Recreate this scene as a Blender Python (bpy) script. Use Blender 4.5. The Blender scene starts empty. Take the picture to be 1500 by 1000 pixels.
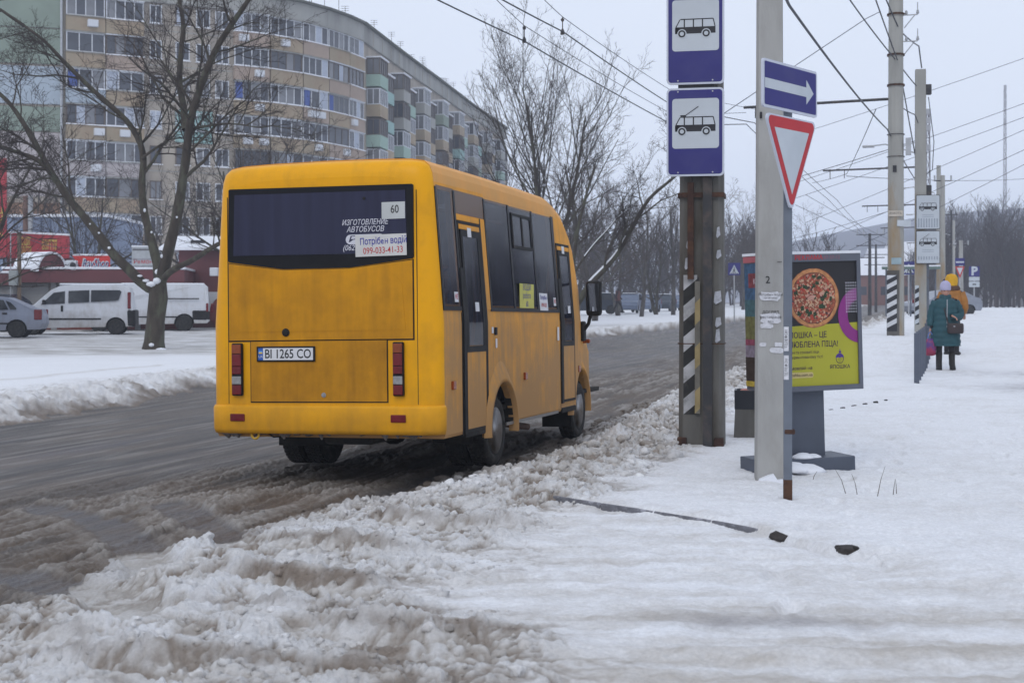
import bpy, bmesh, math, random
import numpy as np
from mathutils import Vector, Matrix, Quaternion

SC = bpy.context.scene
COL = SC.collection
PI = math.pi
rad = math.radians

# ---------------------------------------------------------------- camera, sky, sun, exposure
CAM_Z = 1.58
F = 2083.0            # focal length in photograph pixels (50 mm on 36 mm)
cam_d = bpy.data.cameras.new('camera')
cam = bpy.data.objects.new('camera', cam_d)
COL.objects.link(cam)
cam.location = (0, 0, CAM_Z)
cam.rotation_euler = (rad(90), 0, 0)
cam_d.lens = 50.0
cam_d.sensor_width = 36.0
cam_d.shift_y = -54.0 / 1500.0
cam_d.clip_start = 0.1
cam_d.clip_end = 6000
cam_d.dof.use_dof = True
cam_d.dof.focus_distance = 13.0
cam_d.dof.aperture_fstop = 5.0
SC.camera = cam

SUN_EL, SUN_AZ = rad(42), rad(200)
world = bpy.data.worlds.new('World')
SC.world = world
world.use_nodes = True
nt = world.node_tree
nt.nodes.clear()
wo = nt.nodes.new('ShaderNodeOutputWorld')
bg = nt.nodes.new('ShaderNodeBackground')
sky = nt.nodes.new('ShaderNodeTexSky')
sky.sky_type = 'NISHITA'
sky.sun_disc = False
sky.sun_elevation = SUN_EL
sky.sun_rotation = SUN_AZ
sky.air_density = 2.0
sky.dust_density = 6.0
# overcast layer: a smooth pale lavender-grey cloud deck with soft patches
tc = nt.nodes.new('ShaderNodeTexCoord')
nz = nt.nodes.new('ShaderNodeTexNoise')
nz.inputs['Scale'].default_value = 1.6
nz.inputs['Detail'].default_value = 3
cr = nt.nodes.new('ShaderNodeValToRGB')
cr.color_ramp.elements[0].position = 0.3
cr.color_ramp.elements[0].color = (8.1, 8.95, 10.7, 1)
cr.color_ramp.elements[1].position = 0.72
cr.color_ramp.elements[1].color = (9.0, 9.8, 11.4, 1)
mx = nt.nodes.new('ShaderNodeMix')
mx.data_type = 'RGBA'
mx.inputs['Factor'].default_value = 0.93
nt.links.new(tc.outputs['Generated'], nz.inputs['Vector'])
nt.links.new(nz.outputs['Fac'], cr.inputs['Fac'])
nt.links.new(sky.outputs['Color'], mx.inputs['A'])
nt.links.new(cr.outputs['Color'], mx.inputs['B'])
nt.links.new(mx.outputs['Result'], bg.inputs['Color'])
bg.inputs['Strength'].default_value = 0.1
nt.links.new(bg.outputs['Background'], wo.inputs['Surface'])

sun_d = bpy.data.lights.new('sun', 'SUN')
sun_d.energy = 0.6
sun_d.angle = rad(25)
sun_d.color = (1.0, 0.98, 0.93)
sun = bpy.data.objects.new('sun', sun_d)
COL.objects.link(sun)
# the light comes from behind and left of the camera, high up
dirv = Vector((math.sin(SUN_AZ) * math.cos(SUN_EL), math.cos(SUN_AZ) * math.cos(SUN_EL), math.sin(SUN_EL)))
sun.rotation_euler = dirv.to_track_quat('Z', 'Y').to_euler()
sun.location = (0, 0, 40)

SC.view_settings.view_transform = 'Standard'
SC.view_settings.look = 'None'
SC.view_settings.gamma = 1
SC.view_settings.use_curve_mapping = False
SC.view_settings.exposure = -0.08
SC.cycles.max_bounces = 7
SC.cycles.diffuse_bounces = 3
SC.cycles.glossy_bounces = 3
SC.cycles.transmission_bounces = 4
SC.cycles.transparent_max_bounces = 12
SC.cycles.volume_bounces = 2
SC.cycles.use_denoising = True

# ---------------------------------------------------------------- materials
MATS = {}
def M(name, base, rough=0.6, metal=0.0, var=0.12, scale=6.0, bump=0.0, bscale=40.0, spec=0.5, col2=None, thr=(0.45, 0.6), stretch=None, coat=0.0, alpha=None):
    """procedural material: base colour varied by noise, optionally blotched with a second colour, and fine relief"""
    if name in MATS: return MATS[name]
    m = bpy.data.materials.new(name); m.use_nodes = True
    t = m.node_tree; t.nodes.clear(); L = t.links.new
    out = t.nodes.new('ShaderNodeOutputMaterial'); b = t.nodes.new('ShaderNodeBsdfPrincipled')
    L(b.outputs[0], out.inputs['Surface'])
    co = t.nodes.new('ShaderNodeTexCoord'); vec = co.outputs['Object']
    if stretch:
        mp = t.nodes.new('ShaderNodeMapping'); mp.inputs['Scale'].default_value = stretch
        L(vec, mp.inputs['Vector']); vec = mp.outputs[0]
    n = t.nodes.new('ShaderNodeTexNoise'); n.inputs['Scale'].default_value = scale; n.inputs['Detail'].default_value = 5
    L(vec, n.inputs['Vector'])
    r = t.nodes.new('ShaderNodeValToRGB')
    c = np.array(base[:3], float)
    r.color_ramp.elements[0].position = 0.3; r.color_ramp.elements[0].color = (*np.clip(c * (1 - var), 0, 1), 1)
    r.color_ramp.elements[1].position = 0.7; r.color_ramp.elements[1].color = (*np.clip(c * (1 + var), 0, 1), 1)
    L(n.outputs['Fac'], r.inputs['Fac']); colour = r.outputs['Color']
    if col2 is not None:
        n2 = t.nodes.new('ShaderNodeTexNoise'); n2.inputs['Scale'].default_value = scale * 0.6; n2.inputs['Detail'].default_value = 8
        n2.inputs['Roughness'].default_value = 0.65
        mp2 = t.nodes.new('ShaderNodeMapping'); mp2.inputs['Location'].default_value = (3.1, 7.7, 1.3)
        L(vec, mp2.inputs['Vector']); L(mp2.outputs[0], n2.inputs['Vector'])
        rr = t.nodes.new('ShaderNodeMapRange'); rr.inputs['From Min'].default_value = thr[0]; rr.inputs['From Max'].default_value = thr[1]
        L(n2.outputs['Fac'], rr.inputs['Value'])
        mm = t.nodes.new('ShaderNodeMix'); mm.data_type = 'RGBA'
        L(rr.outputs[0], mm.inputs['Factor']); L(colour, mm.inputs['A']); mm.inputs['B'].default_value = (*col2, 1)
        colour = mm.outputs['Result']
    L(colour, b.inputs['Base Color'])
    b.inputs['Roughness'].default_value = rough; b.inputs['Metallic'].default_value = metal
    b.inputs['Specular IOR Level'].default_value = spec
    b.inputs['Coat Weight'].default_value = coat
    if alpha is not None: b.inputs['Alpha'].default_value = alpha
    if bump:
        nb = t.nodes.new('ShaderNodeTexNoise'); nb.inputs['Scale'].default_value = bscale; nb.inputs['Detail'].default_value = 6
        L(vec, nb.inputs['Vector'])
        bp = t.nodes.new('ShaderNodeBump'); bp.inputs['Strength'].default_value = bump; bp.inputs['Distance'].default_value = 0.01
        L(nb.outputs['Fac'], bp.inputs['Height']); L(bp.outputs[0], b.inputs['Normal'])
    MATS[name] = m
    return m

# ---------------------------------------------------------------- object helpers
def tag(o, label=None, cat=None, group=None, kind=None):
    if label: o['label'] = label
    if cat: o['category'] = cat
    if group: o['group'] = group
    if kind: o['kind'] = kind
    return o

def empty(name, loc=(0, 0, 0), rot=(0, 0, 0), label=None, cat=None, group=None, parent=None):
    o = bpy.data.objects.new(name, None); COL.objects.link(o)
    o.location = loc; o.rotation_euler = rot; o.empty_display_size = 0.2
    if parent: o.parent = parent
    return tag(o, label, cat, group)

def link(name, me, parent=None, loc=None, rot=None):
    o = bpy.data.objects.new(name, me); COL.objects.link(o)
    if parent: o.parent = parent
    if loc is not None: o.location = loc
    if rot is not None: o.rotation_euler = rot
    return o

def copy_tree(o, parent=None):
    c = o.copy(); COL.objects.link(c); c.parent = parent
    for ch in [x for x in o.children]: copy_tree(ch, c)
    return c

class MB:
    """collects shapes for one mesh"""
    def __init__(s): s.v = []; s.f = []; s.mi = []; s.cur = 0; s.sm = []; s.smooth = False
    def _add(s, vs, fs):
        n = len(s.v); s.v.extend([tuple(p) for p in vs])
        for f in fs: s.f.append(tuple(n + i for i in f)); s.mi.append(s.cur); s.sm.append(s.smooth)
        return s
    def box(s, c, d, rz=0, M4=None):
        cx, cy, cz = c; x, y, z = d[0] / 2, d[1] / 2, d[2] / 2
        vs = [Vector((sx * x, sy * y, sz * z)) for sx in (-1, 1) for sy in (-1, 1) for sz in (-1, 1)]
        if M4 is None: M4 = Matrix.Rotation(rz, 4, 'Z')
        vs = [(M4 @ v) + Vector(c) for v in vs]
        return s._add(vs, [(0, 1, 3, 2), (4, 6, 7, 5), (0, 4, 5, 1), (2, 3, 7, 6), (0, 2, 6, 4), (1, 5, 7, 3)])
    def bbox(s, c, d, b=0.01, M4=None):
        """box with chamfered edges"""
        x, y, z = d[0] / 2, d[1] / 2, d[2] / 2
        b = min(b, x * .9, y * .9, z * .9)
        bm = bmesh.new(); bmesh.ops.create_cube(bm, size=1)
        for v in bm.verts: v.co = Vector((v.co.x * 2 * x, v.co.y * 2 * y, v.co.z * 2 * z))
        bmesh.ops.bevel(bm, geom=bm.edges[:], offset=b, segments=2, affect='EDGES', profile=0.5)
        M4 = M4 or Matrix.Identity(4)
        s.bm(bm, Matrix.Translation(c) @ M4); bm.free(); return s
    def bm(s, bm, M4=None):
        bm.verts.index_update(); M4 = M4 or Matrix.Identity(4)
        return s._add([M4 @ v.co for v in bm.verts], [[v.index for v in f.verts] for f in bm.faces])
    def poly(s, pts): return s._add(pts, [tuple(range(len(pts)))])
    def prism(s, pts, axis, a, b):
        """closed 2-D polygon extruded from a to b along axis 0/1/2"""
        def P(p, t):
            q = list(p); q.insert(axis, t); return q
        n = len(pts)
        vs = [P(p, a) for p in pts] + [P(p, b) for p in pts]
        fs = [tuple(range(n))[::-1], tuple(range(n, 2 * n))] + [(i, (i + 1) % n, n + (i + 1) % n, n + i) for i in range(n)]
        return s._add(vs, fs)
    def tube(s, path, r, n=6, cap=True):
        path = [Vector(p) for p in path]; m = len(path)
        if not hasattr(r, '__len__'): r = [r] * m
        vs = []; fs = []
        up = None
        for i, p in enumerate(path):
            d = (path[min(i + 1, m - 1)] - path[max(i - 1, 0)]).normalized()
            if up is None: up = d.orthogonal().normalized()
            up = (up - d * up.dot(d)); up = up.normalized() if up.length > 1e-6 else d.orthogonal().normalized()
            w = d.cross(up)
            for k in range(n):
                a = 2 * PI * k / n; vs.append(p + (up * math.cos(a) + w * math.sin(a)) * r[i])
        for i in range(m - 1):
            for k in range(n):
                a, b = i * n + k, i * n + (k + 1) % n; fs.append((a, b, b + n, a + n))
        if cap: fs.append(tuple(range(n))[::-1]); fs.append(tuple(range((m - 1) * n, m * n)))
        return s._add(vs, fs)
    def lathe(s, prof, c=(0, 0, 0), axis='Z', n=24, M4=None):
        """profile [(r, h)] turned about an axis"""
        M4 = M4 or Matrix.Identity(4)
        if axis == 'X': R_ = Matrix.Rotation(PI / 2, 4, 'Y')
        elif axis == 'Y': R_ = Matrix.Rotation(-PI / 2, 4, 'X')
        else: R_ = Matrix.Identity(4)
        vs = []; fs = []; m = len(prof)
        for (r, h) in prof:
            for k in range(n):
                a = 2 * PI * k / n
                vs.append(Matrix.Translation(c) @ M4 @ R_ @ Vector((r * math.cos(a), r * math.sin(a), h)))
        for i in range(m - 1):
            for k in range(n):
                a, b = i * n + k, i * n + (k + 1) % n; fs.append((a, b, b + n, a + n))
        if prof[0][0] > 1e-5: fs.append(tuple(range(n))[::-1])
        if prof[-1][0] > 1e-5: fs.append(tuple(range((m - 1) * n, m * n)))
        return s._add(vs, fs)
    def loft(s, rings, close=True, cap=False):
        n = len(rings[0]); vs = [p for r in rings for p in r]; fs = []
        for i in range(len(rings) - 1):
            for k in range(n if close else n - 1):
                a, b = i * n + k, i * n + (k + 1) % n; fs.append((a, b, b + n, a + n))
        if cap: fs.append(tuple(range(n))[::-1]); fs.append(tuple(range((len(rings) - 1) * n, len(rings) * n)))
        return s._add(vs, fs)
    def mesh(s, name, mats):
        me = bpy.data.meshes.new(name)
        me.from_pydata(s.v, [], s.f)
        for m in (mats if isinstance(mats, (list, tuple)) else [mats]): me.materials.append(m)
        me.polygons.foreach_set('material_index', s.mi)
        me.polygons.foreach_set('use_smooth', s.sm)
        me.update()
        bm = bmesh.new(); bm.from_mesh(me); bmesh.ops.recalc_face_normals(bm, faces=bm.faces[:]); bm.to_mesh(me); bm.free()
        return me
    def build(s, name, mats, parent=None, loc=None, rot=None):
        return link(name, s.mesh(name, mats), parent, loc, rot)

def np_mesh(name, verts, faces, mat, smooth=False, attrs=None, colors=None):
    """fast mesh from numpy arrays; faces all of one size"""
    me = bpy.data.meshes.new(name)
    k = faces.shape[1]
    me.vertices.add(len(verts)); me.vertices.foreach_set('co', np.ascontiguousarray(verts, dtype=np.float32).ravel())
    me.loops.add(faces.size); me.loops.foreach_set('vertex_index', np.ascontiguousarray(faces, dtype=np.int32).ravel())
    me.polygons.add(len(faces))
    me.polygons.foreach_set('loop_start', np.arange(0, faces.size, k, dtype=np.int32))
    me.polygons.foreach_set('use_smooth', np.full(len(faces), smooth))
    if colors is not None:
        a = me.color_attributes.new('gcol', 'FLOAT_COLOR', 'POINT')
        a.data.foreach_set('color', np.ascontiguousarray(np.concatenate([colors, np.ones((len(colors), 1))], 1), dtype=np.float32).ravel())
    for an, av in (attrs or {}).items():
        a = me.attributes.new(an, 'FLOAT', 'POINT'); a.data.foreach_set('value', np.ascontiguousarray(av, dtype=np.float32))
    me.materials.append(mat)
    me.update(calc_edges=True); me.validate()
    return me

_txt = {}
def text_mesh(body, size=0.1, align='CENTER', bold=0.0, shear=0.0, space=1.0, valign='CENTER', sx=1.0):
    """letters as a flat mesh in the XZ plane facing -Y"""
    key = (body, size, align, bold, shear, space, valign, sx)
    if key in _txt: return _txt[key]
    if ' ' not in body and len(body) == 1 or not any(c in body for c in 'нй'): return _text_raw(key)
    # letter by letter: filling a whole Cyrillic word at once can spill between outlines
    def xmax(t): return max(v.co.x for v in _text_raw((t, 1.0, 'LEFT', bold, shear, space, valign, 1.0)).vertices)
    parts = []
    for i, ch in enumerate(body):
        if ch == ' ': continue
        c2 = {'н': 'H', 'е': 'e'}.get(ch, ch)      # these two outlines are faulty in the built-in face; same shapes from its Latin half
        m_ = _text_raw((c2, 1.0, 'LEFT', 0.0 if ch == 'й' else bold, shear, space, 'TOP_BASELINE', 1.0))
        if ch == 'н':
            m_ = m_.copy(); tx = [v.co.x for v in _text_raw((ch, 1.0, 'LEFT', bold, shear, space, valign, 1.0)).vertices]; hx = [v.co.x for v in m_.vertices]
            for v in m_.vertices: v.co.x = min(tx) + (v.co.x - min(hx)) * (max(tx) - min(tx)) / (max(hx) - min(hx)); v.co.z *= .745
        parts.append((m_, xmax(body[:i + 1]) - xmax(ch)))
    vs, fs = [], []
    for m_, x_ in parts:
        n = len(vs); vs += [(v.co.x + x_, v.co.y, v.co.z) for v in m_.vertices]; fs += [tuple(n + i for i in p.vertices) for p in m_.polygons]
    x0, x1 = min(v[0] for v in vs), max(v[0] for v in vs); z0, z1 = 0.0, .72
    ox = 0 if align == 'LEFT' else (x0 + x1) / 2; oz = .33
    me = bpy.data.meshes.new('lettering'); me.from_pydata([((v[0] - ox) * sx * size, v[1], (v[2] - oz) * size) for v in vs], [], fs)
    _txt[key] = me
    return me

def _text_raw(key):
    if key in _txt: return _txt[key]
    body, size, align, bold, shear, space, valign, sx = key
    cu = bpy.data.curves.new('lettering', 'FONT')
    cu.body = body; cu.size = 1.0; cu.align_x = align; cu.align_y = valign
    cu.offset = bold; cu.shear = shear; cu.space_character = space
    cu.resolution_u = 3
    o = bpy.data.objects.new('lettering', cu); COL.objects.link(o)
    dg = bpy.context.evaluated_depsgraph_get()
    me = bpy.data.meshes.new_from_object(o.evaluated_get(dg))
    bpy.data.objects.remove(o); bpy.data.curves.remove(cu)
    me.transform(Matrix.Rotation(PI / 2, 4, 'X') @ Matrix.Diagonal((sx * size, size, size, 1)))
    _txt[key] = me
    return me
def text(body, mat, parent, loc, size=0.1, rot=(0, 0, 0), name='lettering', fit=None, **k):
    me = text_mesh(body, size, **k).copy(); me.materials.clear(); me.materials.append(mat)
    if fit:
        xs = [v.co.x for v in me.vertices]; me.transform(Matrix.Diagonal((fit / (max(xs) - min(xs)), 1, 1, 1)))
    return link(name, me, parent, loc, rot)

# ---------------------------------------------------------------- noise in numpy
def _hash(ix, iy, seed):
    h = (ix.astype(np.int64) * 374761393 + iy.astype(np.int64) * 668265263 + seed * 1442695040888963) & 0xFFFFFFFF
    h = ((h ^ (h >> 13)) * 1274126177) & 0xFFFFFFFF
    h = (h ^ (h >> 16)) & 0xFFFFFFFF
    return h
def perlin(x, y, seed=0):
    ix = np.floor(x); iy = np.floor(y); fx = x - ix; fy = y - iy
    u = fx * fx * fx * (fx * (fx * 6 - 15) + 10); v = fy * fy * fy * (fy * (fy * 6 - 15) + 10)
    def g(ax, ay, dx, dy):
        a = _hash(ax, ay, seed) / 4294967296.0 * 2 * PI
        return np.cos(a) * dx + np.sin(a) * dy
    n00 = g(ix, iy, fx, fy); n10 = g(ix + 1, iy, fx - 1, fy); n01 = g(ix, iy + 1, fx, fy - 1); n11 = g(ix + 1, iy + 1, fx - 1, fy - 1)
    return ((n00 * (1 - u) + n10 * u) * (1 - v) + (n01 * (1 - u) + n11 * u) * v) * 1.41
def fbm(x, y, oct=4, seed=0, gain=0.5):
    s = 0; a = 1; t = 0
    for i in range(oct):
        s = s + a * perlin(x * 2 ** i, y * 2 ** i, seed + i * 17); t += a; a *= gain
    return s / t
def worley(x, y, seed=0):
    ix = np.floor(x); iy = np.floor(y); best = np.full(x.shape, 9.0)
    for dx in (-1, 0, 1):
        for dy in (-1, 0, 1):
            cx = ix + dx; cy = iy + dy; h = _hash(cx, cy, seed)
            px = cx + (h & 0xFFFF) / 65536.0; py = cy + ((h >> 16) & 0xFFFF) / 65536.0
            best = np.minimum(best, (px - x) ** 2 + (py - y) ** 2)
    return np.sqrt(best)
def sstep(a, b, x):
    t = np.clip((x - a) / (b - a), 0, 1); return t * t * (3 - 2 * t)
# ---------------------------------------------------------------- the ground
def BASE(Y): return 0.0068 * np.clip(Y - 16, 0, 210) * sstep(14, 26, Y)
def XL(Y): return np.interp(Y, [-300, 5, 18.2, 25.1, 54.8, 73, 116.6, 200, 400, 900], [-60, -8.9, -6.55, -5.3, 2.92, 9.05, 23, 50, 115, 270])
def XE(Y): return np.interp(Y, [-300, 4, 5.5, 7.33, 9.04, 9.57, 10.65, 11.8, 13.5, 15, 18.2, 21.4, 28, 36, 47, 80, 120, 200, 400, 900],
                            [-8, -3.4, -3.1, -2.64, -2.39, -1.93, -1.69, -.92, -.22, .42, 1.15, 1.95, 4.1, 6.9, 10.8, 20.8, 33, 58, 122, 280])
def XB(Y): return np.interp(Y, [-300, 4, 5.7, 7.1, 9.8, 11.8, 14.8, 21, 28, 36, 47, 80, 200, 400, 900],
                            [.3, .3, .1, -.3, .35, 1.0, 1.85, 3.3, 5.5, 8.0, 11.9, 22, 59.5, 124, 283])
def ZW(Y): return np.interp(Y, [-300, 12, 28, 35, 60, 120, 250, 900], [.22, .22, .33, .82, 1.0, 1.25, 1.45, 1.5])
def YK(X): return np.interp(X, [-3, .34, 1.45, 1.83, 2.6, 4.2, 7, 30], [13.0, 10.2, 8.87, 7.94, 7.0, 6.0, 5.4, 4])
TRACKS = [([(-1.75, 6.6), (-2.15, 7.6), (-2.9, 8.3), (-3.9, 8.75)], .21), ([(-2.1, 8.3), (-2.4, 9.2), (-2.95, 10.4), (-3.7, 11.2)], .19),
          ([(-1.62, 8.7), (-1.8, 9.4), (-2.2, 10.2), (-2.7, 11.3)], .17), ([(-3.3, 7.2), (-3.6, 8.0), (-4.4, 8.4)], .2)]
SCARPS = [[(-1.62, 6.88), (-1.28, 6.67), (-.74, 6.50)], [(-1.55, 7.72), (-1.24, 7.42), (-.72, 7.12)], [(-1.55, 8.84), (-1.23, 8.54), (-.62, 8.2)], [(-1.45, 5.64), (-.95, 5.68), (-.5, 5.56)],
          [(-.88, 6.37), (-.52, 6.19), (-.10, 6.12)], [(-2.5, 7.0), (-2.2, 6.55), (-1.75, 6.2)], [(-2.0, 6.1), (-1.7, 5.8), (-1.4, 5.7)], [(-.9, 9.6), (-.5, 9.3), (.05, 9.15)], [(.6, 5.82), (1.2, 5.74), (1.9, 5.78)]]
def footprints():
    r = np.random.RandomState(12); out = []
    for (x, y), (x2, y2), n in (((1.2, 6.6), (3.6, 13.5), 11), ((3.6, 13.5), (8.6, 27), 20), ((2.7, 6.4), (5.4, 16), 14), ((.6, 11.4), (1.9, 12.9), 3), ((3.4, 8.0), (3.0, 16.5), 12), ((-.1, 7.4), (2.4, 8.1), 5), ((4.2, 12.0), (8.0, 21), 13)):
        an = math.atan2(y2 - y, x2 - x)
        for k in range(n):
            t = (k + .3 * r.rand()) / n; s_ = (1 if k % 2 else -1) * .11
            out.append((x + (x2 - x) * t - math.sin(an) * s_ + .03 * r.normal(), y + (y2 - y) * t + math.cos(an) * s_ + .03 * r.normal(), an + .15 * r.normal(), .5 + .5 * r.rand()))
    return out
def polydist(X, Y, pts):
    d = np.full(X.shape, 99.0)
    for (ax, ay), (bx, by) in zip(pts[:-1], pts[1:]):
        vx, vy = bx - ax, by - ay; t = np.clip(((X - ax) * vx + (Y - ay) * vy) / (vx * vx + vy * vy), 0, 1)
        d = np.minimum(d, np.hypot(X - ax - t * vx, Y - ay - t * vy))
    return d

def macro(X, Y):
    """height without the fine relief"""
    X = np.asarray(X, float); Y = np.asarray(Y, float)
    b = BASE(Y); xl = XL(Y); xe = XE(Y); xb = XB(Y)
    k = YK(X); wdt = np.where(X < 2.0, 0.05, 0.3 + (X - 2) * .4)
    walk = 0.165 + (ZW(Y) - 0.165) * sstep(-wdt, wdt, Y - k)
    side = b + 0.14 + 0.08 * sstep(0, 2.5, xl - X)
    z = np.where(X < xl, side + (b - side) * sstep(-.9, 0, X - xl), b)
    t = sstep(0, 1, (X - xe) / np.maximum(xb - xe, .3))
    z = np.where(X > xe, b + (walk - b) * t, z)
    # ridge of ploughed slush between road and pavement, low where cars turn in
    hum = np.exp(-((t - .45) / .28) ** 2) * np.interp(Y, [4, 8, 11, 16, 22, 30, 60, 200], [.07, .07, .06, .08, .16, .22, .35, .3])
    z = np.where((X > xe) & (X < xb), z + hum, z)
    # bank on the far kerb
    hb = np.exp(-((xl - .7 - X) / .5) ** 2) * .14
    z = z + hb
    return z
def gz(x, y): return float(macro(np.array([x]), np.array([y]))[0])

def fine(X, Y):
    """relief, colour, wetness and zone"""
    b = BASE(Y); xl = XL(Y); xe = XE(Y); xb = XB(Y)
    jit = fbm(X * 1.1, Y * 1.1, 4, 5) * .55 + fbm(X * 5, Y * 5, 3, 9) * .16
    far = sstep(25, 90, Y)
    de = X - xe + jit * np.interp(Y, [5, 14, 30], [1.0, .45, .35])
    dl = X - xl + fbm(X * .8, Y * .8, 4, 21) * .6
    db = X - xb + jit * 1.2
    # direction along the road
    ang = np.interp(Y, [5, 20, 50], [rad(14), rad(15), rad(17)])
    u = X * np.cos(ang) - Y * np.sin(ang); v = X * np.sin(ang) + Y * np.cos(ang)
    zone = np.where(dl < 0, 3, np.where(de < 0, 0, np.where(db < 0, 1, 2)))
    dz = np.zeros_like(X)
    grain = fbm(X * 9, Y * 9, 4, 31, .6)
    # ---- road: slush in ruts beside the kerb, smooth wet lane further out
    lat = -(X - xe)                              # metres out from the near edge
    ws = 1 - sstep(2.3, 3.7, lat + fbm(u * .5, v * .2, 3, 41) * 1.4)
    rut = fbm(u * 3.2, v * .33, 4, 51, .55)
    rut2 = np.abs(fbm(u * 1.7 + 3, v * .22, 3, 57, .5))
    sp_ = np.abs(perlin(u * 9 + .6 * grain, v * 2.6, 181)) * .55 + np.abs(perlin(X * 19, Y * 15, 182)) * .45
    rut3 = fbm(u * 8.5, v * .45, 3, 185, .6)
    patch = np.clip(.5 + 1.6 * fbm(u * 1.3, v * .5, 3, 183), 0, 1)
    slh = ws * (.050 * rut + .045 * rut3 + .08 * np.clip(.22 - rut2, 0, .25) + .095 * sp_ * patch + .02 * grain - .035)
    wheel = np.exp(-((u + 4.05 + .12 * fbm(v * .4, u * 0, 2, 8)) / .12) ** 2) * sstep(5, 7, Y) * (1 - sstep(16, 22, Y))
    slh = slh - wheel * .03
    lane = .012 * fbm(u * 5, v * .3, 4, 61) + .01 * np.clip(fbm(u * 2.2, v * .15, 3, 63), 0, 1)
    # ---- bank: chunks
    near = 1 - far * .4
    ww = worley(X * 6.5 + 2 * fbm(X * 2, Y * 2, 2, 70), Y * 6.5, 71); w2 = worley(X * 15, Y * 15, 73); w3 = worley(X * 2.6 + fbm(X, Y, 2, 75), Y * 2.6, 77)
    amp = np.interp(Y, [4, 7, 9.5, 14, 25, 60], [.62, .62, .72, 1.2, 1.5, 2.0]) * (1 - .45 * sstep(.1, .6, fbm(X * .55, Y * .9, 3, 175)))
    wx = X + .10 * fbm(X * 4, Y * 4, 2, 171); wy = Y + .10 * fbm(X * 4, Y * 4, 2, 173)
    def puff(f, sd): return np.abs(perlin(wx * f, wy * f, sd))
    pf = .34 * puff(2.3, 161) + .27 * puff(5.1, 162) + .25 * puff(10.5, 163) + .22 * puff(21, 164)
    chunk = .25 * pf + .030 * np.clip(.62 - ww, 0, 1) + .022 * grain + .05 * fbm(X * 1.6, Y * 1.6, 3, 79) - .07
    # turning tracks: ridges lying across the view in the foreground
    arc = fbm((X + .25 * Y) * .22, Y * 1.55 + .9 * fbm(X * .25, Y * .3, 2, 82), 3, 81)
    arcm = (1 - sstep(8.5, 10.5, Y))
    ridge = (np.clip(.42 - np.abs(arc) * 1.8, 0, 1)) * arcm
    # scarps left by turning wheels: a raised lip with a smooth scoop on the near side
    pf_ = pf
    sc_h = np.zeros_like(X); sc_face = np.zeros_like(X); sc_bowl = np.zeros_like(X)
    for si, pts in enumerate(SCARPS):
        st_ = .3 if si == len(SCARPS) - 1 else (.55, .8, .7, .6, .7, .45, .45, .7)[si]
        px_ = [p[0] for p in pts]; dY = Y - np.interp(X, px_, [p[1] for p in pts]) + .05 * fbm(X * 3, Y * 0 + pts[0][1], 3, 191) + .02 * grain
        m_ = sstep(px_[0] - .25, px_[0] + .1, X) * (1 - sstep(px_[-1] - .15, px_[-1] + .3, X))
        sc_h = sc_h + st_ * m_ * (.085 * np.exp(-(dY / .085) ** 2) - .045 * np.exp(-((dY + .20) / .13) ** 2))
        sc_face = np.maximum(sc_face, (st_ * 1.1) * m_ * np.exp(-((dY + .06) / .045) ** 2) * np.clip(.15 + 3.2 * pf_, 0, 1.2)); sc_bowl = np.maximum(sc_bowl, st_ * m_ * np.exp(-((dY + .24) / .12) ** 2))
    # ---- pavement: packed snow with low streaks
    walk = .016 * fbm(X * 1.2, Y * 3.5, 4, 91) + .020 * fbm(X * 5, Y * 7, 4, 93, .6) + .02 * fbm(X * .5, Y * .7, 2, 95)
    walk = walk + .045 * ridge * sstep(3.4, 0, X - xb) * (1 - sstep(6.4, 7.6, Y)) * np.clip(.5 + 1.5 * fbm(X * .9, Y * 2, 3, 97), 0, 1)
    foot = np.clip(.30 - worley(X * 2.6, Y * 1.7, 99), 0, 1) * .10 + np.clip(.28 - worley(X * 3.4 + 5, Y * 2.3, 199), 0, 1) * .07
    walk = walk - foot * (.5 + .5 * fbm(X * .4, Y * .4, 2, 98))
    ft = np.zeros_like(X)
    for fx, fy, fa, fd in footprints():
        sel = np.where((np.abs(X - fx) < .3) & (np.abs(Y - fy) < .3))[0]
        if len(sel) == 0: continue
        dx, dy = X[sel] - fx, Y[sel] - fy; a_ = dx * math.cos(fa) + dy * math.sin(fa); b_ = -dx * math.sin(fa) + dy * math.cos(fa)
        q = (a_ / .15) ** 2 + (b_ / .058) ** 2; ft[sel] = ft[sel] - fd * .045 * np.exp(-q ** 2) + fd * .010 * np.exp(-((np.sqrt(q) - 1.35) / .3) ** 2)
    walk = walk + ft
    # ---- verge
    vb = sstep(-2.6, -1.3, dl) * (1 - sstep(-.25, 0.05, dl))
    verge = .015 * fbm(X * 1.5, Y * 1.5, 4, 101) + vb * (.22 * (.4 * puff(2.6, 165) + .3 * puff(5.5, 166) + .25 * puff(11, 167)) + .03 * fbm(X * 4, Y * 4, 3, 105) - .03)
    wb = sstep(-.15, .35, de) * (1 - sstep(-.35, .25, db))
    lotw = sstep(33, 37, Y - (X + 8) * .15 + fbm(X * .3, Y * .3, 3, 111) * 2) * (1 - sstep(62, 80, Y)) * (X < xl - 2)
    verge = verge + lotw * .03 * fbm(X * 1.1, Y * 3, 4, 113)
    z = np.where(zone == 3, verge, 0.0)
    zr = slh + lane * (1 - ws)
    z = z + np.where(zone != 3, zr * (1 - sstep(-.1, .3, de)), 0)
    z = z + np.where(zone != 3, wb * chunk * amp * (1 - .5 * sc_bowl) + sc_h + walk * sstep(-.3, .3, db) + .115 * ridge * wb, 0)
    # tyre tracks pressed smooth
    tr = np.zeros_like(X)
    rim = np.zeros_like(X)
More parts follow.
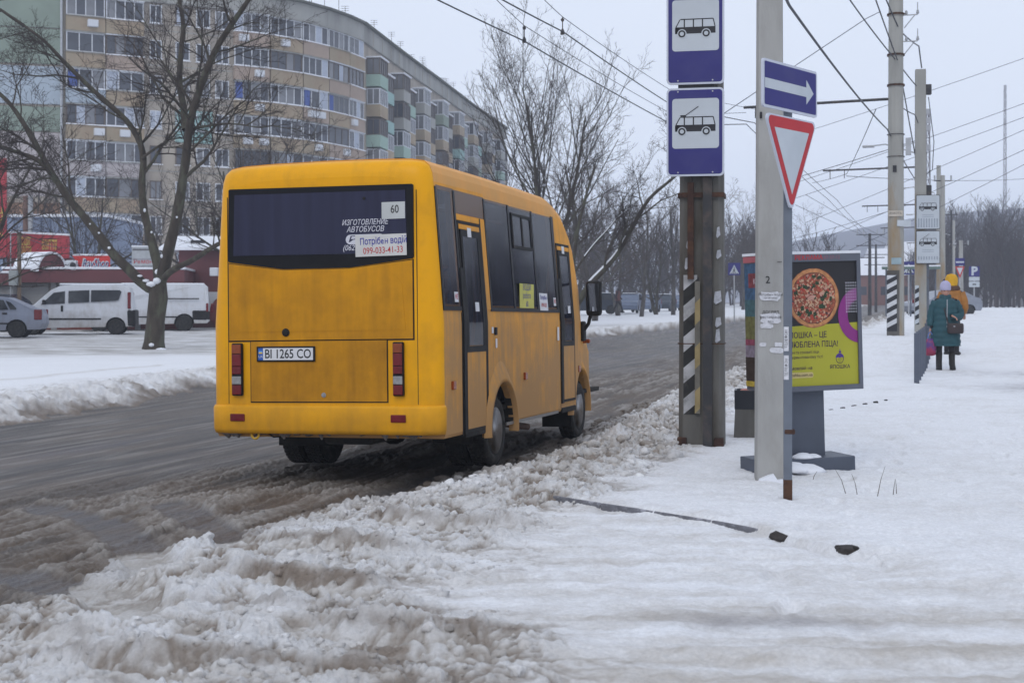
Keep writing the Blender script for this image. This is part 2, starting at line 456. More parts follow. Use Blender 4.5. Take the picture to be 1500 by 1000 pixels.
    for pts, hw in TRACKS:
        pd_ = polydist(X, Y, pts) + .05 * grain + .09 * fbm(X * 1.7, Y * 1.7, 3, 301)
        tr = np.maximum(tr, 1 - sstep(hw * .55, hw * 1.2, pd_)); rim = np.maximum(rim, np.exp(-((pd_ - hw * 1.22) / .055) ** 2))
    rim = rim * (1 - tr) * (.5 + .8 * np.abs(grain))
    mb = macro(X, Y)
    # ---- colours (albedo)
    snow = np.array([.84, .845, .865]); beige = np.array([.535, .50, .458]); brown = np.array([.128, .100, .078]); tar = np.array([.082, .074, .070]); wetc = np.array([.105, .098, .108])
    def mix(a, b_, t): t = np.clip(t, 0, 1)[:, None]; return a * (1 - t) + b_ * t
    n1 = fbm(X * .7, Y * .7, 4, 121); n2 = fbm(X * 3, Y * 3, 4, 123, .6); n3 = fbm(X * 14, Y * 14, 3, 125, .6)
    streak = fbm(X * .45, Y * 3.2, 4, 127)
    # pavement colour: whiter beyond the kerb, greyer and streaked before it
    k = YK(X); before = 1 - sstep(-.1, .5, Y - k)
    cw = mix(np.tile(snow, (len(X), 1)), beige, before * (.34 + .8 * streak + .45 * n2 + .3 * n3) + (1 - before) * (.05 + .35 * n1 + .28 * n2 + .2 * n3) + .5 * (1 - sstep(5.6, 6.7, Y + .5 * n1)) * (.6 + 1.2 * streak))
    stain = np.exp(-(((X - 1.15) / .45) ** 2 + ((Y - 6.35) / .14) ** 2)) + .7 * np.exp(-(((X - 8.3) / 1.1) ** 2 + ((Y - 22) / 1.4) ** 2)) + .8 * np.exp(-(((X - 11) / 2.5) ** 2 + ((Y - 26) / 1.0) ** 2))
    cw = mix(cw, np.array([.3, .29, .31]), stain * (.55 + .8 * n2) * 1.1)
    # bank colour: brown dirt and painted shade in hollows, ridge faces, lighter on top
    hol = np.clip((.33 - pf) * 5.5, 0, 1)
    dirt_shade = .44 + .70 * hol + .5 * n2 + .45 * n1 + .3 * n3 - np.interp(Y, [5, 9, 14, 20], [.20, .14, .02, .02])
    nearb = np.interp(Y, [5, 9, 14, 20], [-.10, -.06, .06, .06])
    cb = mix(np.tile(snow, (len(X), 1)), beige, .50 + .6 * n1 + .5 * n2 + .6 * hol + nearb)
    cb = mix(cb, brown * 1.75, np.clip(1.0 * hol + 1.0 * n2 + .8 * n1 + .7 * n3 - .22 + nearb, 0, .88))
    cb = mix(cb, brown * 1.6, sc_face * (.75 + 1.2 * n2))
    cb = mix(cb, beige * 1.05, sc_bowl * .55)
    cb = mix(cb, brown, np.clip(.75 - (de - .05) * 2.2, 0, 1) * np.interp(Y, [6, 10, 20, 60], [.45, .6, .85, .6]))
    # road colour
    cr_ = mix(np.tile(tar, (len(X), 1)), wetc, sstep(.0, .35, fbm(u * 1.1, v * .07, 3, 131)))
    cr_ = mix(cr_, brown * 1.25, .35 + .9 * fbm(u * 2, v * .3, 4, 133) + .35 * n3)
    ln_ = fbm(u * 6, v * .10, 3, 231); cr_ = mix(cr_, tar * .55, np.clip((ln_ - .10) * 4, 0, .7)); cr_ = mix(cr_, beige * .55, np.clip((fbm(u * 9, v * .5, 4, 233) - .12) * 3, 0, .45))
    cs = mix(np.tile(brown, (len(X), 1)), beige * .62, (-.02 + 1.0 * sp_ * patch + .7 * rut + 1.1 * rut3 + .45 * n2 + .45 * n3) * 1.15)
    dk = np.exp(-((u + 3.15 + .10 * fbm(v * .3, u * 0, 2, 8)) / .05) ** 2) * (Y < 17) + .7 * np.exp(-((u + 2.0 + .15 * fbm(v * .5, u * 0, 2, 18)) / .06) ** 2) * (Y < 17)
    cs = mix(cs, brown * .45, dk * (.6 + n2))
    cs = mix(cs, tar, wheel + np.clip(-rut * 2.2 - .15, 0, .8))
    cr_ = mix(cr_, cs, ws)
    cr_ = mix(cr_, np.array([.092, .084, .086]), tr * (.62 + .7 * n2 + .7 * rut3))
    cr_ = mix(cr_, beige * .7, rim * .4)
    # verge colour
    cv = mix(np.tile(snow * 1.0, (len(X), 1)), beige, .05 + .1 * n1)
    cv = mix(cv, beige, vb * (.35 + .7 * n2) + np.exp(-((dl + 3.4) / .18) ** 2) * .5 * (Y < 30))
    cv = mix(cv, brown * 1.3, vb * np.clip(fbm(X * 3.2, Y * 3.2, 3, 137) * 2 - .35, 0, .8))
    cv = mix(cv, beige * .9, sstep(-.9, -.2, dl) * (.35 + n2))
    cv = mix(cv, brown * 1.3, sstep(-.55, .0, dl + .3 * n2) * .95)
    cv = mix(cv, beige * .62, lotw * (.55 + .9 * fbm(X * .7, Y * 2.2, 4, 139)))
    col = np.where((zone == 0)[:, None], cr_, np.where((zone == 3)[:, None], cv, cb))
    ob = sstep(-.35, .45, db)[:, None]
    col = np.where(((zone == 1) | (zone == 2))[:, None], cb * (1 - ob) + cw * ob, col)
    col = np.where((zone == 1)[:, None], mix(col, beige * .85, tr * (.55 + .8 * n2)), col)
    z = np.where(zone == 3, z, z * (1 - .68 * tr) + .022 * rim - tr * np.where(zone == 0, .02, .035))
    # snowy plain, then dark woodland ground far away
    wet = np.where(zone == 0, .75 * (1 - ws) + .25 * ws + .6 * tr, 0.0)
    return mb + z, np.clip(col, .02, .9), np.clip(wet, 0, 1), zone

def ground_mat(name, bstr):
    m = bpy.data.materials.new(name); m.use_nodes = True
    t = m.node_tree; t.nodes.clear(); L = t.links.new
    out = t.nodes.new('ShaderNodeOutputMaterial'); b = t.nodes.new('ShaderNodeBsdfPrincipled'); L(b.outputs[0], out.inputs['Surface'])
    at = t.nodes.new('ShaderNodeAttribute'); at.attribute_name = 'gcol'
    aw = t.nodes.new('ShaderNodeAttribute'); aw.attribute_name = 'wet'
    co = t.nodes.new('ShaderNodeTexCoord')
    n = t.nodes.new('ShaderNodeTexNoise'); n.inputs['Scale'].default_value = 42; n.inputs['Detail'].default_value = 6; n.inputs['Roughness'].default_value = .7
    L(co.outputs['Object'], n.inputs['Vector'])
    mr = t.nodes.new('ShaderNodeMapRange'); mr.inputs['From Min'].default_value = .3; mr.inputs['From Max'].default_value = .7; mr.inputs['To Min'].default_value = .84; mr.inputs['To Max'].default_value = 1.1
    L(n.outputs['Fac'], mr.inputs['Value'])
    mu = t.nodes.new('ShaderNodeVectorMath'); mu.operation = 'SCALE'; L(at.outputs['Color'], mu.inputs[0]); L(mr.outputs[0], mu.inputs['Scale'])
    L(mu.outputs[0], b.inputs['Base Color'])
    r = t.nodes.new('ShaderNodeMapRange'); r.inputs['To Min'].default_value = .8; r.inputs['To Max'].default_value = .38
    L(aw.outputs['Fac'], r.inputs['Value']); L(r.outputs[0], b.inputs['Roughness'])
    b.inputs['Specular IOR Level'].default_value = .35
    bp = t.nodes.new('ShaderNodeBump'); bp.inputs['Strength'].default_value = bstr; bp.inputs['Distance'].default_value = .035
    n2 = t.nodes.new('ShaderNodeTexNoise'); n2.inputs['Scale'].default_value = 30; n2.inputs['Detail'].default_value = 8; n2.inputs['Roughness'].default_value = .65
    L(co.outputs['Object'], n2.inputs['Vector'])
    L(n2.outputs['Fac'], bp.inputs['Height']); L(bp.outputs[0], b.inputs['Normal'])
    return m

def build_ground():
    ys = [4.2]
    while ys[-1] < 60: ys.append(ys[-1] + .0027 * ys[-1] * max(1.0, ys[-1] / 12))
    while ys[-1] < 900: ys.append(ys[-1] * 1.02 + .6)
    ys = [-300, -60, -12, 0, 2.5, 3.6] + ys
    ts = list(np.arange(-.43, .4301, .00108))
    e = []; t = .43
    while t < 3: t = t * 1.06 + .01; e.append(t)
    ts = [-x for x in e[::-1]] + ts + e
    ys = np.array(ys); ts = np.array(ts)
    T, Yg = np.meshgrid(ts, ys)
    Yx = np.maximum(Yg, 4.2)
    X = T * Yx
    X[:, 0] -= 400; X[:, -1] += 400
    n, m = X.shape
    x = X.ravel(); y = Yg.ravel()
    z, colr, wet, zone = fine(x, y)
    V = np.stack([x, y, z], 1)
    idx = np.arange(n * m).reshape(n, m)
    Fq = np.stack([idx[:-1, :-1].ravel(), idx[:-1, 1:].ravel(), idx[1:, 1:].ravel(), idx[1:, :-1].ravel()], 1)
    zf = np.round(zone[Fq].astype(float).mean(1)) if False else zone[Fq[:, 0]]
    defs = {0: ('road', 'structure', 'wet slushy road with brown ruts beside the kerb', .6), 1: ('snow_bank', 'stuff', 'lumpy ploughed dirty snow heaped along the road edge', .8),
            2: ('sidewalk', 'structure', 'pavement covered in trodden white snow', .6), 3: ('snowy_ground', 'structure', 'snow covered verge and parking lot across the road', .5)}
    for k, (nm, kd, lb, bs) in defs.items():
        fs = Fq[zf == k]; used = np.unique(fs); mp = np.zeros(n * m, np.int64); mp[used] = np.arange(len(used))
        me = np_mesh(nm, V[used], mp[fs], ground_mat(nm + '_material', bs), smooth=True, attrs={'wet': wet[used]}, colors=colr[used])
        tag(link(nm, me), lb, None, None, kd)
build_ground()

def lump_proto(seed, sub):
    bm = bmesh.new(); bmesh.ops.create_icosphere(bm, subdivisions=sub, radius=1)
    r = random.Random(seed)
    o = Vector((r.random() * 9, r.random() * 9, r.random() * 9))
    import mathutils.noise as mn
    for v in bm.verts:
        v.co *= .8 + .55 * mn.noise(v.co * 1.3 + o) + .25 * mn.noise(v.co * 3 + o)
        v.co.z *= .75
    bm.verts.index_update()
    V = np.array([v.co[:] for v in bm.verts]); Fc = np.array([[v.index for v in f.verts] for f in bm.faces]); bm.free()
    return V, Fc

def scatter_clumps():
    rs = np.random.RandomState(7)
    P = [lump_proto(i, 2) for i in range(5)]; Q = [lump_proto(20 + i, 1) for i in range(5)]
    VV, FF, CC = [], [], []; off = 0; cnt = 0
    N = 9000
    yy = 4.6 + (rs.rand(N) ** 1.5) * 24; tt = rs.rand(N)
    xe = XE(yy); xb = XB(yy)
    xx = xe - .25 + tt * (xb - xe + .45)
    dens = fbm(xx * .9, yy * .9, 3, 201) + .25
    keep = (dens > .12) | (yy > 10)
    keep &= ~((yy < 7.5) & (xx > -.2 + .4 * rs.rand(N)))
    for pts, hw in TRACKS: keep &= polydist(xx, yy, pts) > hw * 1.2
    xx, yy, tt = xx[keep], yy[keep], tt[keep]
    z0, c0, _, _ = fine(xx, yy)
    for i in range(len(xx)):
        big = yy[i] > 12.5
        s = (.006 + .034 * rs.rand() ** 4) * (1.0 if yy[i] < 11 else 1.7)
        if rs.rand() < (.05 if big else .006): s *= 1.8
        V, Fc = (P if s > .028 else Q)[rs.randint(5)]
        a = rs.rand() * 6.28; ca, sa = math.cos(a), math.sin(a)
        R_ = np.array([[ca, -sa, 0], [sa, ca, 0], [0, 0, 1]])
        v = (V * s * (1 + .35 * (rs.rand(3) - .5))) @ R_.T + np.array([xx[i], yy[i], z0[i] - s * .05])
        VV.append(v); FF.append(Fc + off); off += len(V)
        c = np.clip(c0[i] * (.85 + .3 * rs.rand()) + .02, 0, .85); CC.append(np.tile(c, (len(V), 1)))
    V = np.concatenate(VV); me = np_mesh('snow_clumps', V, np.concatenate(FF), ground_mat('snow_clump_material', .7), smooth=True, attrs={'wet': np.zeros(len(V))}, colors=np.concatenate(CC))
    tag(link('snow_clumps', me), 'loose lumps of dirty snow thrown up along the road edge', None, None, 'stuff')
scatter_clumps()
# ---------------------------------------------------------------- the yellow minibus
def dirty_paint(name, base, dust, low, high, streak=0.5, rough=.35, amount=1.0):
    """paint with road grime: thicker towards the wheels, running in vertical streaks (object space, z up)"""
    m = bpy.data.materials.new(name); m.use_nodes = True
    t = m.node_tree; t.nodes.clear(); L = t.links.new
    out = t.nodes.new('ShaderNodeOutputMaterial'); b = t.nodes.new('ShaderNodeBsdfPrincipled'); L(b.outputs[0], out.inputs['Surface'])
    co = t.nodes.new('ShaderNodeTexCoord'); sp = t.nodes.new('ShaderNodeSeparateXYZ'); L(co.outputs['Object'], sp.inputs[0])
    mp = t.nodes.new('ShaderNodeMapping'); mp.inputs['Scale'].default_value = (9, 9, .9); L(co.outputs['Object'], mp.inputs['Vector'])
    n = t.nodes.new('ShaderNodeTexNoise'); n.inputs['Scale'].default_value = 1.3; n.inputs['Detail'].default_value = 6; n.inputs['Roughness'].default_value = .6; L(mp.outputs[0], n.inputs['Vector'])
    n2 = t.nodes.new('ShaderNodeTexNoise'); n2.inputs['Scale'].default_value = 2.2; n2.inputs['Detail'].default_value = 7; n2.inputs['Roughness'].default_value = .62; L(co.outputs['Object'], n2.inputs['Vector'])
    g = t.nodes.new('ShaderNodeMapRange'); g.inputs['From Min'].default_value = low; g.inputs['From Max'].default_value = high
    g.inputs['To Min'].default_value = 1; g.inputs['To Max'].default_value = 0; L(sp.outputs['Z'], g.inputs['Value'])
    def math_(op, a, bb):
        x = t.nodes.new('ShaderNodeMath'); x.operation = op
        for i, q in enumerate((a, bb)):
            if isinstance(q, (int, float)): x.inputs[i].default_value = q
            else: L(q, x.inputs[i])
        return x.outputs[0]
    s1 = math_('MULTIPLY', math_('SUBTRACT', n.outputs['Fac'], .47), streak * 2.4)
    s2 = math_('MULTIPLY', math_('SUBTRACT', n2.outputs['Fac'], .48), 1.8)
    f = math_('ADD', math_('ADD', g.outputs[0], s1), s2)
    f = math_('MULTIPLY', f, amount)
    cl = t.nodes.new('ShaderNodeClamp'); L(f, cl.inputs[0]); cl.inputs['Max'].default_value = .92
    mm = t.nodes.new('ShaderNodeMix'); mm.data_type = 'RGBA'
    L(cl.outputs[0], mm.inputs['Factor']); mm.inputs['A'].default_value = (*base, 1); mm.inputs['B'].default_value = (*dust, 1)
    L(mm.outputs['Result'], b.inputs['Base Color'])
    rr = t.nodes.new('ShaderNodeMapRange'); L(cl.outputs[0], rr.inputs['Value']); rr.inputs['To Min'].default_value = rough; rr.inputs['To Max'].default_value = .75
    L(rr.outputs[0], b.inputs['Roughness'])
    b.inputs['Specular IOR Level'].default_value = .25
    wav = t.nodes.new('ShaderNodeTexNoise'); wav.inputs['Scale'].default_value = 1.7; L(co.outputs['Object'], wav.inputs['Vector'])
    bp = t.nodes.new('ShaderNodeBump'); bp.inputs['Strength'].default_value = .25; bp.inputs['Distance'].default_value = .02
    L(wav.outputs['Fac'], bp.inputs['Height']); L(bp.outputs[0], b.inputs['Normal'])
    return m

def glass_mat(name, tint, alpha, rough=.08, mul=4.5):
    """tinted, slightly dirty glazing that lets some of the inside show"""
    m = bpy.data.materials.new(name); m.use_nodes = True
    t = m.node_tree; t.nodes.clear(); L = t.links.new
    out = t.nodes.new('ShaderNodeOutputMaterial'); b = t.nodes.new('ShaderNodeBsdfPrincipled'); tr = t.nodes.new('ShaderNodeBsdfTransparent')
    co = t.nodes.new('ShaderNodeTexCoord'); mp = t.nodes.new('ShaderNodeMapping'); mp.inputs['Scale'].default_value = (10, 10, .7); L(co.outputs['Object'], mp.inputs['Vector'])
    n = t.nodes.new('ShaderNodeTexNoise'); n.inputs['Scale'].default_value = 1.2; n.inputs['Detail'].default_value = 6; L(mp.outputs[0], n.inputs['Vector'])
    r = t.nodes.new('ShaderNodeValToRGB'); r.color_ramp.elements[0].position = .35; r.color_ramp.elements[1].position = .75
    r.color_ramp.elements[0].color = (*tint, 1); r.color_ramp.elements[1].color = (*[min(1, c * mul + .002) for c in tint], 1)
    L(n.outputs['Fac'], r.inputs['Fac']); L(r.outputs['Color'], b.inputs['Base Color'])
    b.inputs['Roughness'].default_value = rough; b.inputs['Specular IOR Level'].default_value = .32
    mx = t.nodes.new('ShaderNodeMixShader'); mx.inputs['Fac'].default_value = alpha
    L(tr.outputs[0], mx.inputs[1]); L(b.outputs[0], mx.inputs[2]); L(mx.outputs[0], out.inputs['Surface'])
    return m

YEL = (.87, .40, .0)
m_rear = dirty_paint('bus_rear_paint', YEL, (.25, .13, .03), .15, 1.05, .22, .38, .62)
m_panel = dirty_paint('bus_hatch_paint', (.74, .325, .001), (.26, .115, .012), -.2, 3.0, .38, .45, .75)
m_side = dirty_paint('bus_side_paint', (.82, .35, .02), (.43, .25, .11), .35, 2.4, .5, .5, 1.05)
m_roofp = dirty_paint('bus_roof_paint', (.80, .36, .06), (.62, .36, .15), 1.5, 3.1, .3, .45, 1.0)
m_black = M('black_rubber', (.012, .012, .013), .6, var=.3, scale=9, col2=(.035, .03, .028), thr=(.5, .75), spec=.25)
m_blackg = M('black_trim_glossy', (.008, .008, .010), .35, var=.2, spec=.2)
m_glass = glass_mat('bus_glass', (.009, .010, .017), .66, .06)
m_rglass = glass_mat('bus_rear_glass', (.020, .021, .050), .97, .3, 1.35)
m_tyre = M('tyre_rubber', (.012, .0115, .011), .8, var=.3, scale=20, bump=.3, bscale=60, col2=(.05, .045, .04), thr=(.5, .7))
m_rim = M('steel_rim', (.34, .34, .35), .45, metal=.6, var=.2, col2=(.16, .13, .1), thr=(.45, .65), scale=10)
m_under = M('underbody_black', (.010, .0095, .009), .9, var=.4, scale=8, col2=(.045, .038, .032), thr=(.5, .72))
m_white = M('white_paper', (.72, .72, .74), .6, var=.05)
m_red_l = M('red_lens', (.15, .004, .008), .18, var=.25, scale=14)
m_org_l = M('orange_lens', (.26, .05, .008), .22, var=.2, scale=14)
m_clr_l = M('clear_lens', (.28, .28, .28), .18, var=.2, scale=30)
m_rail = M('orange_handrail', (.85, .25, .02), .35)
m_int = M('bus_interior_grey', (.075, .07, .072), .7)
m_seat = M('seat_fabric', (.07, .09, .16), .8, var=.3)
m_txtw = M('printed_white', (.62, .62, .68), .5, var=.03)
m_txtk = M('printed_black', (.012, .012, .014), .5, var=.03)
m_txtb = M('printed_blue', (.03, .03, .30), .5, var=.03)
m_txtr = M('printed_red', (.50, .03, .03), .5, var=.03)
m_blue = M('flag_blue', (.02, .10, .42), .5, var=.05)
m_yelf = M('flag_yellow', (.8, .55, .03), .5, var=.05)

def section(w, T, zb=.42, n=1):
    """right half of a body cross-section at width w and roof height T, bottom to roof"""
    b = min(1.42, T - .30)
    ln = .085
    k = min(1.0, (T - b - .26) / 1.2) if T > b + .3 else .3
    k = max(k, .15)
    wt = w - ln * k
    return [(w - .015, zb), (w, zb + .03), (w, (zb + b) / 2), (w, b), (w - ln * k * .5, b + (T - .26 - b) * .5), (wt, T - .22), (wt - .010, T - .14), (wt - .035, T - .075),
            (wt - .085, T - .035), (wt - .20, T - .016), (wt * .5, T - .005), (0, T)]
def full(w, T, y, zb=.42, inset=0):
    h = section(w - inset, T - inset * .8, zb)
    R_ = [(x, y, z) for x, z in h]
    return R_ + [(-x, y, z) for x, z in h[-2::-1]]

def boolean(base_me, cutters):
    """subtract boxes / cylinders from a closed mesh"""
    o = bpy.data.objects.new('tmp', base_me); COL.objects.link(o); tmp = [o]
    for i, c in enumerate(cutters):
        q = bpy.data.objects.new('tmpc', c); COL.objects.link(q); tmp.append(q)
        md = o.modifiers.new('b%d' % i, 'BOOLEAN'); md.operation = 'DIFFERENCE'; md.object = q; md.solver = 'EXACT'
    dg = bpy.context.evaluated_depsgraph_get(); dg.update()
    me = bpy.data.meshes.new_from_object(o.evaluated_get(dg))
    for q in tmp: bpy.data.objects.remove(q)
    return me

BUS_YAW, BUS_PITCH, BUS_ROLL = rad(-16.9), rad(-0.63), rad(-0.9)
bus_rot = (Matrix.Rotation(BUS_YAW, 3, 'Z') @ Matrix.Rotation(BUS_PITCH, 3, 'X') @ Matrix.Rotation(BUS_ROLL, 3, 'Y')).to_euler()
bus = empty('minibus', (-1.648, 12.408, -0.009), bus_rot, 'dirty orange-yellow route minibus parked with its rear to the viewer', 'minibus')

W = 1.09
def side_x(z, T=2.88):
    """outer surface of the side at height z"""
    return W if z < 1.42 else W - .085 * min(1, (z - 1.42) / 1.2)

def make_bus():
    # --- body shell
    st = [(.13, W, 2.86), (1.5, W, 2.865), (3.0, W, 2.86), (3.89, W, 2.85), (4.15, W, 2.80), (4.45, W, 2.71), (4.70, W - .005, 2.54), (4.84, W - .012, 2.40),
          (5.05, W - .03, 2.0), (5.25, W - .06, 1.66), (5.38, W - .08, 1.50), (5.8, W - .12, 1.36), (6.08, W - .2, 1.20), (6.2, W - .30, 1.0)]
    b = MB()
    b.loft([full(w, T, y) for y, w, T in st], cap=True)
    # inner space
    c = MB(); ins = [(.2, .05), (4.7, .05)]
    inner = []
    for y in (.06, 4.3):
        h = [(W - .06, .62), (W - .06, 1.42), (W - .145, 2.6), (W - .3, 2.78), (0, 2.82)]
        inner.append([(x, y, z) for x, z in h] + [(-x, y, z) for x, z in h[-2::-1]])
    h = [(W - .10, .62), (W - .10, 1.35), (W - .13, 1.42), (W - .2, 1.46), (0, 1.48)]
    inner2 = [[(W - .06, 4.3, .62), (W - .06, 4.3, 1.42), (W - .14, 4.3, 2.5), (W - .3, 4.3, 2.6), (0, 4.3, 2.62), (-W + .3, 4.3, 2.6), (-W + .14, 4.3, 2.5), (-W + .06, 4.3, 1.42), (-W + .06, 4.3, .62)],
              [(x, 5.2, z) for x, z in h] + [(-x, 5.2, z) for x, z in h[-2::-1]]]
    cuts = [MB().loft(inner, cap=True).mesh('c', m_int), MB().loft([[(x, y - .02 if i == 0 else y, z) for x, y, z in r] for i, r in enumerate(inner2)], cap=True).mesh('c', m_int)]
    # window openings on both sides
    def win(y0, y1, z0, z1, s):
        return MB().box((s * W, (y0 + y1) / 2, (z0 + z1) / 2), (.5, y1 - y0, z1 - z0)).mesh('c', m_black)
    for s in (1, -1):
        cuts.append(win(1.50, 3.92, 1.58, 2.58, s))
    cuts += [win(.20, .56, 1.58, 2.58, 1), win(.70, 1.34, 1.22, 2.30, 1), win(4.06, 4.60, 1.22, 2.26, 1), win(.20, 1.40, 1.58, 2.58, -1), win(4.06, 4.62, 1.5, 2.26, -1)]
    # wheel arches
    for yy, a_, bb in ((1.73, .43, .47), (5.08, .41, .48)):
        for s in (1, -1):
            pts = [(yy + a_ * math.cos(k * PI / 14), .38 + bb * math.sin(k * PI / 14)) for k in range(15)] + [(yy - a_, .2), (yy + a_, .2)]
            cuts.append(MB().prism(pts, 0, s * .62, s * 1.4).mesh('c', m_under))
    me = boolean(b.mesh('body', [m_side]), cuts)
    me.materials.clear()
    for m_ in (m_side, m_roofp, m_int, m_under): me.materials.append(m_)
    for p in me.polygons:
        c_ = p.center; n_ = p.normal
        ax = abs(c_.x)
        outside = ax > side_x(c_.z) - .035 or c_.z > 2.84 or c_.y > 4.9 or n_.y < -.8 and c_.y < .14
        if c_.z > 2.6 and (ax > .9 or c_.z > 2.84): p.material_index = 1
        elif outside: p.material_index = 0
        elif c_.z < .61 or (.3 < c_.z < .95 and abs(c_.y - 1.73) < .5) or (.3 < c_.z < .95 and abs(c_.y - 5.1) < .5): p.material_index = 3
        else: p.material_index = 2
        p.use_smooth = False
    body = link('body', me, bus)
    # --- rear cap: flat back with rounded corners
    b = MB(); rings = []
    for y, ins_ in ((0.0, .19), (.004, .15), (.014, .105), (.035, .055), (.065, .022), (.10, .004), (.127, 0)):
        rings.append(full(W, 2.85, y, .475, ins_))
    b.smooth = True; b.loft(rings); b.smooth = False
    r0 = rings[0]; n = len(r0); b._add(r0, [tuple(range(n))])
    b.build('rear_panel', [m_rear], bus)
    MB().loft([full(W, 2.855, .127, .47, .004), full(W, 2.855, .131, .47, .004)], cap=False).build('panel_seam', [m_black], bus)
    # bumper skirt, a little proud of the back
    b = MB(); b.smooth = True
    def brow(z, o): 
        pts = []
        for y, ins_ in ((.127, 0), (.10, .002), (.065, .02), (.035, .053), (.014, .103), (.002, .15), (-.002, .19)): pts.append((W - ins_ + o, y - o * (1 if y < .12 else 0), z))
        return pts + [(-x, y, z) for x, y, z in pts[::-1]]
    b.loft([brow(.455, -.03), brow(.46, .004), brow(.50, .014), brow(.685, .016), brow(.708, .008), brow(.712, -.02)], close=False)
    b.build('bumper', [m_rear], bus)
    # --- rear window
    def P(pts, y): return [(x, y, z) for x, z in pts]
    sur = [(-.875, 2.628), (.86, 2.61), (.872, 2.60), (.872, 1.985), (.86, 1.972), (.275, 1.905), (-.36, 1.905), (-.885, 1.978), (-.897, 1.99), (-.887, 2.618)]
    MB().prism(sur, 1, -.012, -.001).build('window_surround', [m_blackg], bus)
    g = [(-.825, 2.575), (.80, 2.56), (.812, 2.02), (-.842, 2.035)]
    MB().prism(g, 1, -.017, -.0125).build('rear_window', [m_rglass], bus)
    # --- engine hatch (upper) and lower hatch with black gaps
    MB().prism([(-.905, 1.972), (-.36, 1.90), (.275, 1.90), (.868, 1.966), (.868, 1.272), (-.905, 1.268)], 1, -.003, -.0005).build('hatch_seal', [m_black], bus)
    b = MB(); up = [(-.893, 1.965), (-.36, 1.897), (.275, 1.897), (.856, 1.958), (.856, 1.285), (-.893, 1.281)]
    b.prism(up, 1, -.010, -.0032)
    up2 = [(-.74, 1.84), (-.36, 1.855), (.28, 1.855), (.70, 1.83), (.76, 1.76), (.79, 1.36), (-.80, 1.355), (-.79, 1.76)]
    b.prism(up2, 1, -.013, -.0102)
    b.build('upper_hatch', [m_panel], bus)
    MB().prism([(-.690, 1.279), (.622, 1.283), (.622, .735), (-.690, .730)], 1, -.003, -.0005).build('hatch_seal', [m_black], bus)
    MB().prism([(-.680, 1.270), (.612, 1.274), (.612, .745), (-.680, .741)], 1, -.010, -.0032).build('lower_hatch', [m_panel], bus)
    # seam lines at the corners
    for x0 in (-.905, .895):
        MB().prism([(x0 - .003, 2.56), (x0 + .003, 2.56), (x0 + .003, .72), (x0 - .003, .72)], 1, -.0008, .003).build('corner_seam', [m_under], bus)
    b = MB(); b.lathe([(.036, 0), (.036, .008), (.024, .02), (0.0, .022)], (-.337, -.0101, 1.349), 'Y', 16, Matrix.Rotation(PI, 4, 'Z')); b.build('hatch_knob', [m_black], bus)
    b = MB(); b.lathe([(.022, 0), (.022, .004), (0, .005)], (.02, -.0101, .80), 'Y', 12, Matrix.Rotation(PI, 4, 'Z')); b.build('lock', [m_rim], bus)
    b = MB(); b.lathe([(.014, 0), (.014, .012), (0, .013)], (.42, -.0105, 2.5), 'Y', 12, Matrix.Rotation(PI, 4, 'Z')); b.build('wiper_plug', [m_black], bus)
    # --- number plate
    pf = MB().bbox((-.337, -.018, 1.160), (.565, .012, .135), .005).build('number_plate_frame', [m_black], bus)
    MB().box((-.312, -.0265, 1.160), (.48, .005, .105)).build('number_plate', [m_white], pf)
    MB().box((-.576, -.0265, 1.160), (.046, .005, .105)).build('country_strip', [m_blue], pf)
    fl = MB(); fl.cur = 0; fl.box((-.576, -.0295, 1.182), (.034, .001, .012)); fl.cur = 1; fl.box((-.576, -.0295, 1.170), (.034, .001, .012)); fl.build('flag', [M('flag_sky', (.15, .35, .7)), m_yelf], pf)
    text('BI 1265 CO', m_txtk, pf, (-.312, -.0300, 1.158), .112, bold=.012, sx=.82, name='plate_number')
    text('UA', m_txtw, pf, (-.576, -.0297, 1.137), .032, name='plate_country')
    # --- lights
    for x0, x1 in ((-.860, -.755), (.675, .775)):
        lb = MB().bbox(((x0 + x1) / 2, -.02, 1.025), (x1 - x0, .04, .465), .012).build('tail_light', [m_blackg], bus)
        xm = (x0 + x1) / 2; w_ = x1 - x0 - .016
        for nm, z0, z1, mm in (('indicator_lens', 1.165, 1.245, m_org_l), ('brake_lens', 1.055, 1.16, m_red_l), ('tail_lens', .985, 1.05, m_red_l), ('reversing_lens', .895, .965, m_clr_l), ('fog_lens', .805, .888, m_red_l)):
            MB().bbox((xm, -.043, (z0 + z1) / 2), (w_, .012, z1 - z0), .004).build(nm, [mm], lb)
    for x0, x1 in ((-.883, -.742), (.648, .787)):
        MB().bbox(((x0 + x1) / 2, -.022, .60), (x1 - x0, .014, .066), .006).build('reflector', [m_red_l], bus)
    # --- print on the rear glass
    text('ИЗГОТОВЛЕНИЕ', m_txtw, bus, (.425, -.0185, 2.293), .066, bold=.008, shear=.25, sx=.80, name='window_print')
    text('АВТОБУСОВ', m_txtw, bus, (.428, -.0185, 2.232), .066, bold=.008, shear=.25, sx=.86, name='window_print')
    def pill(x0, x1, z0, z1, y, n=8):
        r_ = (z1 - z0) / 2; zc = (z0 + z1) / 2
        return [(x0 + r_ - r_ * math.sin(PI * k / n), y, zc + r_ * math.cos(PI * k / n)) for k in range(n + 1)] + [(x1 - r_ + r_ * math.sin(PI * k / n), y, zc - r_ * math.cos(PI * k / n)) for k in range(n + 1)]
    MB().poly(pill(.245, .61, 2.105, 2.19, -.0185)).build('badge', [m_txtw], bus)
    text('РУТА', M('printed_navy', (.05, .05, .10)), bus, (.262, -.0195, 2.148), .075, align='LEFT', bold=.004, shear=.2, fit=.33, name='badge_lettering')
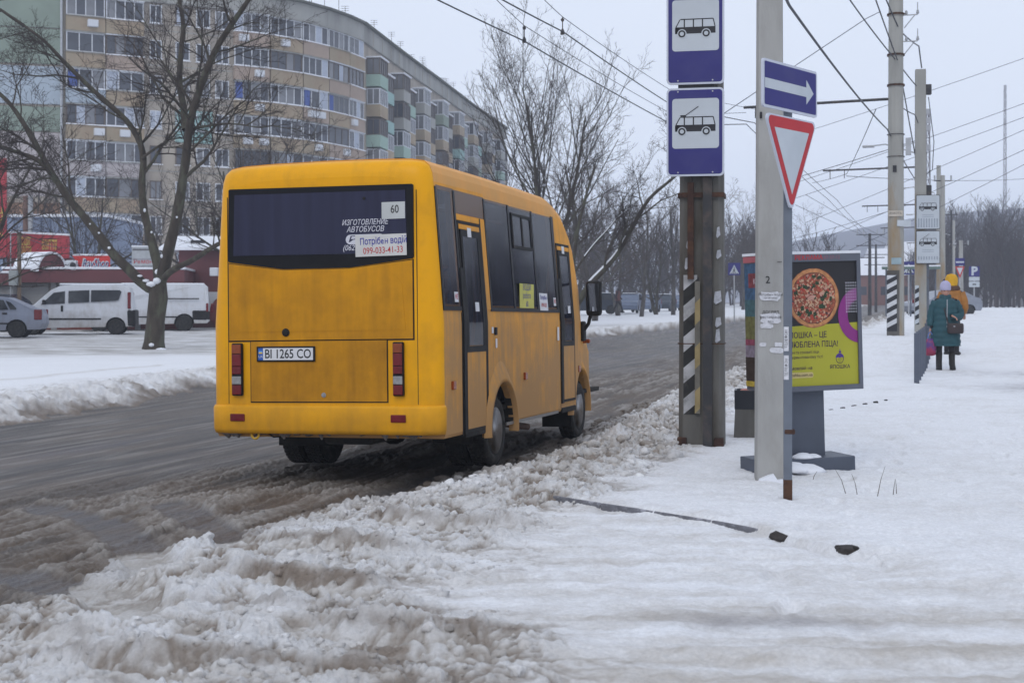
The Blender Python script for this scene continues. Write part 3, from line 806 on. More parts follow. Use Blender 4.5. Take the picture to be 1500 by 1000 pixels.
    text('(0627', m_txtw, bus, (.215, -.0185, 2.075), .068, align='LEFT', bold=.006, shear=.25, sx=.9, name='window_print')
    nb = MB(); nb.box((.692, -.0205, 2.388), (.215, .003, .145)); nb.build('route_card', [M('card_grey', (.52, .54, .53), .6, var=.08)], bus)
    text('60', M('printed_soft_black', (.05, .05, .05)), bus, (.705, -.0225, 2.395), .098, bold=.015, sx=.8, name='route_number')
    pl = MB(); pl.box((.596, -.0225, 2.085), (.474, .003, .186)); pl.build('notice', [M('notice_paper', (.63, .62, .60), .6, var=.05)], bus, rot=(0, rad(-.6), 0))
    text('Потрібен водій', m_txtb, bus, (.598, -.0255, 2.130), .080, bold=.012, fit=.43, name='notice_lettering', rot=(0, rad(-1.4), 0))
    text('099-033-41-33', m_txtr, bus, (.595, -.0255, 2.046), .078, bold=.004, sx=.80, name='notice_number', rot=(0, rad(-1.4), 0))
    # --- side glazing (right side), flush dark panes with black surrounds
    def pane(nm, y0, y1, z0, z1, s=1, off=.004, mat_=m_glass, th=.008, parent=bus):
        q = []
        for zz in (z0, z1): q.append(side_x(zz) + off)
        b_ = MB()
        vs = [(s * (side_x(z0) + off), y0, z0), (s * (side_x(z0) + off), y1, z0), (s * (side_x(z1) + off), y1, z1), (s * (side_x(z1) + off), y0, z1)]
        if z0 < 1.42 < z1:
            xm = side_x(1.42) + off
            vs = [vs[0], vs[1], (s * xm, y1, 1.42), vs[2], vs[3], (s * xm, y0, 1.42)]
        n_ = len(vs); inner_ = [(x - s * th, y, z) for x, y, z in vs]
        b_._add(vs + inner_, [tuple(range(n_)), tuple(range(n_, 2 * n_))[::-1]] + [(i, (i + 1) % n_, n_ + (i + 1) % n_, n_ + i) for i in range(n_)])
        return b_.build(nm, [mat_], parent)
    def frame(nm, y0, y1, z0, z1, t_, s=1, off=.008, parent=bus, mat_=m_black):
        o = pane(nm, y0, y1, z0, z0 + t_, s, off, mat_, .012, parent)
        for k, (a, b_, c_, d) in enumerate(((y0, y1, z1 - t_, z1), (y0, y0 + t_, z0 + t_ - .001, z1 - t_ + .001), (y1 - t_, y1, z0 + t_ - .001, z1 - t_ + .001))):
            pane(nm, a, b_, c_, d, s, off - .0005 * (k + 1), mat_, .012, parent)
        return o
    # one band of windows with pillars between
    w1 = pane('window', .17, .62, 1.545, 2.615)
    pane('window', .625, 1.49, 2.40, 2.61)
    w3 = pane('window', 1.50, 2.27, 1.545, 2.60); w4 = pane('window', 2.285, 3.12, 1.545, 2.595); w5 = pane('window', 3.135, 3.99, 1.545, 2.59)
    for y0, y1 in ((.13, .17), (.60, .645), (1.475, 1.515), (2.25, 2.305), (3.10, 3.15), (3.90, 4.0)):
        pane('window_pillar', y0, y1, 1.53, 2.60, 1, .009, m_blackg, .012)
    pane('window_edge', .13, .63, 1.525, 1.56, 1, .0095, m_blackg, .012); pane('window_edge', 1.47, 4.0, 1.525, 1.56, 1, .0095, m_blackg, .012)
    # sliding vent in the fourth window
    frame('vent_frame', 2.36, 3.06, 2.17, 2.53, .03, 1, .016)
    pane('vent_pane', 2.385, 2.70, 2.195, 2.505, 1, .012, m_glass, .006); pane('vent_pane', 2.72, 3.035, 2.195, 2.505, 1, .007, m_glass, .006)
    pane('vent_bar', 2.69, 2.73, 2.19, 2.51, 1, .018, m_black, .01)
    # left side glazing
    pane('window', .17, 1.42, 1.545, 2.61, -1); pane('window', 1.45, 2.68, 1.545, 2.60, -1); pane('window', 2.70, 4.0, 1.545, 2.59, -1); pane('cab_window', 4.06, 4.66, 1.50, 2.28, -1)
    # windscreen
    MB().loft([[(x, 4.93, 2.22) for x in (-.88, -.4, .4, .88)], [(x, 5.32, 1.585) for x in (-.93, -.4, .4, .93)]], close=False).build('windscreen', [m_glass], bus, loc=(0, .012, .012))
    # --- doors
    def door(y0, y1, ztop, zbot, zg, nm):
        fr = empty(nm, (0, 0, 0), parent=bus)
        frame('door_frame', y0, y1, zbot, ztop, .028, 1, .010, fr)
        pane('door_lintel', y0 + .03, y1 - .03, ztop - .075, ztop - .032, 1, .013, m_side, .02, fr)
        pane('door_glass', y0 + .09, y1 - .085, zg, ztop - .125, 1, .010, m_glass, .008, fr)
        frame('glass_seal', y0 + .055, y1 - .05, zg - .06, ztop - .08, .055, 1, .015, fr)
        pane('door_panel', y0 + .06, y1 - .045, zbot + .03, zg - .055, 1, .012, m_side, .02, fr)
        pane('hinge_edge', y0 - .035, y0 + .045, zbot - .01, zg + .7, 1, .016, m_black, .02, fr)
        for yy, zz in (((y0 + y1) / 2 + .05, 1.52), ((y0 + y1) / 2 - .02, 2.20)):
            pane('door_sticker', yy - .055, yy + .055, zz, zz + .085, 1, .0165, m_white, .001, fr)
        return fr
    door(.66, 1.30, 2.34, .43, 1.21, 'rear_door')
    door(4.04, 4.62, 2.31, .52, 1.21, 'front_door')
    pane('door_surround', .625, 1.46, 2.345, 2.395, 1, .007, m_side, .01)
    pane('door_surround', 1.335, 1.465, 1.54, 2.395, 1, .0065, m_side, .01)
    pane('door_surround', 1.305, 1.335, .45, 2.395, 1, .009, m_black, .01)
    # front door step and handle
    MB().bbox((.98, .98, .41), (.24, .66, .05), .01).build('step', [m_under], bus)
    MB().bbox((.97, 4.32, .43), (.26, .62, .06), .01).build('step', [m_under], bus)
    MB().bbox((1.105, 1.56, 1.335), (.02, .05, .075), .006).build('fuel_flap_lock', [m_black], bus)
    MB().bbox((1.102, 1.58, 1.22), (.012, .035, .09), .005).build('vent_cap', [m_white], bus)
    MB().bbox((1.102, 3.86, 1.29), (.012, .06, .15), .006).build('vent_cap', [m_white], bus)
    MB().box((1.0945, 1.49, 1.345), (.003, .055, .06)).build('sticker', [m_white], bus)
    # panel gaps
    for yy in (3.985,):
        MB().box((1.0905, yy, .98), (.004, .010, 1.05)).build('panel_gap', [m_black], bus)
    MB().box((1.0915, .605, .96), (.006, .018, 1.10)).build('panel_gap', [m_black], bus)
    MB().box((1.086, 2.9, .425), (.012, 1.95, .03)).build('sill_trim', [M('dull_alloy', (.28, .27, .26), .5, metal=.5)], bus)
    for yy in (.335, 2.56, 4.88):
        sm = MB().bbox((1.10 if yy < 4.5 else 1.075, yy, .87), (.03, .07, .075), .006).build('side_marker', [m_org_l], bus)
    # --- arches
    for yy, a_, b_ in ((1.73, .43, .47), (5.08, .41, .48)):
        for s in (1, -1):
            rings = []
            for k in range(23):
                th = -0.12 + (PI + .24) * k / 22
                c_, s_ = math.cos(th), math.sin(th)
                pk = 1 + .16 * max(0, s_) ** 6
                yk, zk = yy + a_ * c_, .38 + b_ * s_
                yo, zo = yy + (a_ + .095) * c_, .38 + (b_ + .11) * s_ * pk
                if zk < .34: zk = .34
                if zo < .34: zo = .34
                xb_ = W - (.075 if yy > 4 else 0)
                rings.append([(s * (xb_ - .05), yk, zk), (s * (xb_ + .05), yk, zk), (s * (xb_ + .048), yy + (a_ + .03) * c_, .38 + (b_ + .035) * s_ if s_ > -.05 else .34), (s * (xb_ - .002), yo, zo)])
            f = MB(); f.smooth = True; f.loft(rings, close=False); f.build('wheel_arch', [m_side], bus)
    # --- wheels
    def tyre_mesh(r, w):
        b_ = MB(); b_.smooth = True
        b_.lathe([(r * .60, -w * .30), (r * .66, -w * .42), (r * .80, -w * .5), (r * .93, -w * .47), (r * .985, -w * .38), (r, -w * .2), (r, w * .2), (r * .985, w * .38), (r * .93, w * .47), (r * .80, w * .5), (r * .66, w * .42), (r * .60, w * .30)], (0, 0, 0), 'X', 40)
        b_.smooth = False
        for k in range(44):
            a = 2 * PI * k / 44
            for sx_ in (-.3, 0, .3):
                b_.box((sx_ * w, (r + .002) * math.cos(a + sx_ * .2), (r + .002) * math.sin(a + sx_ * .2)), (w * .2, r * .09, .012), M4=Matrix.Rotation(a - PI / 2, 4, 'X'))
        return b_.mesh('tyre', [m_tyre])
    def rim_mesh(r, w, s):
        b_ = MB(); b_.smooth = True
        b_.lathe([(r * .67, s * w * .46), (r * .645, s * w * .44), (r * .60, s * w * .2), (r * .55, -s * w * .1), (r * .30, -s * w * .12), (r * .27, s * w * .02), (r * .17, s * w * .10), (r * .1, s * w * .14), (0.0, s * w * .15)], (0, 0, 0), 'X', 36)
        b_.smooth = False
        for k in range(10):
            a = 2 * PI * k / 10
            b_.lathe([(.024, 0), (.024, .004), (0, .005)], (-s * w * .10, r * .43 * math.cos(a), r * .43 * math.sin(a)), 'X', 8)
        for k in range(6):
            a = 2 * PI * k / 6 + .2
            b_.lathe([(.012, 0), (.012, .02), (0, .022)], (s * w * .05, r * .22 * math.cos(a), r * .22 * math.sin(a)), 'X', 6)
        return b_.mesh('rim', [m_rim])
    R_ = .335
    tm = tyre_mesh(R_, .20); rmr = rim_mesh(R_, .20, 1); rml = rim_mesh(R_, .20, -1)
    for x, y, s in ((.965, 1.66, 1), (.735, 1.66, 1), (-.965, 1.66, -1), (-.735, 1.66, -1), (.93, 5.06, 1), (-.93, 5.06, -1)):
        wh = empty('wheel', (x, y, .380), parent=bus)
        link('tyre', tm, wh); link('rim', rmr if s > 0 else rml, wh)
    # --- underneath
    b = MB()
    for x in (-.42, .42): b.box((x, 3.0, .50), (.09, 5.7, .14))
    for y in (.35, 1.1, 2.4, 3.4, 4.6): b.box((0, y, .49), (1.9, .08, .09))
    b.tube([(-.8, 1.66, .40), (.8, 1.66, .40)], .055, 8)
    b.lathe([(0, -.16), (.12, -.13), (.17, 0), (.12, .13), (0, .16)], (0, 1.66, .40), 'Y', 14)
    b.tube([(0, 1.66, .42), (0, 3.6, .50)], .04, 8)
    b.box((.55, 3.0, .46), (.5, 1.2, .16)); b.box((-.6, 2.9, .47), (.45, .8, .2))
    b.bbox((.15, .55, .43), (.5, .7, .16), .05)
    b.build('underframe', [m_under], bus)
    MB().box((0, 3.1, .585), (2.05, 6.0, .05)).build('floor_pan', [m_under], bus)
    rs = random.Random(4)
    b = MB(); fs_ = None
    for k in range(30):
        x = -1.0 + 2.0 * rs.random(); b.tube([(x, .06 + .05 * rs.random(), .47), (x + .02, .07, .455 - .05 * rs.random() ** 2)], [.02 + .05 * rs.random(), .008], 5)
    tag(b.build('frozen_slush', [M('grey_ice', (.16, .14, .13), .6, var=.4, scale=20)], bus), kind='stuff')
    MB().tube([(.78, 2.45, .40), (.9, 2.62, .37), (1.03, 2.86, .33)], .035, 12).build('exhaust_pipe', [M('rusty_exhaust', (.10, .06, .045), .8, var=.4)], bus)
    MB().bbox((-.70, 1.20, .40), (.62, .012, .30), .004).build('mud_flap', [m_under], bus)
    MB().bbox((.78, 1.20, .42), (.40, .012, .26), .004).build('mud_flap', [m_under], bus)
    MB().bbox((.86, 4.66, .34), (.36, .012, .28), .004).build('mud_flap', [m_under], bus)
    b = MB()
    for k in range(16):
        a0, a1 = 2 * PI * k / 16, 2 * PI * (k + 1) / 16
        b.tube([(-.66 + .035 * math.cos(a0), .02, .445 + .035 * math.sin(a0)), (-.66 + .035 * math.cos(a1), .02, .445 + .035 * math.sin(a1))], .011, 5)
    b.build('towing_eye', [M('yellow_metal', (.5, .3, .02), .6, var=.3)], bus)
    MB().tube([(-.55, .05, .46), (-.5, .06, .425), (-.42, .07, .43), (-.36, .08, .46)], .008, 5).build('loose_cable', [m_black], bus)
    # --- mirror
    mr = empty('wing_mirror', (0, 0, 0), parent=bus)
    MB().bbox((1.235, 5.02, 1.70), (.19, .10, .42), .04).build('mirror_housing', [m_black], mr)
    MB().box((1.235, 4.966, 1.71), (.145, .004, .33)).build('mirror_glass', [M('mirror_glass', (.5, .5, .52), .03, metal=1.0, var=.02)], mr)
    MB().tube([(1.19, 5.04, 1.52), (1.15, 5.08, 1.40), (1.06, 5.14, 1.30)], .022, 8).build('mirror_arm', [m_black], mr)
    MB().bbox((1.075, 5.12, 1.31), (.05, .12, .24), .02).build('mirror_foot', [m_black], mr)
    MB().bbox((1.06, 5.32, 1.19), (.10, .07, .05), .015).build('indicator', [m_org_l], bus)
    # left mirror, nose lights
    MB().bbox((-1.235, 5.02, 1.70), (.19, .10, .42), .04).build('wing_mirror', [m_black], bus)
    for s in (-1, 1): MB().bbox((s * .62, 6.16, .88), (.30, .14, .20), .04).build('headlight', [m_clr_l], bus)
    MB().bbox((0, 6.2, .55), (1.7, .16, .24), .05).build('front_bumper', [m_black], bus)
    # --- inside: seats, handrails, notices
    for y in (.9, 1.75, 2.6, 3.4):
        for x in (-.75, -.3) + ((.72,) if y not in (.9,) else ()):
            s_ = MB(); s_.bbox((x, y, 1.0), (.42, .42, .10), .03); s_.bbox((x, y - .22, 1.32), (.42, .09, .62), .03); s_.box((x, y, .79), (.3, .3, .34))
            s_.build('seat', [m_seat], bus)
    rl = MB()
    for p in ([(.93, .32, .65), (.93, .32, 2.5)], [(.95, .18, 1.92), (.95, .60, 1.92)], [(.96, .18, 1.70), (.96, .60, 1.70)], [(.96, .18, 1.83), (.96, .60, 1.83)], [(.86, 1.36, .65), (.95, 1.40, 1.5), (.93, 1.44, 2.1)], [(.70, 1.25, .7), (.78, 1.05, 1.9)],
              [(.4, 1.5, 2.55), (.4, 4.0, 2.55)], [(.86, 4.0, .7), (.9, 4.05, 1.6), (.90, 4.3, 2.15)], [(.88, 4.35, .9), (.9, 4.3, 1.9)], [(-.2, 2.4, .65), (-.2, 2.4, 2.55)]):
        rl.tube(p, .017, 8)
    rl.build('handrail', [m_rail], bus)
    MB().box((side_x(1.69) + .013, 2.70, 1.69), (.002, .52, .25)).build('window_notice', [M('notice_yellow', (.62, .58, .12), .6, var=.1)], bus)
    text('ВОДІЙ\nробота\n60', m_txtb, bus, (side_x(1.69) + .0155, 2.70, 1.69), .085, rot=(0, 0, PI / 2), name='notice_lettering')
    wn = pane('window_notice', 3.18, 3.50, 1.545, 1.73, 1, .0105, m_white, .002)
    text('Потрібен', m_txtb, bus, (side_x(1.68) + .0125, 3.34, 1.683), .062, rot=(0, 0, PI / 2), name='notice_lettering', bold=.01)
    text('099-033', m_txtr, bus, (side_x(1.6) + .0125, 3.34, 1.60), .062, rot=(0, 0, PI / 2), name='notice_lettering', bold=.01)
    for yy in (.48, 3.80): 
        pane('window_sticker', yy - .05, yy + .05, 1.60, 1.69, 1, .0105, m_white, .002)
        text('НЕ', m_txtr, bus, (side_x(1.65) + .0125, yy, 1.645), .06, rot=(0, 0, PI / 2), name='sticker_lettering', bold=.02)
make_bus()
# ---------------------------------------------------------------- poles, signs, billboard, bin, fence
m_conc = M('pole_concrete', (.36, .355, .34), .85, var=.14, scale=5, bump=.25, bscale=60, col2=(.27, .26, .24), thr=(.5, .75), stretch=(1, 1, .35))
m_conc2 = M('old_concrete', (.125, .120, .110), .9, var=.2, scale=5, bump=.35, bscale=45, col2=(.07, .062, .052), thr=(.48, .66), stretch=(1, 1, .3))
m_conc3 = M('stained_concrete', (.34, .335, .31), .9, var=.15, scale=2.5, bump=.3, bscale=30, col2=(.30, .21, .11), thr=(.52, .72), stretch=(1, 1, .25))
m_rust = M('rust', (.045, .022, .016), .9, var=.4, scale=12, col2=(.085, .04, .022), thr=(.45, .6), bump=.4, bscale=60)
m_steel = M('dark_steel', (.030, .030, .034), .5, var=.25, scale=7, col2=(.10, .075, .06), thr=(.5, .7))
m_post = M('grey_post_paint', (.13, .15, .185), .5, var=.12, scale=6, col2=(.12, .06, .035), thr=(.6, .68))
m_galv = M('galvanised', (.42, .43, .45), .45, metal=.4, var=.12)
m_sblue = M('sign_blue', (.020, .018, .165), .45, var=.12, scale=2.5, col2=(.045, .045, .17), thr=(.5, .8))
m_swhite = M('sign_white', (.52, .56, .60), .5, var=.06, scale=2, col2=(.42, .46, .50), thr=(.5, .8))
m_sedge = M('sign_edge_white', (.55, .58, .66), .5, var=.05)
m_sred = M('sign_red', (.48, .022, .03), .45, var=.08)
m_sblk = M('sign_black', (.015, .015, .02), .5, var=.05)
m_snow = M('settled_snow', (.80, .815, .86), .85, var=.05, scale=8, bump=.4, bscale=25)
m_wire = M('wire_dark', (.05, .055, .07), .6)

def rrect(x0, x1, z0, z1, r, n=5):
    pts = []
    for cx, cz, a0 in ((x1 - r, z1 - r, 0), (x0 + r, z1 - r, 90), (x0 + r, z0 + r, 180), (x1 - r, z0 + r, 270)):
        for k in range(n + 1):
            a = rad(a0 + 90 * k / n); pts.append((cx + r * math.cos(a), cz + r * math.sin(a)))
    return pts
def flat(pts, y): return [(x, y, z) for x, z in pts]

def van_icon(s, pant=False):
    """the small bus drawn on stop signs, s metres long; front to the left"""
    b = MB(); y = 0.0
    def S(p): return [(x * s, y, z * s) for x, z in p]
    # body with windows left open
    b.poly(S([(-.50, .0), (-.50, .10), (-.485, .16), (-.40, .16), (-.40, .0)]))
    b.poly(S([(-.50, .0), (.50, .0), (.50, .14), (-.50, .14)]))
    b.poly(S([(-.50, .14), (.50, .14), (.50, .165), (-.49, .165)]))
    b.poly(S([(-.38, .345), (.44, .345), (.445, .37), (-.36, .37)]))
    b.poly(S([(-.49, .165), (-.465, .165), (-.365, .35), (-.39, .35)]))
    for x0, x1 in ((-.285, -.255), (-.06, -.03), (.165, .195)): b.poly(S([(x0, .165), (x1, .165), (x1, .35), (x0, .35)]))
    b.poly(S([(.475, .165), (.50, .165), (.455, .36), (.43, .36)]))
    return b
def van_wheels(s, e, zc, y0, gap=True):
    """two wheel rings of the drawn bus, each with a pale gap round it"""
    n = 20
    for cx in (-.33, .27):
        def C(r): return [(r * math.cos(2 * PI * k / n) * s, 0, r * math.sin(2 * PI * k / n) * s) for k in range(n)]
        if gap: MB().poly(C(.115)).build('wheel_gap', [m_swhite], e, (cx * s, y0, zc))
        MB()._add(C(.092) + C(.052), [(k, (k + 1) % n, n + (k + 1) % n, n + k) for k in range(n)]).build('wheel_symbol', [m_sblk], e, (cx * s, y0 - .0008, zc))
def stop_sign(parent, name, x, z0, h, w, iz0, iz1, pant, border=m_sedge, face=m_sblue, inset=True, yaw=0, ty=0, icon_dz=0):
    e = empty(name, (x, ty, z0), (0, 0, yaw), parent=parent)
    MB().prism(rrect(-w / 2, w / 2, 0, h, .045), 1, -.012, .012).build('panel', [border], e)
    MB().poly(flat(rrect(-w / 2 + .018, w / 2 - .018, .018, h - .018, .03), -.0135)).build('blue_field', [face], e)
    MB().poly(flat(rrect(-w * .40, w * .41, iz0, iz1, .03), -.0150)).build('white_field', [m_swhite], e)
    s = w * .70; zc = iz0 + (iz1 - iz0) * .34 + icon_dz
    link('bus_symbol', van_icon(s).mesh('bus_symbol', [m_sblk]), e, (0.0, -.0165, zc))
    van_wheels(s, e, zc, -.0178)
    if pant:
        MB().tube([(-s * .26, -.0168, zc + s * .385), (s * .08, -.0168, zc + s * .62)], .004, 4).build('trolley_symbol', [m_sblk], e)
        MB().box((-s * .30, -.0168, zc + s * .39), (s * .14, .001, s * .035)).build('trolley_symbol', [m_sblk], e)
    for bx, bz in ((-w * .3, h - .035), (w * .3, h - .035), (-w * .3, .035), (w * .3, .035)): MB().lathe([(.008, 0), (.008, .003), (0, .005)], (bx, -.0135, bz), 'Y', 8, Matrix.Rotation(PI, 4, 'Z')).build('bolt', [m_galv], e)
    for zz in (.2, h - .2): MB().box((0, .022, zz), (w * .75, .02, .05)).build('bracket', [m_steel], e)
    return e

def striped(name, pts_fn, x0, x1, z0, z1, n, col_w, col_k, slope, parent, y, th=.003, up=True):
    """diagonal paint bands on a flat face at y (one piece per band)"""
    h = (z1 - z0) / n
    for k in range(-1, n + 1):
        a = z0 + k * h
        mt = col_k if k % 2 else col_w
        pts = [(x0, a), (x1, a + slope), (x1, a + slope + h), (x0, a + h)]
        pts = [(x, min(max(z, z0), z1)) for x, z in pts]
        q = []
        for p in pts:
            if not q or (abs(p[0] - q[-1][0]) + abs(p[1] - q[-1][1])) > 1e-4: q.append(p)
        if len(q) > 2 and (abs(q[0][0] - q[-1][0]) + abs(q[0][1] - q[-1][1])) < 1e-4: q.pop()
        if len(q) >= 3: MB().prism(q, 1, y - th, y).build(name, [mt], parent)

def stop_pole():
    x, y = 1.84, 13.75; z = gz(x, y) - .05
    p = empty('bus_stop_pole', (x, y, z), (0, 0, rad(-12)), 'weathered concrete pole with black and white slanted bands and two bus stop signs', 'pole')
    H_ = 8.6
    b = MB(); n = 8
    rings = []
    for zz, r in ((0, .205), (2.5, .195), (5, .18), (H_, .155)):
        rings.append([(r * 1.06 * c, r * .86 * s_, zz) for c, s_ in ((1, .55), (.55, 1), (-.55, 1), (-1, .55), (-1, -.7), (-.8, -1), (.8, -1), (1, -.7))])
    b.loft(rings, cap=True); b.build('column', [m_conc2], p)
    # paint bands on the left face
    striped('paint_band', None, -.165, -.035, .35, 1.68, 9, M('band_white', (.42, .42, .43), .8, var=.2, scale=9, col2=(.2, .2, .19), thr=(.55, .7)), M('band_black', (.02, .02, .02), .8, var=.3, scale=9, col2=(.06, .055, .05), thr=(.5, .7)), .11, p, -.1775, .004)
    MB().prism([(-.166, .35), (-.02, .35), (-.02, 1.66), (-.166, 1.66)], 1, -.1765, -.1755).build('paint_ground', [m_sblk], p)
    # rusty pipe, dark channel, cable and clamps
    MB().box((-.095, -.200, 2.10), (.058, .045, .92)).build('rusty_channel', [m_rust], p)
    MB().tube([(-.09, -.19, 2.5), (-.09, -.185, 2.9)], .010, 6).build('cable', [m_steel], p)
    striped('cable_guard_band', None, -.055, -.005, .36, 1.62, 6, M('old_cream', (.30, .23, .11), .8, var=.25), M('old_grey', (.14, .13, .11), .8, var=.3), .05, p, -.196, .016)
    c = MB(); c.box((.065, -.215, 1.38), (.085, .012, 2.76)); c.box((.026, -.195, 1.38), (.008, .05, 2.76)); c.box((.104, -.195, 1.38), (.008, .05, 2.76)); c.build('steel_channel', [m_steel], p)
    for zz, mt in ((2.42, m_rust), (1.02, m_rust)):
        hh = .045 if zz > 2 else .010
        MB().loft([[(.222 * c_, .19 * s_ - .02, zz + d) for c_, s_ in ((1, .6), (.6, 1), (-.6, 1), (-1, .6), (-1, -.8), (-.8, -1.0), (.8, -1.0), (1, -.8))] for d in (0, hh)]).build('clamp', [mt], p)
    for x_ in (-.18, .17): MB().bbox((x_, -.15, .06), (.09, .12, .14), .01).build('base_plate', [m_rust], p)
    rs = random.Random(3)
    for k, (a, zz, w_, h_) in enumerate(((.16, 1.42, .075, .11), (.165, 1.2, .06, .08), (-.13, 1.75, .05, .10), (.16, 1.05, .05, .12), (.17, 1.85, .05, .07), (.165, 2.05, .04, .09), (-.12, 1.95, .04, .06))):
        MB().prism([(a - w_ / 2, zz), (a - w_ / 4, zz - .02), (a + w_ / 2, zz + .01), (a + w_ / 2 - .01, zz + h_), (a - w_ / 2 + .01, zz + h_ * .9)], 1, -.187, -.184).build('torn_paper', [M('faded_paper', (.40, .41, .45), .8, var=.25, scale=30)], p)
    # the two signs
    s = stop_sign(p, 'stop_sign', -.045, 2.615, .835, .545, .262, .735, True, ty=-.27)
    s2 = stop_sign(p, 'stop_sign', -.045, 3.485, .96, .545, .315, .80, False, ty=-.27)
    MB().box((-.04, -.23, 3.47), (.34, .04, .05)).build('bracket', [m_steel], p)
stop_pole()

def yield_pole():
    x, y = 2.02, 11.15; z = gz(x, y) - .05
    p = empty('concrete_pole', (x, y, z), (0, 0, rad(-6)), 'light grey concrete pole marked 2 with torn paper notices standing before the advert', 'pole')
    b = MB(); b.loft([[(sx * w, sy * d, zz) for sx, sy in ((1, -.7), (.9, -1), (-.9, -1), (-1, -.7), (-1, 1), (1, 1))] for zz, w, d in ((0, .112, .11), (3.9, .096, .095), (8, .078, .08))], cap=True)
    b.build('column', [m_conc], p)
    MB().prism([(-.112, .0), (-.09, .06), (-.02, .09), (.02, .10), (.05, .055), (.09, .06), (.112, 0)], 1, -.20, -.108).build('snow_heap', [m_snow], p)
    text('2', m_txtk, p, (-.022, -.1105, 1.60), .078, name='pole_number')
    pw = M('torn_white_paper', (.60, .60, .63), .8, var=.15, scale=40)
    rs = random.Random(8)
    for k, (zz, w_, h_, xx) in enumerate(((1.475, .175, .075, 0), (1.305, .17, .085, 0), (1.245, .10, .04, -.03), (1.10, .06, .03, -.06), (1.10, .07, .035, .06), (1.055, .11, .05, .045))):
        n = 16; pts = []
        for i in range(n):
            a = 2 * PI * i / n; r_ = .78 + .35 * rs.random(); ex = abs(math.cos(a)) ** .5 * (1 if math.cos(a) > 0 else -1); ez = abs(math.sin(a)) ** .5 * (1 if math.sin(a) > 0 else -1)
            pts.append((xx + ex * w_ / 2 * min(1, r_), zz + ez * h_ / 2 * r_))
        MB().prism(pts, 1, -.1110 + .0 * k, -.1085 - .0003 * k).build('torn_notice', [pw], p)
    for t_, zz, s_ in (('Потрібен водій', 1.487, .026), ('на автобус', 1.462, .020), ('ДОГЛЯД', 1.35, .030), ('реставрація', 1.312, .028), ('ванн', 1.28, .02)):
        text(t_, m_txtk, p, (0, -.1120, zz), s_, name='notice_lettering')
    MB().tube([(.05, -.112, 1.74), (.085, -.112, 1.742)], .003, 4).build('nail', [m_steel], p)
    MB().box((-.075, -.112, 2.88), (.018, .01, .05)).build('hole', [m_sblk], p)
    # sign post with the two signs
    x, y = 1.935, 9.98; z = gz(x, y) - .03
    q = empty('sign_post', (x, y, z), (0, 0, rad(-8)), 'grey square steel post with rusty foot holding the one-way arrow sign and the give-way triangle', 'sign post')
    MB().box((0, 0, 1.5), (.058, .058, 3.0)).build('post', [m_post], q)
    MB().box((0, 0, .09), (.0605, .0605, .15)).build('rusty_foot', [m_rust], q)
    MB().bbox((.012, -.002, .50), (.075, .066, .035), .01).build('rust_patch', [m_rust], q)
    for zz in (1.23, 1.03): 
        MB().box((-.012, -.0305, zz - .08), (.034, .002, .17)).build('paper_strip', [pw], q)
        text('ТЕЛЕФОН', m_txtk, q, (-.012, -.032, zz - .08), .026, rot=(0, rad(-90), 0), name='strip_lettering')
    a = rad(51) # the signs face away to the left
    # arrow sign
    s = empty('arrow_sign', (.012, -.05, 2.895), (0, 0, a - rad(-8)), parent=q)
    MB().prism(rrect(-.395, .395, -.165, .165, .025), 1, -.008, .008).build('panel', [m_sedge], s)
    MB().poly(flat(rrect(-.375, .375, -.147, .147, .012), -.0095)).build('blue_field', [m_sblue], s)
    MB().poly(flat([(-.375, -.034), (.225, -.034), (.225, -.088), (.335, 0), (.225, .088), (.225, .034), (-.375, .034)], -.0108)).build('arrow', [m_swhite], s)
    # give way
    s = empty('give_way_sign', (.018, -.05, 2.68), (0, 0, a - rad(-8)), parent=q)
    def tri(k, zc): 
        pts = []; R_ = .35 * k
        for cx, cz, a0 in ((R_, 0, -30), (-R_, 0, 90), (0, -R_ * 1.78, 210)):
            r = .035
            for j in range(5): 
                an = rad(a0 + 120 * j / 4); pts.append((cx * (1 - r / .35) + r * math.cos(an), cz * (1 - r / .35) + zc - r * .6 + r * math.sin(an)))
        return pts
    MB().prism(tri(1, 0), 1, -.008, .008).build('panel', [m_sedge], s)
    MB().poly(flat(tri(.94, -.012), -.0095)).build('red_border', [m_sred], s)
    def tri2(k, zc): R_ = .35 * k; return [(R_, zc), (-R_, zc), (0, zc - R_ * 1.78)]
    MB().poly(flat(tri2(.72, -.075), -.0108)).build('white_field', [m_swhite], s)
yield_pole()

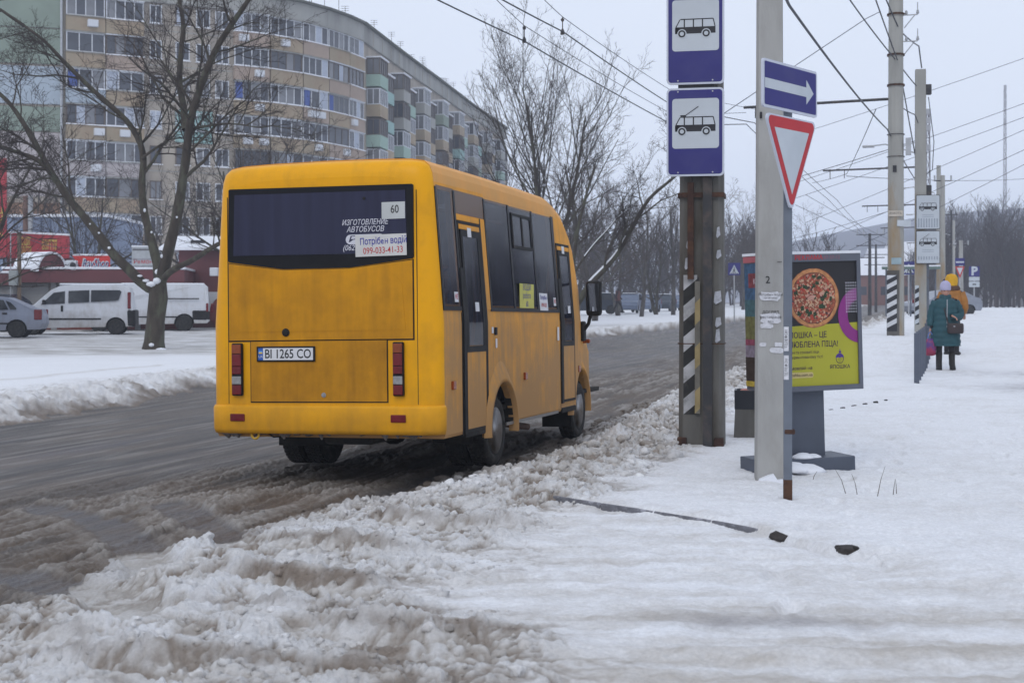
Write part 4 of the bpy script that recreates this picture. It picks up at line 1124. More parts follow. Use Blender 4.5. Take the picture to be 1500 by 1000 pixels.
def billboard():
    yaw = rad(15); D = 11.75
    x, y = 2.14, 11.62; z = gz(2.5, 11.8)
    e = empty('advert_stand', (x, y, z), (0, rad(-1.6), yaw), 'grey freestanding advert box showing a pizza poster in black and yellow-green', 'billboard')
    m_frame = M('advert_frame_grey', (.105, .115, .145), .45, var=.08)
    m_leg = M('advert_leg_grey', (.072, .085, .115), .5, var=.1)
    w, z0, z1 = .82, .640, 1.765
    # wedge-shaped box: poster face towards the viewer, narrow side turned left
    plan = [(0, 0), (w, 0), (w, .10), (.10, .43), (-.025, .43)]
    MB().prism([(p, q) for p, q in plan], 2, z0, z1).build('cabinet', [m_frame], e)
    MB().prism([(p, q) for p, q in [(-.005, -.01), (w + .008, -.01), (w + .008, .11), (.10, .44), (-.035, .44)]], 2, z1, z1 + .022).build('snow_cap', [m_snow], e)
    b = MB()
    for (xa, xb, za, zb) in ((0, w, z0, z0 + .042), (0, w, z1 - .062, z1), (0, .03, z0 + .042, z1 - .062), (w - .034, w, z0 + .042, z1 - .062)): b.box(((xa + xb) / 2, -.009, (za + zb) / 2), (xb - xa, .018, zb - za))
    b.build('frame', [m_frame], e)
    text('РЕКЛАМА', m_sred, e, (.35, -.0195, z1 - .030), .052, bold=.02, name='header_lettering')
    text('67-57-12', M('faded_red', (.30, .08, .12)), e, (.56, -.0195, z1 - .030), .040, name='header_lettering')
    # poster
    X0, X1, Z0, Z1 = .03, w - .034, z0 + .042, z1 - .062
    y_ = -.0015
    po = empty('poster', (0, 0, 0), parent=e)
    zs = Z0 + .50; sl = .012
    MB().poly([(X0, y_, zs - sl), (X1, y_, zs + sl), (X1, y_, Z1), (X0, y_, Z1)]).build('black_field', [M('poster_black', (.012, .011, .014), .5, var=.1)], po)
    MB().poly([(X0, y_, Z0), (X1, y_, Z0), (X1, y_, zs + sl), (X0, y_, zs - sl)]).build('green_field', [M('poster_green', (.385, .37, .022), .55, var=.04, scale=3)], po)
    # pizza, many small pieces printed flat
    cx, cz, R_ = .392, Z1 - .300, .232
    z_ = MB()
    mats = [M('pizza_crust', (.50, .22, .085), .6, var=.3, scale=25), M('pizza_crust_dark', (.30, .10, .04), .6, var=.3, scale=30), M('pizza_sauce', (.28, .07, .035), .6, var=.5, scale=40), M('pizza_cheese', (.50, .32, .20), .6, var=.25, scale=40),
            M('pizza_herb', (.018, .045, .016), .6, var=.4, scale=60), M('pizza_tomato', (.42, .05, .03), .6, var=.3, scale=60), M('pizza_ham', (.48, .26, .20), .6, var=.2), M('pizza_olive', (.04, .02, .02), .6), M('pizza_dark', (.10, .03, .02), .6)]
    def disc(mb, x_, zc, r, yy, n=26, wob=0.0, rs=None, el=1.0, rot=0):
        pts = []
        for k in range(n):
            a = 2 * PI * k / n; rr = r * (1 + (wob * (rs.random() - .5) if rs else 0)); px, pz = rr * math.cos(a), rr * el * math.sin(a)
            pts.append((x_ + px * math.cos(rot) - pz * math.sin(rot), yy, zc + px * math.sin(rot) + pz * math.cos(rot)))
        mb.poly(pts)
    rs = random.Random(12)
    z_.cur = 1; disc(z_, cx, cz, R_, -.0022, 48, .02, rs, 1.06)
    z_.cur = 0; disc(z_, cx, cz + .002, R_ * .975, -.0026, 48, .02, rs, 1.06)
    z_.cur = 8; disc(z_, cx, cz, R_ * .86, -.0030, 40, .05, rs, 1.06)
    z_.cur = 2; disc(z_, cx, cz, R_ * .84, -.0033, 40, .08, rs, 1.06)
    for k in range(560):
        a = rs.random() * 2 * PI; q = math.sqrt(rs.random()) * R_ * .82
        t_ = rs.random(); c_ = 3 if t_ < .42 else 5 if t_ < .60 else 6 if t_ < .72 else 8 if t_ < .82 else 2 if t_ < .94 else 7
        z_.cur = c_; s_ = .004 + .010 * rs.random()
        disc(z_, cx + q * math.cos(a), cz + q * math.sin(a) * 1.06, s_, -.0034 - k * 1.0e-6, 6, .8, rs, .45 + .5 * rs.random(), rs.random() * 3.1)
    for k in range(22):
        a = rs.random() * 6.28; q = R_ * .76 * math.sqrt(rs.random()); z_.cur = 4
        for j in range(5): disc(z_, cx + q * math.cos(a) + .018 * (rs.random() - .5), cz + q * math.sin(a) * 1.06 + .018 * (rs.random() - .5), .010 + .008 * rs.random(), -.0041 - j * 2e-5 - k * 1e-6, 7, .9, rs, .6, rs.random() * 3)
    for k in range(9):
        a = k * 2.1 + .4; q = R_ * (.3 + .45 * ((k * .37) % 1)); z_.cur = 5 if k % 3 else 6
        disc(z_, cx + q * math.cos(a), cz + q * math.sin(a), .016, -.0043 - k * 2e-6, 8, .6, rs, .6, rs.random() * 3)
    z_.cur = 6; disc(z_, cx - .02, cz + .005, .040, -.0046, 10, .3, rs, .45, .3)
    tag(z_.build('pizza_picture', mats, po), kind='stuff')
    # purple ring and dots
    rc, rz_, ro, ri = X1 + .03, zs + .07, .205, .118
    b = MB(); n = 40; vs = []; fs = []
    pts_o = [(rc + ro * math.cos(PI / 2 + PI * k / n), rz_ + ro * 1.12 * math.sin(PI / 2 + PI * k / n)) for k in range(n + 1)]
    pts_i = [(rc + ri * math.cos(PI / 2 + PI * k / n), rz_ + ri * 1.12 * math.sin(PI / 2 + PI * k / n)) for k in range(n + 1)]
    cl = lambda p: (min(p[0], X1), p[1])
    vs = [(*[cl(p)[0]], -.0050, cl(p)[1]) for p in pts_o] + [(cl(p)[0], -.0050, cl(p)[1]) for p in pts_i]
    b._add(vs, [(k, k + 1, n + 2 + k, n + 1 + k) for k in range(n)]); b.build('purple_ring', [M('poster_purple', (.23, .02, .19), .5, var=.05)], po)
    d = MB()
    for i in range(5):
        for j in range(11): disc(d, X1 - .008 - .022 * i, zs + .10 + .024 * j, .0058, -.0056, 6)
    tag(d.build('white_dots', [m_txtw], po), kind='stuff')
    tk = M('poster_text_purple', (.04, .012, .045), .5)
    for t_, dz_, sz_, wd, bo in (('ЯПОШКА – ЦЕ', .083, .066, .375, .010), ('УЛЮБЛЕНА ПІЦА!', .161, .066, .475, .010), ('смачні та соковиті піци', .222, .034, .30, 0), ('на ферментованому тісті', .262, .034, .335, 0), ('Замовляй на', .352, .038, .235, .008), ('yaposhka.com.ua', .408, .038, .24, .004)):
        if t_[0] == 'y': MB().poly([(x_, y_ - .0008, z__) for x_, z__ in rrect(.045, .375, zs - dz_ - .024, zs - dz_ + .022, .018)]).build('web_strip', [M('poster_cream', (.55, .45, .17), .5)], po)
        text(t_, tk, po, (.128, y_ - .0018, zs - dz_), sz_, align='LEFT', bold=bo, fit=wd, name='slogan' if sz_ > .05 else 'slogan_line')
    # round-faced emblem with a bun
    b = MB(); ex, ez = .618, zs - .285
    n = 24
    o = [(ex + .036 * math.cos(2 * PI * k / n), y_ - .0012, ez + .041 * math.sin(2 * PI * k / n)) for k in range(n)]; i_ = [(ex + .031 * math.cos(2 * PI * k / n), y_ - .0012, ez + .036 * math.sin(2 * PI * k / n)) for k in range(n)]
    b._add(o + i_, [(k, (k + 1) % n, n + (k + 1) % n, n + k) for k in range(n)])
    b.tube([(ex - .016, y_ - .001, ez - .004), (ex - .008, y_ - .001, ez - .008), (ex - .003, y_ - .001, ez - .004)], .0015, 4)
    b.tube([(ex + .004, y_ - .001, ez - .004), (ex + .010, y_ - .001, ez - .008), (ex + .016, y_ - .001, ez - .004)], .0015, 4)
    b.tube([(ex - .010, y_ - .001, ez - .020), (ex, y_ - .001, ez - .026), (ex + .010, y_ - .001, ez - .020)], .0015, 4)
    b.build('emblem_face', [tk], po)
    mp = M('emblem_violet', (.06, .02, .22), .5)
    b = MB(); b.poly([(ex - .036, y_ - .0016, ez + .006)] + [(ex + .037 * math.cos(PI - PI * k / 12), y_ - .0016, ez + .008 + .036 * math.sin(PI * k / 12)) for k in range(13)] + [(ex + .012, y_ - .0016, ez + .012), (ex, y_ - .0016, ez + .004), (ex - .012, y_ - .0016, ez + .012)])
    disc(b, ex + .003, ez + .055, .011, y_ - .0016, 10); disc(b, ex + .003, ez + .074, .005, y_ - .0016, 8); b.build('emblem_hair', [mp], po)
    text('ЯПОШКА', tk, po, (ex, y_ - .001, ez - .068), .042, bold=.014, name='emblem_lettering')
    MB().box((w / 2 + .01, -.0175, (Z0 + Z1) / 2), (w - .07, .0012, Z1 - Z0)).build('cover_sheet', [glass_mat('clear_sheet', (.5, .5, .55), .04, .1)], e) if False else None
    # narrow poster on the left face
    import mathutils
    ang = math.atan2(.43, -.025)
    sp = empty('side_poster', (-.0, 0, 0), (0, 0, ang + PI), parent=e)  # local +x runs back to the corner
    def col(n_, c): return M('side_poster_' + n_, c, .5, var=.35, scale=25)
    segs = [(1.40, 1.70, 'sky', (.05, .11, .20)), (1.50, 1.62, 'red', (.20, .05, .06)), (1.24, 1.40, 'teal', (.05, .12, .14)), (1.06, 1.26, 'olive', (.13, .13, .05)), (1.02, 1.07, 'magenta', (.22, .05, .09)), (.92, 1.02, 'grey', (.20, .17, .22)), (.68, .92, 'brown', (.03, .022, .02)), (.675, .72, 'stripe', (.4, .29, .04))]
    for k, (a, b_, n_, c) in enumerate(segs):
        MB().box((-.225, -.004 - .0012 * k, (a + b_) / 2), (.38 if n_ != 'red' else .24, .003, b_ - a)).build('poster_patch', [col(n_, c)], sp)
    text('2', m_txtr, sp, (-.10, -.02, 1.64), .07, name='poster_lettering'); text('КІНО', m_txtw, sp, (-.16, -.02, 1.55), .06, name='poster_lettering'); text('КОД', m_txtw, sp, (-.16, -.02, .80), .06, name='poster_lettering')
    MB().box((-.225, -.003, z1 - .03), (.42, .004, .05)).build('header_strip', [M('header_pink', (.42, .12, .14), .6)], sp)
    # leg and foot
    MB().box((.315, .16, z0 / 2), (.38, .16, z0)).build('leg', [m_leg], e)
    MB().bbox((.26, .10, .035), (.84, .42, .13), .008).build('foot', [m_leg], e)
    b = MB(); b.smooth = True
    for (sx_, sy_, sz_, r) in ((.25, -.03, .10, .10), (.34, -.02, .095, .08), (.10, -.13, .015, .17), (.22, -.15, .0, .16)): b.lathe([(r, 0), (r * .8, r * .18), (r * .4, r * .36), (0, r * .42)], (sx_, sy_, sz_), 'Z', 14)
    b.build('snow_patch', [m_snow], e)
billboard()

def litter_bin():
    x, y = 2.46, 14.6; z = gz(x, y)
    e = empty('litter_bin', (x, y, z - .03), (0, 0, rad(-10)), 'square concrete litter bin with a dark liner just behind the striped stop pole', 'litter bin')
    MB().loft([[(sx * w, sy * w, zz) for sx, sy in ((1, -1), (1, 1), (-1, 1), (-1, -1))] for zz, w in ((0, .18), (.31, .165))], cap=True).build('body', [m_conc2], e)
    b = MB(); b.loft([[(sx * w, sy * w, zz) for sx, sy in ((1, -1), (1, 1), (-1, 1), (-1, -1))] for zz, w in ((.31, .170), (.50, .172), (.50, .15), (.36, .15))]); b.build('liner', [M('bin_liner_black', (.016, .018, .024), .45)], e)
    MB().box((0, 0, .40), (.29, .29, .02)).build('liner_floor', [m_sblk], e)
    MB().bbox((-.06, -.02, .47), (.12, .12, .08), .03).build('rubbish', [M('pink_rubbish', (.5, .2, .16), .7)], e)
litter_bin()

def kerb():
    k = random.Random(5)
    pts = [(.30, 10.25), (.62, 9.86), (.95, 9.48), (1.28, 9.08), (1.52, 8.72)]
    for i, (a, b_) in enumerate(zip(pts[:-1], pts[1:])):
        d = Vector((b_[0] - a[0], b_[1] - a[1], 0)); L_ = d.length; an = math.atan2(d.y, d.x)
        zc = gz((a[0] + b_[0]) / 2 + .05, (a[1] + b_[1]) / 2 + .05) - .084
        o = MB().bbox((0, 0, 0), (L_ - .006, .028, .14), .008, Matrix.Rotation(an, 4, 'Z')).build('kerbstone', [M('kerb_stone', (.14, .14, .155), .8, var=.25, bump=.4, col2=(.35, .35, .38), thr=(.55, .65), scale=14)], None, ((a[0] + b_[0]) / 2, (a[1] + b_[1]) / 2, zc))
        tag(o, ('kerbstone edge poking out of the snow, the one nearest the slush bank', 'kerbstone edge poking out of the snow, second from the slush bank', 'kerbstone edge poking out of the snow, third from the slush bank', 'kerbstone edge poking out of the snow, nearest the dark stone lumps')[i], 'kerbstone', 'kerbstones in line in the snow')
    for i, (x, y, s) in enumerate(((1.60, 8.52, .11), (1.88, 7.98, .10))):
        V, Fc = lump_proto(50 + i, 2); me = np_mesh('stone_lump', V * np.array([s * 1.0, s * .55, s * .6]), Fc, M('dark_stone', (.035, .03, .028), .9, var=.5, scale=12, bump=.5))
        o = link('broken_kerb_piece', me, None, (x, y, gz(x, y) - .02), (0, 0, -.9)); tag(o, ('dark broken kerb lump in the snow, the left of two', 'dark broken kerb lump in the snow, the right of two')[i], 'stone', 'dark kerb lumps in the snow')
    for i in range(7):
        t = i / 6; x = 3.75 + 1.35 * t; y = 17.4 + 2.0 * t
        o = MB().bbox((0, 0, 0), (.05 + .06 * k.random(), .04, .05), .01, Matrix.Rotation(rad(55), 4, 'Z')).build('kerb_end', [M('dark_stone', (.035, .03, .028))], None, (x, y, gz(x, y) - .008))
        tag(o, ('leftmost', 'second from left', 'third from left', 'middle', 'third from right', 'second from right', 'rightmost')[i] + ' dark speck of kerb edge in the snow right of the advert', 'kerb', 'kerb edges showing right of the advert')
kerb()

def stalks():
    spec = [(2.42, 10.3, -.35, .16), (2.49, 10.25, -.22, .13), (2.62, 10.2, .22, .19), (2.76, 10.3, .15, .09), (2.79, 10.32, -.05, .08), (2.32, 11.0, .5, .06)]
    for i, (x, y, ln, h) in enumerate(spec):
        z = gz(x, y) + .01
        b = MB(); b.tube([(0, 0, -.03), (ln * h * .6, 0, h * .5), (ln * h * 1.4, .01, h)], [.003, .002, .001], 5)
        o = b.build('dry_stalk', [M('dry_stalk', (.07, .05, .03), .8)], None, (x, y, z))
        tag(o, ('leftmost tall dry weed stalk leaning left, right of the signpost', 'short dry stalk beside the leftmost one', 'tallest dry weed stalk, leaning right', 'left one of two tiny dry stalks', 'right one of two tiny dry stalks', 'small bent stalk at the foot of the signpost')[i], 'stalk', 'dry weed stalks in the snow')
stalks()

def fence():
    m_f = M('fence_grey', (.085, .10, .135), .45, var=.08)
    n = 9
    for i in range(n):
        t = i / (n - 1); x = 6.63 + 2.35 * t; y = 23.3 + 7.3 * t; z = gz(x, y) - .08
        e = empty('railing_post', (x, y, z), (0, 0, rad(-17)), ('nearest' if i == 0 else 'farthest' if i == n - 1 else ['second', 'third', 'fourth', 'fifth', 'sixth', 'seventh', 'eighth'][i - 1]) + ' flat grey steel post of the short railing beside the woman', 'railing post', 'grey railing posts by the pavement')
        MB().bbox((0, 0, .45), (.085, .05, .90), .006).build('post', [m_f], e)
        MB().box((0, .03, .45), (.03, .03, .7)).build('stiffener', [m_f], e)
fence()

# ---- trolleybus poles further on
def bracket_arm(p, z, x0, mt, th=.03): MB().tube([(0, 0, z), (x0, -.2, z - .04)], th, 6).build('crossarm', [mt], p)
def line_pole(name, x, y, r0, h, label, arm=None, mt=m_conc3, yaw=-17, sink=.1, group='trolleybus line poles along the right kerb'):
    z = gz(x, y) - sink
    p = empty(name, (x, y, z), (0, 0, rad(yaw)), label, 'pole', group)
    MB().loft([[(r * math.cos(2 * PI * k / 12), r * math.sin(2 * PI * k / 12), zz) for k in range(12)] for zz, r in ((0, r0), (h * .5, r0 * .9), (h, r0 * .8))], cap=True).build('column', [mt], p)
    return p, z
p, z = line_pole('trolley_pole', 9.5, 35.2, .205, 11, 'tall rust-streaked concrete trolley pole with black and white banded panel at its foot', mt=m_conc3)
MB().box((-.06, -.12, .85), (.30, .20, 1.7)).build('foot_panel', [m_conc2], p)
striped('paint_band', None, -.205, .03, .28, 1.58, 11, M('band_clean_white', (.55, .56, .58), .7, var=.1), m_sblk, .13, p, -.2205, .004)
MB().prism([(-.206, .2), (.04, .2), (.04, 1.6), (-.206, 1.6)], 1, -.2205, -.2195).build('paint_ground', [m_sblk], p)
for zz in (1.93,): MB().box((.02, -.205, zz), (.24, .01, .16)).build('notice', [M('notice_pale_blue', (.30, .40, .44), .7)], p)
MB().box((.0, -.205, 3.10), (.34, .01, .14)).build('notice', [M('notice_cream', (.5, .45, .38), .7)], p)
text('РОБОТА', m_txtk, p, (.0, -.212, 3.10), .07, name='notice_lettering')
MB().box((.0, -.207, 2.86), (.32, .01, .15)).build('notice', [m_swhite], p, rot=(0, rad(4), 0))
for zz in (8.0, 7.0, 6.25, 5.05, 4.5): MB().loft([[(.215 * math.cos(2 * PI * k / 12), .215 * math.sin(2 * PI * k / 12), zz + d) for k in range(12)] for d in (0, .05 if zz > 6 else .02)]).build('band', [m_rust if zz > 6 else m_steel], p)
MB().tube([(0, 0, 5.70 + .25), (-1.2, 0, 5.93), (-3.75, 0, 5.88)], .035, 8).build('crossarm', [m_steel], p)
for xx in (-3.45, -3.1): MB().tube([(xx, 0, 5.88), (xx, 0, 5.60)], .02, 5).build('wire_hanger', [m_steel], p)
MB().box((.30, -.05, 4.75), (.13, .18, .42)).build('junction_box', [m_galv], p)
MB().box((-.02, -.21, 4.20), (.09, .02, .16)).build('plate', [m_sblk], p)
for zz in (8.0, 7.35):
    b = MB(); b.tube([(.18, 0, zz), (.52, 0, zz)], .016, 5); b.tube([(.2, 0, zz - .32), (.46, 0, zz)], .014, 5); b.tube([(.52, 0, zz), (.52, 0, zz + .3)], .012, 5); b.build('side_bracket', [m_galv], p)
    for xx in (.25, .52): MB().lathe([(.03, 0), (.04, .03), (.025, .06), (.035, .08), (0, .1)], (xx, 0, zz + .02), 'Z', 8).build('insulator', [m_galv], p)

def second_pole():
    x, y = 11.0, 38.3; z = gz(x, y) - .1
    p = empty('stop_sign_pole', (x, y, z), (0, 0, rad(-12)), 'slim concrete pole with two white bus stop boards behind the woman in teal', 'pole')
    MB().loft([[(sx * w, sy * w, zz) for sx, sy in ((1, -1), (1, 1), (-1, 1), (-1, -1))] for zz, w in ((0, .15), (7.15, .135))], cap=True).build('column', [m_conc3], p)
    MB().box((.17, .02, 1.2), (.10, .1, 2.6)).build('side_channel', [m_post], p)
    striped('paint_band', None, -.15, -.05, .3, 1.35, 9, m_swhite, m_sblk, .06, p, -.155, .004)
    for i, (z0, h, pant) in enumerate(((1.93, .88, True), (2.85, .92, False))):
        e = empty('stop_board', (.18, -.19, z0), parent=p)
        MB().prism(rrect(-.31, .31, 0, h, .02), 1, -.012, .012).build('panel', [m_steel], e)
        MB().poly(flat(rrect(-.295, .295, .015, h - .015, .01), -.0135)).build('white_field', [m_swhite], e)
        s = .46; zc = h * .58
        link('bus_symbol', van_icon(s).mesh('bus_symbol', [m_sblk]), e, (0, -.016, zc))
        van_wheels(s, e, zc, -.0178)
        if pant: MB().tube([(-s * .26, -.0168, zc + s * .385), (s * .08, -.0168, zc + s * .62)], .006, 4).build('trolley_symbol', [m_sblk], e)
        for k in range(8): MB().box((-.24 + .068 * k, -.016, .17 if not pant else .15), (.03, .001, .24 if not pant else .09)).build('timetable_column', [M('timetable_grey', (.30, .34, .40), .6)], e)
        for k in range(2): MB().box((0, -.016, h * .42 - .05 * k), (.30 - .0 * k, .001, .014)).build('print_line', [M('timetable_grey', (.30, .34, .40))], e)
    b = MB(); b.tube([(.12, -.1, 4.3), (.3, -.1, 4.45), (.34, -.1, 5.2), (.2, -.1, 6.4)], .012, 5); b.build('cable', [m_wire], p)
    for zz in (3.9, 6.6): MB().bbox((.2, -.08, zz), (.16, .12, .28), .02).build('junction_box', [m_steel], p)
second_pole()

for i, (x, y, r, h, lab, an) in enumerate(((17.2, 60, .17, 9, 'grey trolley pole whose long crossarm reaches over the road, behind the white stop boards', 4.0), (24.6, 82, .15, 8.6, 'slim trolley pole standing behind the person in the yellow hat', 4.3),
                                         (31.8, 106, .15, 8.4, 'far trolley pole with a crossarm, the farthest but one on the right kerb', 4.2), (41, 132, .15, 8.2, 'farthest trolley pole with a crossarm on the right kerb', 4.2))):
    p, z = line_pole('trolley_pole', x, y, r, h, lab, mt=m_conc3)
    ah = 6.4 + CAM_Z - 1.6 - (z - 1.0)
    MB().tube([(0, 0, ah), (-an, 0, ah - .05)], .04, 5).build('crossarm', [m_steel], p)
    for xx in (-an + .3, -an + .9): MB().tube([(xx, 0, ah), (xx, 0, ah - .4)], .022, 4).build('wire_hanger', [m_steel], p)
    MB().tube([(-.2, 0, ah + .6), (-1.4, 0, ah + 1.0), (-1.9, 0, ah + .95)], .03, 5).build('lamp_arm', [m_galv], p)
    MB().bbox((-2.1, 0, ah + .93), (.5, .2, .1), .03).build('lamp_head', [m_galv], p)
for i, (px, Y, ztop, hw, lab) in enumerate(((1274, 118, 342, .16, 'left of two dark far line poles with crossarms seen above the advert'), (1283, 140, 358, .14, 'right of two dark far line poles with crossarms seen above the advert'))):
    x = (px - 750) / F * Y; zt = CAM_Z + (446 - ztop) / F * Y; z = gz(x, Y) - .1
    p = empty('line_pole', (x, Y, z), (0, 0, rad(-10)), lab, 'pole', 'far line poles across the road')
    MB().tube([(0, 0, 0), (0, 0, zt - z)], [hw, hw * .7], 8).build('column', [m_steel], p)
    for d in (0, .9, 1.9): MB().tube([(-1.1, 0, zt - z - .1 - d), (1.2, 0, zt - z - .1 - d)], .05, 4).build('crossarm', [m_steel], p)
    for xx in (-1.0, -.5, .6, 1.1): MB().tube([(xx, 0, zt - z - .1), (xx, 0, zt - z + .35)], .05, 4).build('insulator', [m_galv], p)
for i, (px, Y, yt, w, mt, lab) in enumerate(((1381, 78, 257, .155, m_conc3, 'bare concrete line pole right of the white stop boards'), (1393.5, 96, 308, .09, m_steel, 'thin dark pole with a cable right of the bare concrete one'), (1407.5, 90, 352, .17, m_conc, 'pale concrete pole with insulators beside the P sign'))):
    x = (px - 750) / F * Y; zt = CAM_Z + (446 - yt) / F * Y; z = gz(x, Y) - .1
    p = empty('utility_pole', (x, Y, z), (0, 0, 0), lab, 'pole', 'utility poles before the wood')
    MB().tube([(0, 0, 0), (0, 0, zt - z)], [w, w * .75], 8).build('column', [mt], p)
    MB().tube([(-.5, 0, zt - z - .3), (.5, 0, zt - z - .3)], .035, 4).build('crossarm', [m_steel], p)
    for xx in (-.45, 0, .45): MB().tube([(xx, 0, zt - z - .3), (xx, 0, zt - z)], .05, 5).build('insulator', [m_galv], p)

# ---- small far signs
def sq_sign(px, yt, yb, Y, kind, lab, nm='crossing_sign'):
    w = (yb - yt) / F * Y; x = (px - 750) / F * Y; zt = CAM_Z + (446 - yt) / F * Y; z = gz(x, Y) - .05
    e = empty(nm, (x, Y, z), (0, 0, rad(-10)), lab, 'road sign')
    MB().tube([(0, .04, 0), (0, .04, zt - z)], .04, 6).build('post', [m_galv], e)
    h0 = zt - z - w
    MB().prism(rrect(-w / 2, w / 2, h0, h0 + w, .04), 1, -.01, .01).build('panel', [m_sblue], e)
    if kind == 'cross':
        MB().poly(flat([(-w * .38, h0 + w * .12), (w * .38, h0 + w * .12), (0, h0 + w * .84)], -.013)).build('white_triangle', [m_swhite], e)
        b = MB(); c = h0 + w * .45
        b.tube([(0, -.016, c + w * .08), (-w * .03, -.016, c - w * .06)], w * .045, 5); b.tube([(-w * .03, -.016, c - w * .06), (-w * .12, -.016, c - w * .24)], w * .03, 5); b.tube([(-w * .03, -.016, c - w * .06), (w * .08, -.016, c - w * .24)], w * .03, 5); b.tube([(0, -.016, c + w * .05), (w * .09, -.016, c - w * .04)], w * .02, 4); b.tube([(0, -.016, c + w * .05), (-w * .10, -.016, c - w * .03)], w * .02, 4)
        b.lathe([(0, -.01), (w * .045, 0), (0, .01)], (w * .01, -.016, c + w * .17), 'Y', 8)
        b.build('walker_symbol', [m_sblk], e)
        for k in range(4): MB().box((-w * .24 + w * .16 * k, -.015, h0 + w * .16), (w * .07, .001, w * .06)).build('zebra_symbol', [m_sblk], e)
    if kind == 'P':
        text('P', m_swhite, e, (0, -.014, h0 + w * .5), w * 1.15, bold=.04, name='letter')
        MB().prism(rrect(-w / 2, w / 2, h0 - w * .42, h0 - w * .04, .03), 1, -.01, .01).build('snowy_plate', [m_swhite], e)
        MB().prism(rrect(-w / 2, w / 2, h0 - w * 1.02, h0 - w * .5, .03), 1, -.01, .01).build('lower_plate', [m_swhite], e)
        MB().box((0, -.013, h0 - w * .76), (w * .35, .001, w * .12)).build('plate_symbol', [m_sblk], e)
    if kind == 'arrow':
        pass
    return e
sq_sign(1075.5, 385, 403, 84, 'cross', 'small blue crossing sign beyond the road, between the two near poles')
sq_sign(1331, 383, 402, 72, 'cross', 'blue crossing sign just right of the rust-streaked trolley pole')
sq_sign(1341, 385, 400, 86, 'plain', 'blue square sign half hidden behind the crossing sign and stop pole', 'square_sign')
sq_sign(1427, 390, 405, 88, 'P', 'blue parking sign with a P before the wood', 'parking_sign')
Y = 74; x = (1406 - 750) / F * Y; z = gz(x, Y)
e = empty('priority_signs', (x, Y, z), (0, 0, rad(-8)), 'blue one-way arrow board above a red and white triangle, left of the P sign', 'road sign')
MB().tube([(0, .05, 0), (0, .05, CAM_Z + (446 - 378) / F * Y - z)], .035, 6).build('post', [m_galv], e)
zt = CAM_Z + (446 - 378) / F * Y - z
MB().box((0, 0, zt - .19), (.48, .02, .38)).build('blue_board', [m_sblue], e); MB().box((0, -.012, zt - .21), (.40, .002, .08)).build('arrow', [m_swhite], e)
MB().prism([(-.24, zt - .44), (.24, zt - .44), (0, zt - 1.05)], 1, -.01, .01).build('triangle', [m_sred], e); MB().prism([(-.15, zt - .50), (.15, zt - .50), (0, zt - .88)], 1, -.012, -.0105).build('white_field', [m_swhite], e)

# ---- mast on the hill and a nearer mast behind the stop pole
def mast(px, yt, Y, wpx, zb, lab):
    x = (px - 750) / F * Y; zt = CAM_Z + (446 - yt) / F * Y; w = wpx / F * Y
    e = empty('radio_mast', (x, Y, zb), (0, 0, 0), lab, 'mast')
    h = zt - zb; b = MB(); n = 12
    m_ = M('mast_steel', (.12, .10, .11), .6)
    for sx, sy in ((-1, -1), (1, -1), (1, 1), (-1, 1)): b.tube([(sx * w, sy * w, 0), (sx * w * .5, sy * w * .5, h)], w * .16, 4)
    for k in range(n):
        a, c = h * k / n, h * (k + 1) / n; wa, wc = w * (1 - .5 * k / n), w * (1 - .5 * (k + 1) / n)
        b.tube([(-wa, -wa, a), (wc, -wc, c)], w * .1, 3); b.tube([(wa, -wa, a), (-wc, -wc, c)], w * .1, 3); b.tube([(-wc, -wc, c), (wc, -wc, c)], w * .1, 3)
    b.build('lattice', [m_], e)
    for zz in (h * .90, h * .94, h * .985, h * .80): MB().bbox((0, -w * .6, zz), (w * 1.7, w * .6, h * .03), .05).build('antenna', [M('antenna_grey', (.35, .35, .37), .6)], e)
    MB().tube([(-w * 5, 0, h * .20), (w * 5, 0, h * .20)], w * .15, 4).build('platform', [m_], e)
mast(1472, 125, 310, 2.2, 9, 'tall thin radio mast rising above the wooded hill')
mast(1359, 160, 190, 4.0, 2, 'lattice antenna mast hidden behind the pole with white stop boards')

# ---- overhead wires
def wire(name, pts, r, lab, sag=0.0, n=14, grp='overhead wires', cat='wire'):
    path = []
    for (a, c) in zip(pts[:-1], pts[1:]):
        a, c = Vector(a), Vector(c)
        for k in range(n):
            t = k / n; q = a.lerp(c, t); q.z -= sag * 4 * t * (1 - t) * (c - a).length; path.append(q)
    path.append(Vector(pts[-1]))
    o = MB().tube(path, r, 5).build(name, [m_wire], None); tag(o, lab, cat, grp); return o
def PW(px, py, Y): return ((px - 750) / F * Y, Y, CAM_Z + (446 - py) / F * Y)
lineA = [PW(600, -20, 18.6), PW(767, 60, 22), PW(985, 183, 32.5), PW(1093, 182, 35), PW(1214, 293, 60), PW(1255, 333, 81), PW(1280, 360, 106)]
lineB = [PW(690, -25, 18.4), PW(825, 47, 22), PW(985, 155, 31.0), PW(1105, 180, 35), PW(1226, 293, 60), PW(1262, 333, 81), PW(1286, 360, 106)]
wire('contact_wire', lineA, .011, 'thick trolleybus contact wire, the lower of the pair over the road', .002, 8)
wire('contact_wire', lineB, .011, 'thick trolleybus contact wire, the upper of the pair over the road', .002, 8)
wire('messenger_wire', [PW(724, -3, 20.5), PW(768, 38, 22), PW(985, 168, 32.5), PW(1093, 165, 35)], .006, 'thin carrier wire held above the lower contact wire', .003, 8)
wire('messenger_wire', [PW(792, -5, 20.5), PW(825, 26, 22), PW(985, 134, 31), PW(1105, 160, 35)], .006, 'thin carrier wire held above the upper contact wire', .003, 8)
